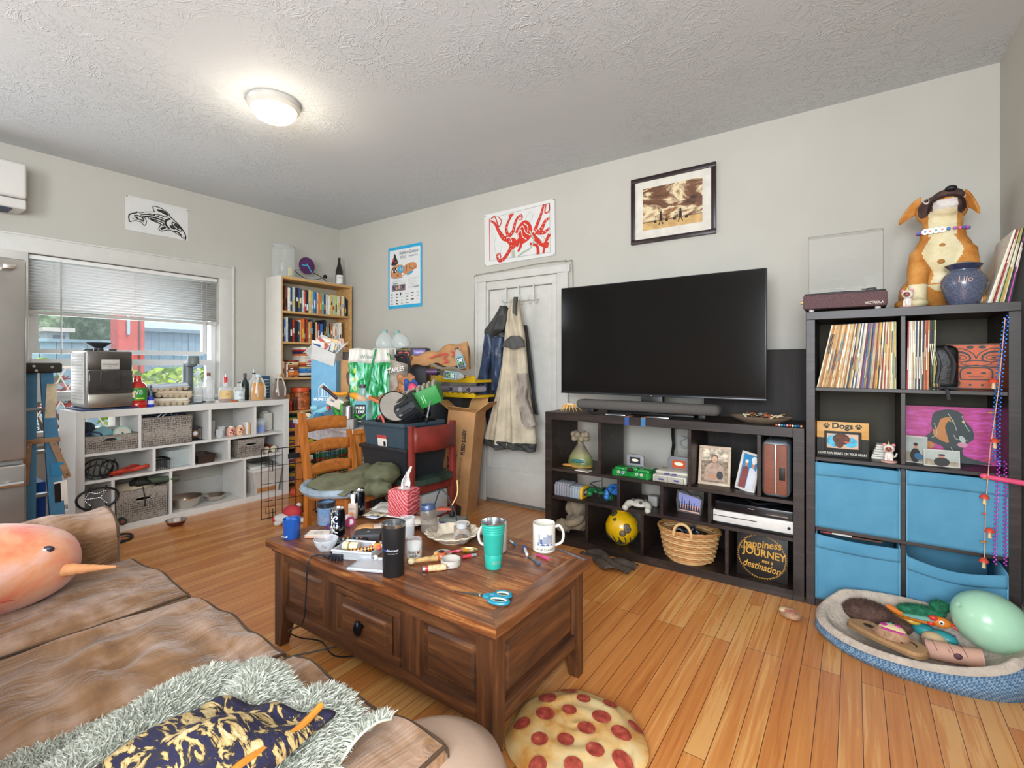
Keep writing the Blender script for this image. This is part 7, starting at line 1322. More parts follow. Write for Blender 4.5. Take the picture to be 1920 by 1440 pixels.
# ================================================================== coats on the door
hk = thing('hook_rack','white over-door rack with wire hooks holding the coats','hook rack',(2.48,-.03,1.74))
b = B(P('c9c8c2',.4)); b.tube([(-.15,0,0),(.20,0,.0)],.006,6); [b.box(x-.006,x+.006,-.003,.012,0,.13) for x in (-.13,-.0,.15)]; b.obj('rail',hk)
for x in (-.13,-.05,.05,.13,.19): b = B(P('c9c8c2',.4)); b.tube(sp([(x,0,.0),(x,-.03,-.01),(x,-.055,.01),(x,-.06,.04)],4),.004,6); b.tube(sp([(x,0,-.01),(x,-.02,-.035),(x,-.035,-.03)],4),.004,6); b.obj('hook',hk)
def cloth(rows,yf,D,folds,m,name,parent,n=30,amp=.016,power=.6,sub=10):
    """hanging garment: rows = (pixel row, left column, right column) measured on the plane y=yf; bulges toward the room by D"""
    pts = [(ony(l,v,yf).x,ony(r,v,yf).x,ony((l+r)/2,v,yf).z) for v,l,r in rows]; k = len(pts)-1
    def f(u,v):
        t = v*k; i = min(k-1,int(t)); q = t-i; q = q*q*(3-2*q)*.5+q*.5; a,c,z = [pts[i][j]*(1-q)+pts[i+1][j]*q for j in range(3)]
        y = yf+D*.5-D*abs(math.sin(PI*u))**power-amp*min(1,v*3+.2)*(math.sin(folds*u*PI+2.3*v+math.sin(5*v))+.5*math.sin(folds*1.9*u*PI-6*v))*abs(math.sin(PI*u))**.4
        return (a+(c-a)*u,y,z+.012*math.sin(folds*u*2)*(1 if v > .9 else 0))
    b = B(m); b.grid(f,n,k*sub); o = b.obj(name,parent,solid=.006); return o
PUFF = P('232326',.4,var=.3,sc=9,bmp=.5,bsc=14); NAVY = P('2b3a55',.4,var=.3,sc=12,bmp=.6,bsc=16); CLO = P('c2b49c',.8,var=.12,sc=9,bmp=.3,bsc=14); GRT = P('4e4c4a',.7,var=.15,sc=20)
c1 = thing('puffer_coat','black puffer coat with navy quilted sleeve hanging behind the cream jacket','coat')
cloth([(574,939,946),(590,932,955),(612,912,962),(630,905,975),(660,908,982),(700,906,985),(740,905,988),(780,908,985),(812,912,975)],-.10,.07,5,PUFF,'body',c1,amp=.02)
cloth([(625,909,922),(650,905,925),(675,902,920),(700,897,914),(730,890,913),(755,885,912),(768,896,911)],-.13,.05,2,NAVY,'sleeve',c1,12,.01)
cloth([(610,970,985),(650,975,990),(700,982,996),(745,990,1000),(775,994,1006)],-.10,.05,2,PUFF,'sleeve',c1,12,.008)
cloth([(632,922,943),(660,919,941),(700,921,938),(735,922,935)],-.155,.03,3,NAVY,'lining',c1,12,.01)
cloth([(575,938,947),(592,926,951),(618,906,946),(628,908,930)],-.15,.04,3,P('3a3a38',.6,var=.2),'hood',c1,14,.012)
c2 = thing('jacket','cream canvas jacket with a grey collar band hanging on the door hook','jacket')
cloth([(562,964,969),(585,954,970),(605,949,974),(625,946,978),(645,943,980),(690,936,984),(740,927,988),(790,914,996),(822,905,1000),(836,904,999)],-.20,.09,6,CLO,'body',c2,44,.022)
cloth([(557,963,970),(572,961,968),(590,961,967)],-.235,.02,2,GRT,'hanging_loop',c2,6,.002)
cloth([(630,957,972),(640,942,981),(652,940,982)],-.272,.035,4,GRT,'collar_band',c2,20,.006)
cloth([(828,903,1001),(835,902,1000),(841,904,999)],-.222,.08,6,P('3a3a38',.7),'hem_trim',c2,44,.022)
cloth([(700,968,985),(725,972,987),(745,966,985),(760,972,990),(790,976,1000),(800,982,1003)],-.27,.06,4,P('a3978a',.8,var=.15,bmp=.3),'sleeve',c2,16,.014)
# ================================================================== coffee table
TT = .452
def cwood():
    m,n,l,bb = nodes('sheesham_top'); v = coords(n,l,(1.4,14,14)); a = noise(n,l,v,2,6,.62,1.5); w = noise(n,l,coords(n,l),3.2,4,.6)
    mx = n.new('ShaderNodeMath'); mx.operation = 'MULTIPLY_ADD'; l.new(w,mx.inputs[0]); mx.inputs[1].default_value = .7; l.new(a,mx.inputs[2])
    l.new(ramp(n,l,mx.outputs[0],[(.55,'3a2016'),(.78,'64381f'),(.95,'8c5430'),(1.0,'a8703e')]),bb.inputs['Base Color']); bb.inputs['Roughness'].default_value = .28; bump(n,l,bb,mx.outputs[0],.12,.004); return m
CTOP = cwood(); CW = wood('sheesham_x','33201a','56341f','7c4f2e',.4,0,.8,.2); CWZ = wood('sheesham_z','33201a','56341f','7c4f2e',.4,2,.8,.2); CWY = wood('sheesham_y','33201a','56341f','7c4f2e',.4,1,.8,.2)
CTY = wood('sheesham_top_y','4a2a1a','6f4226','94603a',.3,1,1,.15)
X0,X1,YF,YB = 2.714,3.955,-2.312,-1.682
ct = thing('coffee_table','dark carved hardwood coffee table with drawers and a cluttered top','table',(X0,YF,0)); LX,LY = X1-X0,YB-YF
b = B(CTOP); b.box(.07,LX-.07,.07,LY-.07,.424,TT-.0006,.002); b.obj('centre_board',ct)
for m_,q_ in ((CTOP,[(0,0),(LX,0),(LX-.0705,.0695),(.0705,.0695)]),(CTOP,[(0,LY),(LX,LY),(LX-.0705,LY-.0695),(.0705,LY-.0695)]),(CTY,[(0,.0005),(0,LY-.0005),(.07,LY-.07),(.07,.07)]),(CTY,[(LX,.0005),(LX,LY-.0005),(LX-.07,LY-.07),(LX-.07,.07)])):
    b = B(m_); b.prism(q_,.42,TT); b.obj('breadboard_edge',ct)
b = B(CW); b.box(.018,LX-.018,.014,LY-.014,.402,.42,.004); b.obj('moulding',ct)
for x,sx_ in ((.03,1),(LX-.03,-1)):
    for y_,sy_ in ((.024,1),(LY-.024,-1)):
        b = B(CWZ); e = .062; t_ = .040; P_ = [(x,y_),(x+sx_*e,y_),(x+sx_*e,y_+sy_*e),(x,y_+sy_*e)]; Q_ = [(x,y_),(x+sx_*t_,y_),(x+sx_*t_,y_+sy_*t_),(x,y_+sy_*t_)]
        v = [(*q,0) for q in Q_]+[(*q,.12) for q in P_]+[(*q,.402) for q in P_]; f = [(0,1,2,3),(8,9,10,11)]+[(k*4+i,k*4+(i+1) % 4,k*4+4+(i+1) % 4,k*4+4+i) for k in (0,1) for i in range(4)]
        if sx_*sy_ < 0: f = [q[::-1] for q in f]
        b.add(v,f); b.obj('leg',ct)
for y_,sy_ in ((.03,1),(LY-.03,-1)):
    b = B(CW); a,c_ = sorted((y_,y_+sy_*.022)); b.box(.09,LX-.09,a,c_,.365,.402); b.box(.09,LX-.09,a,c_,.125,.175,.002); b.obj('rail',ct)
    for xa,xb in ((.365,.455),(.815,.905)): b = B(CWZ); b.box(xa,xb,a,c_,.175,.365); b.obj('stile',ct)
def rpanel(x0,x1,z0,z1,y_,s_,m=CW,nm='raised_panel',parent=ct):
    b = B(m); g = .03; Y = lambda k: y_+s_*k
    v = [(x0,Y(.0),z0),(x1,Y(0),z0),(x1,Y(0),z1),(x0,Y(0),z1),(x0+.02,Y(-.002),z0+.02),(x1-.02,Y(-.002),z0+.02),(x1-.02,Y(-.002),z1-.02),(x0+.02,Y(-.002),z1-.02),(x0+g,Y(-.012),z0+g),(x1-g,Y(-.012),z0+g),(x1-g,Y(-.012),z1-g),(x0+g,Y(-.012),z1-g)]
    b.add(v,[(0,1,5,4),(1,2,6,5),(2,3,7,6),(3,0,4,7),(4,5,9,8),(5,6,10,9),(6,7,11,10),(7,4,8,11),(8,9,10,11)]); return b
for s_,y_ in ((1,.048),(-1,LY-.048)):
    for xa,xb in ((.092,.365),(.905,LX-.092)): rpanel(xa,xb,.175,.365,y_,s_).obj('raised_panel',ct)
dw = B(CW); dw.box(.458,.812,.026,.044,.178,.362,.002)
b = rpanel(.49,.78,.205,.338,.022,1); b.box(.458,.812,.024,.05,.178,.205,.003); b.box(.458,.812,.024,.05,.338,.362,.003); b.mat(CWZ); b.box(.458,.49,.024,.05,.205,.338,.003); b.box(.78,.812,.024,.05,.205,.338,.003)
dwo = b.obj('drawer',ct)
b = B(P('24242a',.3,.8)); b.ball((.635,-.012,.268),(.017,.014,.027),16,12,fn=lambda d: 1+.10*math.sin(9*math.atan2(d.x,d.z))); b.cyl((.635,-.005,.268),(.635,.012,.268),.008); b.obj('knob',dwo)
for s_,x_ in ((-1,LX-.03),(1,.03)):
    b = B(CWY); a,c_ = sorted((x_,x_+s_*.022)); b.box(a,c_,.086,LY-.086,.365,.402); b.box(a,c_,.086,LY-.086,.125,.175,.002); b.obj('rail',ct)
    b = rpanel(0,LY-.172,0,.19,0,1,CWY)
    for p_ in b.v: p_[:] = (x_+s_*.016+(-s_)*(-p_.y) if False else x_+s_*(.018+p_.y),.086+p_.x,.175+p_.z)
    if s_ > 0: b.f = [q[::-1] for q in b.f]
    b.obj('raised_panel',ct)
    if s_ < 0: b = B(CWY); b.prism([(LX-.03,.086),(LX-.03,LY-.086),(LX-.045,LY-.086),(LX-.045,.086)],.10,.125)
# ---- things on the coffee table
def T(u,v): p = onz(u,v,TT); return (p.x,p.y,TT)
t = thing('drink_sleeve','blue plastic cup with slotted top at the left corner of the coffee table','cup',T(547,1008),.3); b = B(P('1f4f9c',.3)); b.lathe([(.030,0),(.033,.004),(.036,.085),(.033,.085),(.031,.07),(0,.07)],28); b.tube(sp([(-.03,-.02,.06),(0,-.037,.055),(.034,-.012,.058)],5),.0015,5); b.obj('body',t)
b = B(P('3a6ab8',.3)); b.box(-.03,.03,-.004,.004,.068,.086,.002); b.box(-.004,.004,-.03,.03,.068,.086,.002); b.mat(P('e6ecf4',.4)); b.frame((0,-.0375,.014),(1,0,0),(0,0,1)); b.line([(-.02,0),(.008,0)],.003); b.line([(.008+.004*math.cos(k*.8),.003+.004*math.sin(k*.8)) for k in range(8)],.0015,closed=True); b.obj('lid',t)
t = thing('glass_jar','clear blue-tinted jar with a dark rim near the far left of the coffee table','jar',T(612,983)); b = B(glass('8fb4e0',.3,.04)); b.lathe([(0,.004),(.036,.004),(.039,.01),(.039,.1),(.040,.104)],28,cap=False); b.obj('body',t)
b = B(P('20242c',.3)); b.tube([(.040*math.cos(k*PI/14),.040*math.sin(k*PI/14),.106) for k in range(28)],.004,6,True); b.lathe([(.0395,.085),(.0402,.104)],28,cap=False); b.obj('rim',t)
b = B(P('4f2a6a',.3)); b.lathe([(.02,0),(.022,.03),(.0,.034)],16); solo(b,'purple_token','small round purple token between the clear jar and the soda can','token',T(622,995))
def canmat():
    m,n,l,bb = nodes('can_print'); l.new(ramp(n,l,noise(n,l,coords(n,l,(40,40,14)),1.2,3),[(.42,'0c0d12'),(.54,'16263f'),(.58,'b9b4a4'),(.61,'12131a')]),bb.inputs['Base Color']); bb.inputs['Metallic'].default_value = .6; bb.inputs['Roughness'].default_value = .25; return m
CANM = canmat()
def can(label,loc,brand=True):
    t = thing('soda_can',label,'can',loc); b = B(CANM); b.lathe([(.024,0),(.0325,.008),(.033,.012),(.033,.102),(.027,.118)],28,cap=False); b.obj('body',t)
    b = B(CHROME); b.lathe([(.027,.118),(.0275,.1215),(.025,.1215),(.023,.115),(0,.115)],28,cap=False); b.mat(P('8a7a70',.4,.7)); b.oval(0,.008,.006,.009,.116); b.obj('top',t)
    if brand:
        q = B(); q.text('PEPSI',.04,0,0,0,rot=PI/2,bold=.001); b = B(P('d8dce4',.4)); b.add([(.0335*math.sin(p.x/.033+.55),-.0335*math.cos(p.x/.033+.55),.062+p.y) for p in q.v],q.f)
        b.mat(P('e0d2b8',.6)); b.grid(lambda u,v: (.0334*math.sin(-.15+.45*u),-.0334*math.cos(-.15+.45*u),.012+.036*v),5,2); b.mat(BLACK); [b.grid(lambda u,v,k=k: (.0337*math.sin(-.12+.055*k+.03*u),-.0337*math.cos(-.12+.055*k+.03*u),.016+.028*v),2,2) for k in range(7)]; b.obj('printing',t)
can('black soda can in front, printed in white, with a barcode',T(633,1004)); can('second black soda can behind the white pump bottle',(2.752,-1.86,TT),False)
t = thing('pump_bottle','small clear pump bottle with a white top by the letters','bottle',T(662,972),.5); b = B(P('d8c4b4',.2,alpha=.75)); b.box(-.021,.021,-.014,.014,0,.075,.006); b.obj('body',t); b = B(WHITE); b.cyl((0,0,.075),(0,0,.098),.010,n=14); b.box(-.010,.010,-.010,.010,.096,.118,.004); b.obj('pump',t); b = B(P('6a6a78',.5)); b.frame((0,-.0145,.05),(1,0,0),(0,0,1)); b.text('CLEAR',.011); b.mat(P('c9824a',.5)); b.oval(0,-.025,.012,.010); b.obj('label',t)
t = thing('tape_roll','white and pink tape roll lying behind the soda can','tape',T(655,984)); b = B(P('e3cfcf',.5)); b.cyl((-.025,.01,.022),(.02,-.01,.022),.021,n=22); b.mat(P('a83a6a',.5)); b.cyl((.02,-.01,.022),(.027,-.013,.022),.023,n=22); b.mat(P('e8dfe0',.5)); b.cyl((.027,-.013,.022),(.0275,-.0133,.022),.013,n=16); b.obj('roll',t)
b = B(P('c39a86',.7)); b.box(-.05,.05,-.035,.035,0,.011,.002); b.mat(P('e3d5c9',.7)); b.box(-.05,.05,-.035,.035,.011,.0125); b.mat(INK); b.frame((0,0,.0127),(1,0,0),(0,1,0)); b.line([(.018*math.cos(k*.5),.014*math.sin(k*.5)) for k in range(13)],.002,closed=True); b.line(sp([(-.03,-.01),(-.01,-.005),(.0,.005),(.012,.0)],4),.0012); b.line([(.01,.006),(.016,.01)],.002); solo(b,'notepad','small notepad with a drawn face on its cover, left of the soda can','notepad',T(598,1004),.62)
t = thing('glass_bowl','small clear glass bowl at the front left of the coffee table','bowl',T(611,1031)); b = B(glass('e8eef4',.2,.03)); b.lathe([(0,.004),(.022,.003),(.038,.022),(.046,.045),(.048,.046),(.044,.03),(.026,.0),(0,0)],32,cap=False); b.obj('body',t); b = B(glass('d9e2ee',.6,.03)); b.tube([(.047*math.cos(k*PI/16),.047*math.sin(k*PI/16),.046) for k in range(32)],.0015,5,True); b.obj('rim',t)
b = B(P('5a3a20',.8)); [b.ball((-.018+.004*i,-.004*(i % 3),.008+.003*(i % 2)),.004,6,5) for i in range(7)]; solo(b,'crumbs','brown crumbs in the bottom of the small glass bowl','crumbs',T(609,1030),kind='stuff')
# clip case and lid
CLP = glass('e3e6ea',.28,.12)
q = T(672,1040); t = thing('storage_case','clear plastic latch case open on the coffee table, holding a striped pipe','case',q,.42)
b = B(CLP); W_,D_ = .082,.055; b.box(-W_,W_,-D_,D_,0,.004,.002); b.box(-W_,W_,-D_,-D_+.004,0,.032,.002); b.box(-W_,W_,D_-.004,D_,0,.032,.002); b.box(-W_,-W_+.004,-D_,D_,0,.032,.002); b.box(W_-.004,W_,-D_,D_,0,.032,.002); b.obj('tray',t)
b = B(P('cfd3dc',.4)); b.tube([(-W_,-D_,.032),(W_,-D_,.032),(W_,D_,.032),(-W_,D_,.032)],.0045,6,True); b.obj('rim',t); b = B(P('1b1c24',.4)); b.tube([(-W_-.004,-D_,.022),(-W_-.006,D_,.022)],.004,6); b.box(-W_-.002,-W_+.05,-D_-.016,-D_-.002,.0,.022,.003); [b.tube([(-W_+.01+.013*i,-D_-.018,.012),(-W_+.012+.013*i,-D_-.026,.0),(-W_+.014+.013*i,-D_-.018,-.012)],.0028,5) for i in range(4)]; b.obj('latch',t)
b = B(P('3a3634',.7)); b.box(-W_+.006,W_-.006,-D_+.006,D_-.006,.005,.009); solo(b,'foam_pad','dark foam lining inside the clear latch case','foam',q,.42)
def place(o,dx,dy,dz,ang=.42): o.location = (q[0]+dx*math.cos(ang)-dy*math.sin(ang),q[1]+dx*math.sin(ang)+dy*math.cos(ang),q[2]+dz)
t = thing('paper_tube','cream paper tube lying in the latch case','tube',q,.42); b = B(P('d9c9a8',.6)); b.cyl((-.035,0,0),(.03,0,0),.017,n=20); b.mat(P('8a7a3a',.6)); b.cyl((-.012,0,0),(-.004,0,0),.0173,n=20); b.obj('tube',t); place(t,-.035,.012,.027)
t = thing('striped_pipe','orange and black striped glass pipe in the latch case','pipe',q,.42)
pp = sp([(-.045,-.02,0),(-.01,-.005,.0),(.025,.01,.004),(.05,.02,.008)],6)
for i in range(len(pp)-1): b = B(P('d9822a' if i % 2 else '2a1c14',.2,coat=.6)); b.tube([pp[i],pp[i+1]],.0085+.0006*i/4,10); b.obj('stripe',t)
b = B(P('c98a3a',.2,coat=.6)); b.ball((.055,.022,.010),(.02,.018,.016),16,10); b.mat(P('e8624a',.3)); b.ball((.065,.008,.012),(.011,.01,.01),12,8); b.mat(P('e8dcc0',.3)); b.ball((.035,.034,.012),(.011,.01,.01),12,8); b.ball((.073,.024,.012),(.009,.009,.009),12,8); b.mat(BLACK); b.cyl((.053,.024,.022),(.053,.024,.0275),.008,n=14); b.obj('bowl',t); place(t,.02,-.006,.022)
q2 = T(703,1062); t = thing('case_lid','clear plastic case lid lying beside the latch case','lid',q2,.42); b = B(CLP); b.box(-.08,.08,-.052,.052,.004,.007,.001); b.obj('panel',t); b = B(P('b9c0ca',.4)); b.tube([(-.08,-.052,.007),(.08,-.052,.007),(.08,.052,.007),(-.08,.052,.007)],.006,6,True); b.obj('rim',t)
b = B(P('e6dcd6',.3)); b.ball((0,0,.014),(.012,.009,.009),12,8); b.mat(P('4a2030',.3)); b.ball((-.002,-.008,.014),(.004,.003,.004),8,6); solo(b,'white_bead','small white bead-like trinket on the clear case lid','trinket',T(704,1052))
t = thing('remote_control','black remote control with coloured buttons behind the latch case','remote',T(655,1017),.95); b = B(P('141417',.4)); b.box(-.075,.075,-.022,.022,0,.016,.006); b.obj('body',t)
for i in range(14): b = B(P(('c94a3a','d9a03a','3a7a4a','4a5a9a','a9a9ad','a9a9ad')[i % 6],.4)); b.cyl((-.06+.018*(i//2),-.008+.016*(i % 2),.016),(-.06+.018*(i//2),-.008+.016*(i % 2),.018),.0045,n=10); b.obj('button',t)
t = thing('phone_box','flat matte black box with a small pale mark','box',T(690,1008),.75); b = B(P('3a3a3e',.5)); b.box(-.055,.055,-.04,.04,0,.026,.002); b.obj('box',t); b = B(P('b9b9bd',.5)); b.frame((0,0,.0263),(1,0,0),(0,1,0)); b.oval(.0,0,.004,.009,rot=-.5); b.obj('mark',t)
b = B(P('c9925a',.7,var=.1)); b.grid(lambda u,v: (-.05+.1*u,-.035+.07*v,.004+.012*math.sin(PI*u)),8,4); solo(b,'brown_envelope','curved tan card lying between remote and letters','card',T(688,992),.7,solid=.0015)
r8 = random.Random(12)
LT = [(742,950,.5,.17,.11,'d9d6d4','large white folded paper leaning left of the tissue box'),(735,962,.3,.17,.12,'e0ded8','white sheet lying under the folded paper'),(765,985,1.0,.19,.08,'e3d3c3','long cream letter with two printed blocks in front of the tissue box'),(705,970,.2,.08,.06,'d8ceb4','cream booklet with green print'),(742,992,.9,.15,.07,'dcc6b6','pinkish envelope under the long letter'),(800,985,.4,.13,.09,'dcd2c2','cream sheet under the clear glass'),(700,980,.1,.05,.03,'b9c0d0','pale blue slip by the tape roll'),(835,965,.5,.06,.05,'c9604a','orange-red card near the power strip')]
for i,(u,v,rz_,w_,h_,c,lb) in enumerate(LT):
    b = B(P(c,.7,var=.03)); b.grid(lambda p,r: (-w_/2*1.3+w_*1.3*p,-h_/2*1.3+h_*1.3*r,.002+.004*i+.010*(p*p if i == 0 else .2*p)),6,3); b.mat(P('4a5a5a',.6)); b.at((0,0,.0085+.004*i)); rect(b,.02,.01,.008,.006); rect(b,-.02,-.012,.014,.002) if i in (2,3,4) else None; rect(b,.0,.012,.008,.006) if i == 2 else None
    solo(b,'letter',lb,'letter',T(u,v),rz_,solid=.001)
# tissue box
t = thing('tissue_box','pink-red cube tissue box with a tissue pulled up','tissue box',(2.958,-1.745,TT+.012),.24)
def tis():
    m,n,l,bb = nodes('tissue_box_print'); w = n.new('ShaderNodeTexWave'); l.new(coords(n,l,(9,9,16),(.3,.5,.2)),w.inputs[0]); w.inputs['Scale'].default_value = 2.2; w.inputs['Distortion'].default_value = 7; w.inputs['Detail'].default_value = 3
    l.new(ramp(n,l,w.outputs[0],[(.3,'a83a44'),(.6,'c9525a'),(.9,'e08a88')]),bb.inputs['Base Color']); bb.inputs['Roughness'].default_value = .5; return m
b = B(tis()); b.box(-.056,.056,-.056,.056,0,.125,.002); b.obj('box',t)
b = B(P('e0dcd6',.5)); b.frame((0,0,.1255),(1,0,0),(0,1,0)); b.oval(0,0,.035,.025); b.obj('opening',t)
b = B(P('e3e1dd',.8,bmp=.2)); b.grid(lambda u,v: (.025*math.cos(4.5*u+.4)*(1-.3*v)+.03*v*math.sin(3*u)+.012*v,.02*math.sin(4.5*u+.4)*(1-.1*v)+.01*math.sin(6*v+2*u),.122+.115*v*(1-.28*abs(2*u-1))+.01*math.sin(7*u)),18,12); b.obj('tissue',t,solid=.001)
def mug(name,label,loc,rz_,r,h,c,hand=True,draw=None,rt=None):
    t = thing(name,label,'mug',loc,rz_); rt = rt or r; b = B(P(c,.25,var=.02,coat=.4)); b.lathe([(r*.9,0),(r,.005),(rt,h-.003),(rt-.001,h),(rt-.004,h-.002),(r-.005,.01),(0,.008)],36); b.obj('body',t)
    if hand: b = B(P(c,.25,var=.02,coat=.4)); b.tube(sp([(r-.003,0,h*.82),(r+.018,0,h*.86),(r+.034,0,h*.6),(r+.028,0,h*.28),(r-.003,0,h*.15)],6),.0055,8); b.obj('handle',t)
    if draw: b = B(P('3a4a6a',.5)); draw(b,r+.0008,h); b.obj('picture',t)
    return t
def wrap(b,r,quads,a0=0):
    for x0,x1,z0,z1 in quads: b.grid(lambda u,v: ((r)*math.sin((x0+(x1-x0)*u)/r+a0),-(r)*math.cos((x0+(x1-x0)*u)/r+a0),z0+(z1-z0)*v),4,2)
def wraptext(b,r,s,size,z,a0=0,**k): q = B(); q.text(s,size,0,0,0,**k); b.add([((r+.0004)*math.sin(p.x/r+a0),-(r+.0004)*math.cos(p.x/r+a0),z+p.y) for p in q.v],q.f)
def pmug(b,r,h):
    b.mat(P('7a86a8',.5)); wrap(b,r,[(-.035,.03,.036,.045)]); b.mat(P('8f97a8',.5)); wrap(b,r,[(-.012,.004,.04,.068),(.004,.010,.04,.078),(.010,.028,.04,.074)]); b.mat(P('4a5a86',.5)); wrap(b,r+.0003,[(-.03,-.026,.04,.078),(-.024,-.014,.04,.058),(-.035,.03,.032,.037)]); b.mat(P('c9a86a',.5)); wrap(b,r+.0004,[(.015,.018,.045,.06)]); b.mat(P('2a4a3a',.5)); wraptext(b,r,'PORTLAND',.014,.016,sx=1.05)
mug('mug','white mug with a blue city skyline picture at the far right of the coffee table',T(1020,1031),YAW+.1,.046,.112,'d8d2c6',True,pmug)
t = mug('mug','white mug with pink letters hidden behind the teal cup',T(932,1032),PI+YAW,.040,.115,'d3cdc4',True,lambda b,r,h: (b.mat(P('c94a6a',.5)),wraptext(b,r,'&',.04,.07,PI-.9),wraptext(b,r,'O',.03,.03,PI-.9)))
# black tumbler
t = thing('travel_tumbler','tall matte black steel tumbler of coffee with small white lettering','tumbler',T(738,1076),YAW); b = B(P('1c1c1d',.45)); b.lathe([(0,0),(.036,0),(.038,.003),(.0425,.175)],40,cap=False); b.obj('body',t); b = B(CHROME); b.lathe([(.0425,.175),(.0428,.186),(.0405,.186),(.0395,.15),(.038,.14)],40,cap=False); b.obj('steel_rim',t)
b = B(P('3a2418',.15)); b.cyl((0,0,.158),(0,0,.160),.0395,n=36); b.obj('coffee',t); b = B(P('c9cad2',.4)); wraptext(b,.0415,'Abstract',.0125,.098,.12,bold=.0002); wraptext(b,.0412,'technologies inc',.0055,.087,.15); b.mat(P('3a4aa8',.4)); wraptext(b,.0415,'nw',.012,.098,-.55,bold=.0004); b.obj('lettering',t)
# teal cup
t = thing('insulated_cup','teal steel cup with ring grooves standing on the coffee table','cup',T(925,1063),YAW); TEAL = P('2aa392',.35,var=.04)
b = B(TEAL); pr_ = [(.029,0),(.031,.004),(.034,.052),(.0335,.053),(.0342,.055),(.040,.125)]
for k in range(4): z = .128+k*.009; r_ = .040+.0008*k; pr_ += [(r_+.001,z),(r_+.0016,z+.004),(r_+.0004,z+.0075)]
pr_ += [(.0455,.168)]; b.lathe(pr_,40,cap=False); b.cyl((0,0,0),(0,0,.003),.029,n=30); b.obj('body',t); b = B(CHROME); b.lathe([(.0455,.168),(.0462,.172),(.0435,.172),(.0388,.14),(.036,.10),(.028,.03),(0,.03)],40,cap=False); b.obj('steel_lining',t)
b = B(P('a9a48a',.4,.4)); wraptext(b,.0325,'RTIC',.016,.026,.5); b.obj('logo',t)
t = thing('drinking_glass','short clear glass behind the black tumbler','glass',T(763,1006)); b = B(glass('eceff0',.2,.03)); b.lathe([(0,.008),(.030,.008),(.033,.085),(.0345,.085),(.032,0),(0,0)],28,cap=False); b.obj('vessel',t)
t = thing('amber_jar','smoky brown tall jar with a blue-grey screw rim, leaning in the pie dish','jar',(T(806,1004)[0],T(806,1004)[1],TT+.014),rot=(.0,-.12,0)); b = B(glass('8f8378',.5,.04)); b.lathe([(0,.004),(.034,.004),(.038,.015),(.036,.085),(.031,.105)],28,cap=False); b.obj('body',t); b = B(P('4a5674',.3,.3)); b.lathe([(.031,.098),(.034,.10),(.034,.118),(.032,.122),(.028,.118),(.027,.09)],28,cap=False); b.obj('screw_rim',t); b = B(P('33201a',.5)); b.cyl((0,0,.06),(0,0,.095),.027,n=20); b.obj('dark_contents',t)
t = thing('printed_jar','round glass jar with white coating and black curly lettering','jar',T(777,1046),YAW); b = B(P('cfcac2',.3,alpha=.9)); b.lathe([(.026,0),(.030,.006),(.030,.035)],28,cap=False); b.mat(glass('e8eaea',.3,.04)); b.lathe([(.030,.035),(.030,.065),(.027,.07),(.028,.076)],28,cap=False); b.obj('body',t); b = B(INK); wraptext(b,.0302,'OURS &',.012,.030,.05,bold=.0004); wraptext(b,.0302,'LUCK',.013,.018,.05,bold=.0004); b.mat(P('c9824a',.5)); wrap(b,.0305,[(.022,.030,.024,.036)]); b.obj('lettering',t)
b = B(P('e2e0da',.5)); b.cyl((0,0,.035),(0,0,.060),.026,n=24); solo(b,'white_cream','white contents visible at the top of the printed jar','cream',T(777,1046))
t = thing('pie_dish','pale scalloped ceramic pie dish under the jars','dish',(3.375,-1.85,TT)); b = B(P('cfc2ac',.35,var=.04)); b.grid(lambda u,v: ((.06+.055*v**.8)*(1+.05*v*math.sin(16*2*PI*u))*math.cos(2*PI*u),(.06+.055*v**.8)*(1+.05*v*math.sin(16*2*PI*u))*math.sin(2*PI*u),.003+.034*v),128,8,cu=True); b.cyl((0,0,0),(0,0,.005),.062,n=40); b.obj('body',t,solid=.004)
t = thing('knobbly_cup','textured beige cup with a white inside, standing in the pie dish','cup',(3.40,-1.815,TT+.007)); b = B(P('9a8270',.7,var=.35,sc=90,bmp=.9,bsc=120)); b.lathe([(.030,0),(.036,.02),(.036,.045),(.032,.055)],28); b.obj('body',t); b = B(P('cfc8ba',.4)); b.lathe([(.032,.052),(.033,.06),(.028,.06),(.026,.048),(0,.046)],28,cap=False); b.obj('rim',t)
t = thing('round_jar','round clear jar with brown dried herb inside','jar',T(866,1020)); b = B(glass('e6e4de',.07,.03)); b.ball((0,0,.034),(.036,.036,.034),28,18); b.lathe([(.02,.062),(.019,.075)],24,cap=False); b.obj('body',t); b = B(P('5f4326',.9,var=.4,sc=120,bmp=.9)); b.ball((0,0,.021),(.030,.030,.018),20,12,fn=lambda d: 1+.06*math.sin(20*d.x)*math.sin(17*d.y)); b.obj('herb',t); b = B(P('d2d4d4',.15,.2,alpha=.8)); b.cyl((0,0,.07),(0,0,.09),.022,n=24); b.obj('stopper',t)
b = B(P('d6cfc4',.5)); b.cyl((0,0,0),(0,0,.012),.036,n=32); solo(b,'jar_cover','pale round jar cover behind the teal cup','cover',T(893,999))
b = B(glass('c9c4ba',.4,.1)); b.lathe([(.034,.004),(.036,.004),(.037,.0)],32); solo(b,'clear_disc','flat translucent lid behind the frosted one','lid',T(830,1038))
t = thing('frosted_lid','frosted round jar lid lying upside down in front of the tumbler and teal cup','lid',T(845,1060)); b = B(P('d0c8be',.35,alpha=.75)); b.lathe([(0,.002),(.036,.002),(.0375,.004),(.0375,.026),(.035,.026),(.035,.006)],36,cap=False); b.obj('body',t)
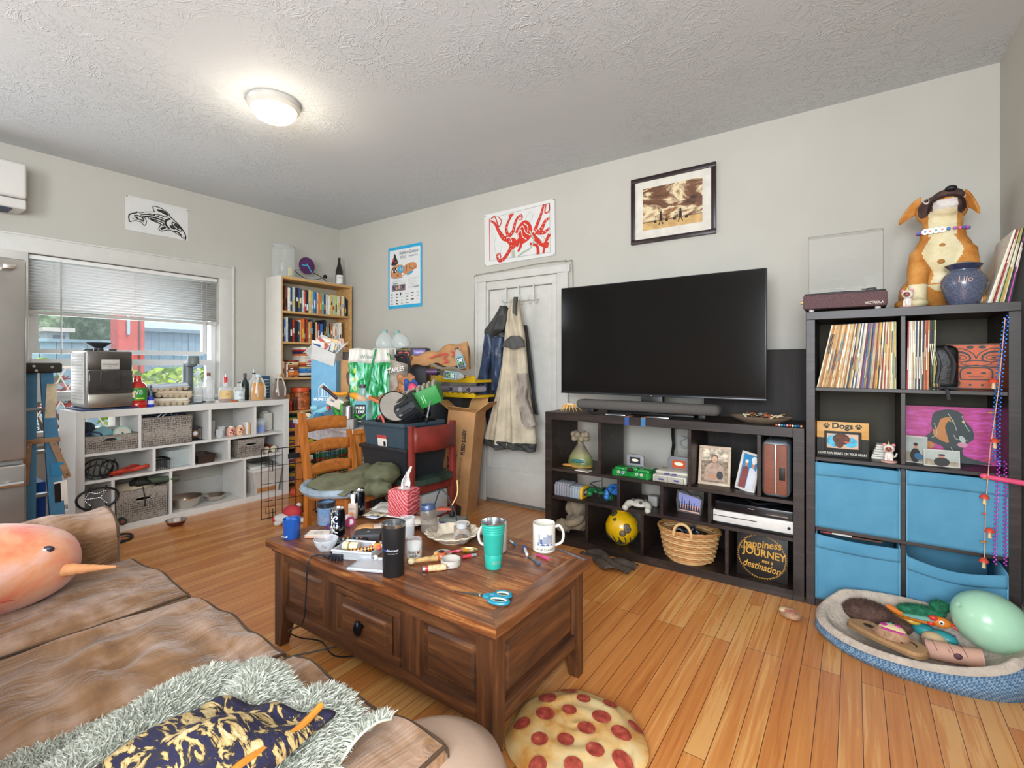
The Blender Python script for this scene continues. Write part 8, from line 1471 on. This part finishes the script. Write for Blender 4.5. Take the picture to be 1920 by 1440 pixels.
t = thing('trinket_tray','small oval brass tray holding an orange card','tray',T(879,1034),.5); b = B(P('a89058',.35,.6)); b.lathe([(0,.003),(.034,.003),(.039,.010),(.037,.010)],28,sy=.6,cap=False); b.obj('tray',t); b = B(P('d9922a',.4)); b.box(-.025,.02,-.012,.014,.005,.0065); b.mat(P('c9c2b4',.5)); b.box(.005,.02,-.012,.014,.0066,.0072); b.obj('card',t)
def pen(label,u,v,rz_,L,c1,c2,r=.0045,name='pen'):
    t = thing(name,label,'pen',(T(u,v)[0],T(u,v)[1],TT+r),rz_); b = B(P(c1,.4)); b.cyl((-L*.5,0,0),(L*.12,0,0),r,n=12); b.obj('barrel',t); b = B(P(c2,.4)); b.cyl((L*.12,0,0),(L*.5,0,0),r*1.15,r*.8,n=12); b.obj('cap',t)
pen('pink pen beside the brass tray',852,1036,1.0,.07,'c94a5a','d96a7a'); pen('red tool handle in front of the brass tray',880,1045,1.1,.06,'c9384a','8a8f94',.006); pen('white marker with a blue cap left of the skyline mug',985,1034,2.3,.09,'c3c6ca','2f5fc0',.006,'marker'); pen('pale pen with a teal cap right of the teal cup',962,1020,-.5,.05,'c9d6d0','2a6f9a'); pen('magenta pen in front of the skyline mug',1018,1046,-.2,.065,'b8286a','c9387a')
b = B(P('9a9ea2',.25,.9)); b.box(-.045,.045,-.005,.005,0,.003); b.mat(P('3a5a7a',.4)); b.box(.0,.045,-.006,.006,.003,.006,.001); solo(b,'hobby_knife','thin steel craft knife beside the magenta pen','knife',T(1002,1052),-.55)
b = B(P('6f7a86',.3,.5)); b.box(-.07,.07,-.004,.004,0,.004,.001); solo(b,'metal_file','grey metal strip at the right edge of the coffee table','strip',T(1072,1040),-.25)
# scissors
sc = thing('scissors','open scissors with teal handles at the front right of the coffee table','scissors',T(905,1120),.30)
sc.scale = (1.2,1.2,1)
b = B(P('8d8a88',.25,.9)); b.prism([(-.085,.002),(-.02,.010),(.012,.008),(.012,-.003),(-.02,-.003)],.003,.005); b.obj('blade',sc); b = B(P('7a7876',.25,.9)); b.prism([(-.085,.0),(-.02,-.007),(.012,-.006),(.012,.004),(-.02,.003)],.0055,.0075); b.obj('blade',sc)
for s_ in (-1,1):
    b = B(P('1f7f98',.35)); b.tube(sp([(.005,-.002*s_,.006),(.02,-.006*s_,.007),(.030,-.012*s_,.008)],4),.007,8); cx,cy = .052,-.018*s_; b.tube([(cx+.024*math.cos(k*PI/10)*(1+.12*s_),cy+.0145*math.sin(k*PI/10),.008) for k in range(20)],.0058,8,True); b.obj('handle',sc)
    b = B(P('d9cfae',.5)); b.tube([(cx+.019*math.cos(k*PI/10)*(1+.12*s_),cy+.0105*math.sin(k*PI/10),.010) for k in range(20)],.0028,6,True); b.obj('grip_inlay',sc)
b = B(CHROME); b.cyl((-.008,0,.006),(-.008,0,.010),.0045,n=12); b.obj('pivot',sc)
# wooden pipe and lighter
t = thing('swirled_pipe','amber and cream swirled glass pipe lying in front of the printed jar','pipe',T(806,1054),.95); b = B(P('b9925a',.2,coat=.6,var=.25,sc=60)); b.tube([(-.07,0,.013),(.0,0,.013),(.03,.0,.014)],[.008,.010,.013],12); b.obj('stem',t); b = B(P('a8552a',.2,coat=.6)); b.ball((.045,0,.018),(.022,.022,.018),18,12); b.mat(P('241610',.4)); b.cyl((.045,0,.030),(.045,0,.0365),.011,n=16); b.mat(P('c99a4a',.2)); b.ball((.028,.016,.020),(.012,.010,.010),12,8); b.mat(P('d9c9a0',.3)); b.ball((-.07,0,.013),(.014,.013,.012),12,8); b.obj('bowl',t)
t = thing('lighter','cream patterned lighter with a red tip in front of the swirled pipe','lighter',T(818,1070),.85); b = B(P('d9b486',.4,var=.3,sc=90)); b.cyl((-.03,0,.011),(.035,0,.011),.011,n=16); b.obj('body',t); b = B(P('b82a3a',.4)); b.cyl((-.04,0,.011),(-.03,0,.011),.0095,n=14); b.mat(CHROME); b.cyl((-.05,0,.011),(-.04,0,.011),.010,n=14); b.ball((.045,.008,.012),(.010,.01,.01),10,8); b.obj('metal_head',t)
# charger block, cables
t = thing('power_adapter','grey multi-socket charger block with plugs at the far edge of the coffee table','adapter',(3.27,-1.725,TT),.25); b = B(P('5f625c',.5)); b.box(-.065,.06,-.035,.035,0,.045,.008); b.obj('block',t); b = B(BLACK); b.box(-.02,.0,-.01,.01,.045,.07,.003); b.cyl((-.01,0,.07),(-.012,0,.10),.006,.003,8); b.mat(P('2f2f78',.4)); b.box(-.05,-.03,-.045,-.03,.005,.03,.003); b.obj('plug',t); b = B(BLACK); [b.cyl((.02+.02*k,-.0355,.02+.012*(k % 2)),(.02+.02*k,-.036,.02+.012*(k % 2)),.0025,n=6) for k in range(2)]; b.obj('socket',t)
b = B(P('1a2a2e',.5)); b.tube(sp([(3.262,-1.73,.55),(3.24,-1.74,.60),(3.21,-1.75,.62),(3.19,-1.76,.57),(3.18,-1.78,.50),(3.15,-1.80,.46),(3.10,-1.79,TT+.004)],6),.0035,6); b.tube(sp([(3.262,-1.73,.55),(3.29,-1.74,.53),(3.33,-1.76,.47),(3.38,-1.77,TT+.004),(3.45,-1.75,TT+.004),(3.48,-1.72,TT+.004)],6),.003,6); b.mat(P('c9a86a',.4)); b.tube(sp([(3.262,-1.73,.55),(3.27,-1.70,.60),(3.26,-1.69,.66)],4),.003,6); solo(b,'charger_cables','black charger cables looping off the grey charger block','cable')
b = B(P('1d1d20',.4)); c = T(613,1045); b.box(c[0]-.02,c[0]+.02,c[1]-.008,c[1]+.008,TT,TT+.010,.003); b.tube(sp([(c[0]-.02,c[1]-.004,TT+.005),(c[0]-.05,-2.30,TT+.003),(c[0]-.056,-2.325,TT-.02),(c[0]-.055,-2.335,.30),(c[0]-.07,-2.34,.20),(2.87,-2.30,.10),(2.82,-2.22,.02),(2.90,-2.17,.006),(3.03,-2.20,.006),(3.10,-2.16,.006),(3.12,-2.10,.006)],7),.003,6)
solo(b,'usb_cable','black cable with a small box end hanging off the coffee table to the floor','cable')
b = B(P('1d1d20',.4)); b.tube(sp([(2.87,-2.35,.006),(2.90,-2.30,.006),(2.95,-2.22,.006),(3.0,-2.14,.006),(3.05,-2.10,.006)],6),.0028,6); b.cyl((2.865,-2.36,.006),(2.85,-2.385,.006),.005,n=8); solo(b,'floor_cable','short black cable lying on the floor under the coffee table','cable')
# ================================================================== sofa
def suede():
    m,n,l,bb = nodes('brushed_suede'); v = coords(n,l,(1,2.2,1)); a = noise(n,l,v,2.6,4,.6,.8); c = noise(n,l,coords(n,l,(5,1.2,3)),3,5,.6,1)
    mx = n.new('ShaderNodeMath'); mx.operation = 'MULTIPLY_ADD'; l.new(c,mx.inputs[0]); mx.inputs[1].default_value = .55; l.new(a,mx.inputs[2])
    l.new(ramp(n,l,mx.outputs[0],[(.52,'5f4028'),(.74,'86613f'),(.95,'b0907a')]),bb.inputs['Base Color']); bb.inputs['Roughness'].default_value = .8; bb.inputs['Sheen Weight'].default_value = .25; bb.inputs['Sheen Roughness'].default_value = .4
    bump(n,l,bb,c,.7,.035); return m
SU = suede(); SEAM = P('4a3626',.7)
so = thing('sofa','tan brushed suede sofa with loose seat cushions along the lower left','sofa',(0,0,0))
b = B(SU); b.box(2.30,4.22,-3.55,-2.76,.10,.31,.03,3); b.obj('base',so)
b = B(SU); b.box(2.30,4.22,-3.72,-3.42,.10,.82,.08,4); b.obj('back',so)
def pad_(x0,x1,y0,y1,z0,z1,crown,seed,nu=44,nv=44,wr=1.0):
    r = random.Random(seed); ph = [r.uniform(0,6) for _ in range(6)]
    def f(u,v):
        # wrap: v runs under-front edge, over the top, to the back
        x = x0+(x1-x0)*u; ex = min(u,1-u)*(x1-x0); ey = min(v,1-v)*(y1-y0); rx_ = .022
        d = 1-min(1,ex/rx_); e = 1-min(1,ey/rx_); drop = (1-math.sqrt(max(0,1-d*d)))+(1-math.sqrt(max(0,1-e*e)))
        z = z1+crown*math.sin(PI*u)*math.sin(PI*v)-min(1,drop)*(z1-z0)*.55
        z += wr*(.007*math.sin(9*x*4+ph[0]+3*v)*math.sin(6*v+ph[1])+.0045*math.sin(34*v+ph[2]+5*math.sin(4*u+ph[3]))*math.sin(PI*u)+.003*math.sin(60*v+9*u+ph[5]+3*math.sin(7*u))*max(0,math.sin(3*u+ph[4])))*(1-d)*(1-e)
        return (x,y0+(y1-y0)*v+.008*math.sin(8*u+ph[4]),z)
    return f
def cushion(x0,x1,seed,label=None,y1=-2.70,z1=.455,wr=1,dent=None):
    b = B(SU); g = pad_(x0,x1,-3.44,y1,.30,z1,.03,seed,wr=wr)
    def gg(u,v):
        p = g(u,v)
        if dent:
            for cx,cy,rr,dp in dent: d = math.hypot(p[0]-cx,(p[1]-cy)*.8); p = (p[0],p[1],p[2]-dp*math.exp(-(d/rr)**2))
        return p
    b.grid(gg,60,70); e = [gg(u/59,1) for u in range(60)]; b.grid(lambda u,v: (e[int(round(u*59))][0],e[int(round(u*59))][1]+.012*math.sin(PI*v),e[int(round(u*59))][2]*(1-v)+.30*v),60,8)
    for s_ in (0,1): q = [gg(s_,v/69) for v in range(70)]; b.grid(lambda u,v: (q[int(round(u*69))][0]+(-1 if s_ == 0 else 1)*.006*math.sin(PI*v),q[int(round(u*69))][1],q[int(round(u*69))][2]*(1-v)+.30*v),70,6)
    o = b.obj('seat_cushion',so)
    b = B(SEAM); [b.tube([Vector(p)+Vector((0,0,.001)) for p in q_],.0042,6) for q_ in ([gg(u/40,.983) for u in range(41)],[gg(.975,v/40) for v in range(41)],[gg(.025,v/40) for v in range(41)])]; b.obj('piping',o)
    return gg
g1 = cushion(2.475,3.01,3,wr=.7); g2 = cushion(3.015,3.575,5,wr=1.6,dent=[(3.28,-3.02,.05,.03),(3.33,-3.07,.03,-.02),(3.22,-3.1,.09,.015)]); g3 = cushion(3.58,4.14,8,wr=.8)
def arm(x0,x1):
    b = B(SU); b.grid(lambda u,v: ((x0+x1)/2+(x1-x0)/2*(1.04)*math.cos(PI*u)*(1+.03*math.sin(6*v+3*u)),-3.55+.79*v,.10+.44+.095*math.sin(PI*u)**.75+.008*math.sin(23*v+4*u)*math.sin(PI*u)),30,44)
    for s_ in (-1,1): b.grid(lambda u,v,s_=s_: ((x0+x1)/2+s_*(x1-x0)/2*1.04,-3.55+.79*v,.10+.44*u),3,20)
    b.grid(lambda u,v: ((x0+x1)/2+(x1-x0)/2*1.04*math.cos(PI*u)*v,-2.76+.035*(1-v*v)*1.0,.54+.095*math.sin(PI*u)**.75*v),30,8); b.grid(lambda u,v: ((x0+x1)/2+(x1-x0)/2*1.04*(2*u-1),-2.76+.018*math.sin(PI*v)*0+.035*(1-(2*u-1)**2),.1+.44*v),12,4); b.obj('arm',so)
    b = B(SEAM); b.tube([((x0+x1)/2+(x1-x0)/2*1.045*math.cos(PI*k/24),-2.758,.54+.096*math.sin(PI*k/24)**.75) for k in range(25)],.004,6); b.obj('piping',so)
arm(2.235,2.465)
# round ottoman at the sofa front
ot = thing('ottoman','round tan fabric ottoman between sofa and coffee table, seen at the bottom edge','ottoman',(4.09,-2.70,0))
b = B(P('a58a76',.85,var=.08,sc=4,bmp=.3,bsc=10)); b.lathe([(.12,.02),(.155,.04),(.165,.2),(.158,.34),(.135,.392),(.09,.418),(.03,.427),(0,.428)],48); b.obj('body',ot)
b = B(P('8a705e',.8)); b.tube([(.16*math.sin(t),0,.30+.127*math.cos(t)) for t in [-1.3+k*.13 for k in range(21)]],.002,5); b.obj('seam',ot)
# narwhal plush
def narw():
    m,n,l,bb = nodes('narwhal_plush'); v = coords(n,l,(1,1,1)); l.new(ramp(n,l,noise(n,l,v,4.5,4,.55,.6),[(.34,'b83c26'),(.44,'cf6440'),(.54,'cc8a62'),(.64,'d0a090'),(.74,'d98440')]),bb.inputs['Base Color']); bb.inputs['Roughness'].default_value = .9; bb.inputs['Sheen Weight'].default_value = .4; bump(n,l,bb,noise(n,l,v,90,3),.3,.004); return m
NW = narw()
na = thing('narwhal_plush','large coral and orange narwhal plush lying on the sofa','plush toy',(2.668,-3.155,.592),YAW+.5)
b = B(NW); b.ball((0,0,0),(.235,.17,.132),40,28,fn=lambda d: 1+.02*math.sin(4*d.x+1)*math.cos(5*d.z)+.03*max(0,d.x)); b.ball((-.26,.02,.02),(.17,.12,.09),24,16); b.obj('body',na)
b = B(P('c98a5a',.8,bmp=.3)); pts = [(.205+.135*t,-.06-.01*t,-.012-.012*t) for t in [k/16 for k in range(17)]]; b.tube(pts,[.021*(1-.85*k/16)*(1+.07*math.sin(k*2.2)) for k in range(17)],14); b.obj('horn',na)
b = B(P('2a2230',.4)); ex,ez = .178,.062; ey = -.17*math.sqrt(max(0,1-(ex/.235)**2-(ez/.132)**2)); b.ball((ex,ey-.002,ez),(.017,.008,.011),16,10); [b.tube([(ex+.005*k-.006,ey-.006,ez-.006),(ex+.007*k-.010,ey-.009,ez-.018)],.0014,5) for k in range(4)]; b.mat(P('f0ece8',.4)); b.ball((ex-.004,ey-.011,ez+.002),(.006,.003,.004),8,6); b.obj('eye',na)
b = B(P('b9513f',.8)); b.tube([(x,-.17*math.sqrt(max(.0,1-(x/.235)**2-(z/.132)**2))-.001,z) for x,z in [(.15-.02*k,-.06+.012*math.sin(k*.5)) for k in range(15)]],.0022,5); b.obj('seam',na)
# ---- long-pile blanket
def fleece(name,label,f,n,L,cols,seed,loc=(0,0,0)):
    r = random.Random(seed); t = thing(name,label,'blanket',loc); b = B(P(cols[0],.9,var=.15)); b.grid(f,60,60); b.obj('blanket_body',t,solid=.004)
    b = B(); ms = [P(c,.9,var=.05) for c in cols]; vs = []; fs = []; k = []
    for i in range(n):
        u,v = r.random(),r.random(); p = Vector(f(u,v)); e = .004; n_ = (Vector(f(min(1,u+e),v))-p).cross(Vector(f(u,min(1,v+e)))-p)
        if n_.length < 1e-12: continue
        n_.normalize(); n_ = n_ if n_.z > 0 else -n_; q = len(vs); d = (n_*.75+Vector((r.uniform(-.5,.5),r.uniform(-.5,.5),r.uniform(-.3,.3)))).normalized(); s_ = d.cross(Vector((r.random(),r.random(),r.random()))).normalized()*L*.05
        l_ = L*r.uniform(.7,1.2); m_ = p+d*l_*.55+Vector((0,0,-.001)); tip = p+d*l_+Vector((r.uniform(-.2,.2),r.uniform(-.2,.2),-.45))*l_*.5
        vs += [p-s_*1.3,p+s_*1.3,m_-s_*1.1,m_+s_*1.1,tip]; fs += [(q,q+1,q+3,q+2),(q+2,q+3,q+4)]; j = r.randrange(len(ms)); k += [j,j]
    me = bpy.data.meshes.new('pile'); me.from_pydata([tuple(v) for v in vs],[],fs); [me.materials.append(m) for m in ms]; me.polygons.foreach_set('material_index',k); o = bpy.data.objects.new('pile',me); S.collection.objects.link(o); o.parent = t; o['kind'] = 'stuff'; return t
def fl(u,v):
    x = 3.50+.57*u; y = -3.42+(.56+.05*u+.02*math.sin(9*u))*v
    edge = min(1,(x-(3.60-.10*(y+3.1)))/.09) if x < 3.75 else 1
    fr_ = max(0,(v-.86)/.14); z = .462+.048*max(0,min(1,edge))*(1-.8*fr_*fr_)+.060*abs(math.sin(10*x+9*y+1.4*math.sin(8*x)))**.8*max(0,min(1,edge))+.010*math.sin(12*y-7*x)
    if x < 3.62: z = min(z,.46+.10*max(0,edge))
    return (x+.01*math.sin(20*y),y+.012*math.sin(14*x),z)
fleece('fleece_blanket','pale sage long-pile blanket heaped on the right end of the sofa',fl,42000,.024,['b2b5a6','c0c2b4','cccdc0','d8d8cd'],4)
def tig():
    m,n,l,bb = nodes('patterned_plush'); l.new(ramp(n,l,noise(n,l,coords(n,l,(14,30,14)),1.6,3,.6,1),[(.44,'1d1a3a'),(.50,'2a2320'),(.54,'b89a60'),(.7,'d8c598')]),bb.inputs['Base Color']); bb.inputs['Roughness'].default_value = .85; bump(n,l,bb,noise(n,l,coords(n,l),150,3),.6,.004); return m
t = thing('patterned_blanket','cream, navy and black patterned plush throw with orange edge on the fleece blanket','blanket',(0,0,0))
b = B(tig()); b.grid(lambda u,v: (3.86+.22*u-.04*v,-3.22+.22*v+.10*u,.585+.05*math.sin(PI*u)**.5*math.sin(PI*min(1,v+.15))+.006*math.sin(15*u)),30,20); b.obj('throw',t,solid=.008)
b = B(P('b87422',.8)); b.tube([(4.06-.004*k,-3.12+.025*k,.61+.008*math.sin(k*.8)) for k in range(9)],.006,8); b.obj('edge_binding',t)
# pizza cushion
pz_ = thing('pizza_cushion','round floor cushion printed as a pepperoni pizza in front of the coffee table','cushion',(4.065,-2.035,0))
def pza():
    m,n,l,bb = nodes('pizza_print'); l.new(ramp(n,l,noise(n,l,coords(n,l),9,5,.6),[(.35,'c98a3a'),(.5,'d9b070'),(.65,'d8c08e'),(.8,'b8862f')]),bb.inputs['Base Color']); bb.inputs['Roughness'].default_value = .7; return m
b = B(pza()); b.grid(lambda u,v: ((.222*v)*math.cos(2*PI*u)*(1+.02*math.sin(7*2*PI*u)),.222*v*math.sin(2*PI*u)*(1+.02*math.sin(7*2*PI*u)),.012+.045*math.cos(PI/2*v**3)+.004*math.sin(20*v+5*u)),64,16,cu=True); b.lathe([(.218,.012),(.205,.0)],48,cap=False); b.obj('body',pz_)
def pep():
    m,n,l,bb = nodes('pepperoni_print'); l.new(ramp(n,l,noise(n,l,coords(n,l),45,3),[(.35,'8a2f24'),(.6,'b04a38'),(.8,'c9705a')]),bb.inputs['Base Color']); bb.inputs['Roughness'].default_value = .6; return m
PP = pep()
for i in range(17):
    a = i*2.39996; q = .20*math.sqrt((i+.6)/17); x,y = q*math.cos(a),q*math.sin(a); rr = .029+.004*math.sin(i*5)
    zf = lambda x_,y_: .0145+.045*math.cos(PI/2*min(1,math.hypot(x_,y_)/.222)**3)+.004
    b = B(PP); b.grid(lambda u,v: (x+rr*v*math.cos(2*PI*u),y+rr*.9*v*math.sin(2*PI*u),zf(x+rr*v*math.cos(2*PI*u),y+rr*.9*v*math.sin(2*PI*u))),18,4,cu=True); b.obj('pepperoni_slice',pz_)
# ================================================================== dog bed and toys
def tweed():
    m,n,l,bb = nodes('blue_tweed'); c = n.new('ShaderNodeTexChecker'); l.new(coords(n,l,(150,150,150)),c.inputs[0]); c.inputs['Scale'].default_value = 1; c.inputs[1].default_value = (*C3('456d8c'),1); c.inputs[2].default_value = (*C3('a9bac4'),1)
    mx = n.new('ShaderNodeMix'); mx.data_type = 'RGBA'; l.new(noise(n,l,coords(n,l),60,3),mx.inputs[0]); l.new(c.outputs[0],mx.inputs[6]); mx.inputs[7].default_value = (*C3('2f567a'),1); l.new(mx.outputs[2],bb.inputs['Base Color']); bb.inputs['Roughness'].default_value = .9; bump(n,l,bb,c.outputs[0],.4,.003); return m
SHP = P('b7a99a',.95,var=.10,sc=20,bmp=.8,bsc=60)
bd = thing('dog_bed','oval blue tweed dog bed lined in cream fleece, filled with toys','dog bed',(5.005,-.83,0),-.10)
BX,BY_ = .355,.225
def hgt(t): # wall height round the bed, dipping at the front
    d = math.cos(t+PI/2+.60); return .138-.085*max(0,d)**.7
b = B(tweed()); b.grid(lambda u,v: ((BX*(.93+.07*math.sin(PI*v)))*math.cos(2*PI*u)*(1+.012*math.sin(16*PI*u)),BY_*(.93+.09*math.sin(PI*v))*math.sin(2*PI*u),hgt(2*PI*u)*v),96,10,cu=True); b.obj('outer_fabric',bd)
b = B(SHP); b.grid(lambda u,v: (lambda t,q: (BX*q*math.cos(t),BY_*q*math.sin(t),(hgt(t)+.022*math.sin(PI*min(1,v*2.2))) if v < .45 else .022+(hgt(t)-.022)*(max(0,1-(v-.45)/.35))**1.6))(2*PI*u,1.0-.12*v/.45*1.2 if v < .45 else .856-.82*(v-.45)/.55),96,26,cu=True); b.obj('fleece_lining',bd)
bal = thing('balloon','pale mint green balloon resting in the dog bed','balloon',(5.235,-.765,.19),rot=(0,.5,YAW)); b = B(P('a9d6b6',.25,var=.02,coat=.2)); b.ball((0,0,0),(.138,.118,.110),40,28,fn=lambda d: 1-.06*max(0,-d.x)); b.cyl((-.129,0,0),(-.145,0,0),.004,.01,10); b.obj('body',bal)
def fuz(b,c,r,seed,n=900,L=.012,m=None):
    rr = random.Random(seed); m = m or b.m[b.c]; b.mat(m)
    for i in range(n):
        d = Vector((rr.gauss(0,1),rr.gauss(0,1),abs(rr.gauss(0,1)))).normalized(); p = Vector((c[0]+d.x*r[0],c[1]+d.y*r[1],c[2]+d.z*r[2])); s_ = Vector((rr.uniform(-1,1),rr.uniform(-1,1),0))*L*.12; b.add([p-s_,p+s_,p+(d+Vector((rr.uniform(-.4,.4),rr.uniform(-.4,.4),0)))*L],[(0,1,2)])
BRF = P('5a4138',.9,var=.2,sc=30)
def bedpt(u,v,z): p = onz(u,v,z); return (p.x,p.y,z)
c = bedpt(1628,1150,.10); b = B(BRF); b.ball((0,0,0),(.095,.065,.05),24,14); fuz(b,(0,0,0),(.095,.065,.05),1,2200,.010); solo(b,'fuzzy_slipper','large fuzzy brown slipper top at the left of the dog bed','slipper',c,-.1)
c = bedpt(1680,1172,.09); b = B(BRF); b.ball((0,0,0),(.06,.035,.03),20,12); fuz(b,(0,0,0),(.06,.035,.03),2,1200,.009); solo(b,'fuzzy_strap','smaller fuzzy brown slipper strap right of the large one','slipper',c,-.5)
t = thing('sandal','tan thick-soled open slipper lying across the front of the dog bed','slipper',bedpt(1665,1198,.085),-.55); b = B(P('a8825a',.7,var=.08)); out = sp([(-.14,-.03,0),(-.10,.04,0),(.0,.035,0),(.08,.05,0),(.13,.02,0),(.12,-.04,0),(.04,-.05,0),(-.05,-.05,0)],5,True); b.prism([(p.x,p.y) for p in out],0,.018); b.mat(P('8f6c48',.7)); b.prism([(p.x*1.03,p.y*1.04) for p in out],-.006,.004); b.obj('sole',t); b = B(P('2f241c',.6)); b.tube([(.07+.03*math.cos(k*.5),.0+.02*math.sin(k*.5),.019) for k in range(10)],.003,5); b.oval(-.07,.0,.025,.014,.0185); b.obj('cut_out',t)
t = thing('fuzzy_toy','tan fuzzy dog toy with a pink stitched face on the sandal','dog toy',bedpt(1672,1190,.108),-.2); FZ = P('b08a6c',.9,var=.15,sc=40); b = B(FZ); b.ball((0,0,0),(.058,.045,.032),20,14); fuz(b,(0,-.01,-.005),(.058,.045,.028),3,900,.010); b.obj('body',t)
b = B(P('e0c49a',.8)); b.ball((0,.008,.018),(.046,.032,.02),18,10); b.mat(P('b8288a',.7)); b.ball((-.025,.0,.034),(.013,.010,.004),12,6); b.ball((.018,.014,.036),(.012,.009,.004),12,6); b.tube([(-.03,-.022,.026),(.0,-.027,.026),(.04,-.018,.022)],.004,6); b.mat(P('3a8a9a',.7)); b.ball((-.006,.016,.038),(.007,.003,.003),10,6); b.obj('face',t)
t = thing('plush_crocodile','green curly plush toy at the back of the dog bed','dog toy',bedpt(1738,1148,.155),.15); GC = P('1f6a4a',.9,var=.3,sc=60); b = B(GC); b.ball((-.02,0,0),(.085,.03,.024),20,12); b.ball((.045,.01,.028),(.036,.026,.026),16,10); fuz(b,(-.02,0,0),(.085,.03,.024),5,1200,.008); fuz(b,(.045,.01,.028),(.036,.026,.026),6,600,.008); b.mat(P('6fa89a',.6)); b.ball((.0,-.02,-.018),(.09,.02,.01),16,8); b.obj('body',t)
b = B(P('3fa0a0',.4)); b.ball((0,0,0),(.03,.025,.03),14,10); solo(b,'teal_ball','teal ball half hidden behind the balloon','ball',bedpt(1780,1143,.15))
t = thing('rubber_giraffe','orange rubber toy with red spots and a round eye in the dog bed','dog toy',bedpt(1735,1168,.115),-.12); b = B(P('d97a2a',.3,coat=.4)); b.tube(sp([(-.13,.02,.02),(-.07,.0,.012),(-.01,0,.01),(.05,.0,.016)],5),.014,12); b.ball((.05,0,.02),(.034,.022,.022),16,12); b.obj('body',t); b = B(P('c93a2a',.3)); b.ball((.025,-.012,.034),(.016,.010,.012),12,8); b.ball((.018,-.018,.012),(.012,.008,.010),12,8); b.tube([(.085,0,.02),(.10,.0,.034)],.006,8); b.tube([(.085,0,.015),(.105,0,.008)],.006,8); b.obj('spot',t); b = B(P('eeeae2',.3)); b.ball((.052,-.02,.026),(.0095,.005,.0095),12,8); b.mat(BLACK); b.ball((.052,-.025,.026),(.0045,.003,.0045),8,6); b.obj('eye',t)
b = B(P('d9a83a',.3)); b.ball((0,0,0),(.045,.018,.014),16,10); solo(b,'yellow_bone','yellow rubber piece left of the orange toy','dog toy',bedpt(1702,1162,.10),-.2)
b = B(P('2f8f94',.35)); b.ball((-.035,.0,0),(.045,.03,.026),18,12); b.ball((.03,-.01,0),(.05,.03,.026),18,12); solo(b,'teal_bone','teal double-lobed rubber toy in front of the orange one','dog toy',bedpt(1752,1188,.075),-.35)
b = B(P('cdb48c',.6)); b.ball((0,0,0),(.045,.035,.03),18,12); solo(b,'cream_toy','smooth cream rounded toy beside the sandal','dog toy',bedpt(1752,1200,.065),-.4)
b = B(P('8a5aa8',.5)); b.box(-.02,.02,-.012,.012,0,.02,.004); solo(b,'purple_toy','small purple block between balloon and towel','dog toy',bedpt(1795,1200,.06),.3)
t = thing('rolled_towel','pink patterned cloth roll lying at the front of the dog bed','towel',bedpt(1785,1226,.065),.12); b = B(P('c79a86',.85,var=.05)); b.tube([(-.085,0,0),(-.03,0,.002),(.03,.002,.0),(.09,.0,.004)],[.034,.036,.033,.036],22); b.obj('roll',t)
b = B(P('5a3a40',.7)); [b.tube([(x+.02*math.sin(a_)*.6,.0355*math.cos(a_+PI*.9),.0355*math.sin(a_+PI*.9)) for a_ in [-.1-.2*k for k in range(9)]],.0012,4) for x in (-.05,-.03,-.012,.0,.04)]; b.ball((.01,-.034,.01),(.014,.006,.012),10,6); b.obj('print',t)
b = B(P('d8a8a8',.8)); [b.tube([(s_,.0365*math.cos(k*PI/8),.0365*math.sin(k*PI/8)) for k in range(16)],.0022,5,True) for s_ in (-.08,.085)]; b.obj('hem',t)
b = B(P('b08a6c',.9,var=.15,sc=40)); c = onz(1481,1152,.018); b.ball((0,0,0),(.050,.034,.018),20,12); fuz(b,(0,0,0),(.050,.034,.018),9,900,.008); b.mat(P('c94a5a',.7)); b.ball((-.01,-.012,.016),(.02,.004,.004),10,6); b.ball((.012,.006,.018),(.016,.004,.004),10,6); b.mat(P('e0c49a',.8)); b.ball((-.025,.0,.010),(.026,.026,.011),12,8); solo(b,'floor_toy','tan fuzzy dog toy with red stripes alone on the floor by the dark shelf','dog toy',c,-.5)
c = onz(1905,1305,.01); b = B(P('c9b98a',.7)); b.tube(sp([(-.03,-.02,.012),(0,.0,.02),(.05,.04,.03)],5),.010,10); b.mat(P('c98a9a',.7)); b.tube(sp([(-.03,-.008,.012),(0,.01,.02),(.05,.05,.03)],5),.006,8); solo(b,'rope_toy','cream and pink strap toy on the floor at the right edge by the dog bed','dog toy',c)
# ceiling lamp
cl = thing('ceiling_lamp','round flush ceiling lamp with a frosted glass bowl, switched on','lamp',(2.03,-1.894,ZC))
b = B(P('c9c5bd',.35,.1)); b.lathe([(.140,0),(.144,-.012),(.136,-.024),(.140,-.032),(.128,-.044),(.12,-.048)],48); b.obj('base_ring',cl)
def lampm():
    m,n,l,bb = nodes('lit_glass_bowl'); bb.inputs['Base Color'].default_value = (.9,.82,.65,1); bb.inputs['Roughness'].default_value = .4; bb.inputs['Emission Color'].default_value = (1,.86,.62,1); bb.inputs['Emission Strength'].default_value = 1.5; return m
b = B(lampm()); b.lathe([(.124,-.044),(.118,-.065),(.098,-.09),(.06,-.108),(.02,-.116),(0,-.117)],48); b.obj('glass_bowl',cl)
b = B(P('9a8f80',.35,.6)); b.lathe([(0,-.128),(.008,-.126),(.012,-.12),(.024,-.112),(.01,-.108)],20); b.obj('finial',cl)
pl_ = bpy.data.lights.new('ceiling_lamp_bulb','POINT'); pl_.energy = 7; pl_.color = (1,.88,.7); pl_.shadow_soft_size = .10; o = bpy.data.objects.new('ceiling_lamp_bulb',pl_); S.collection.objects.link(o); o.location = (2.03,-1.894,ZC-.24)
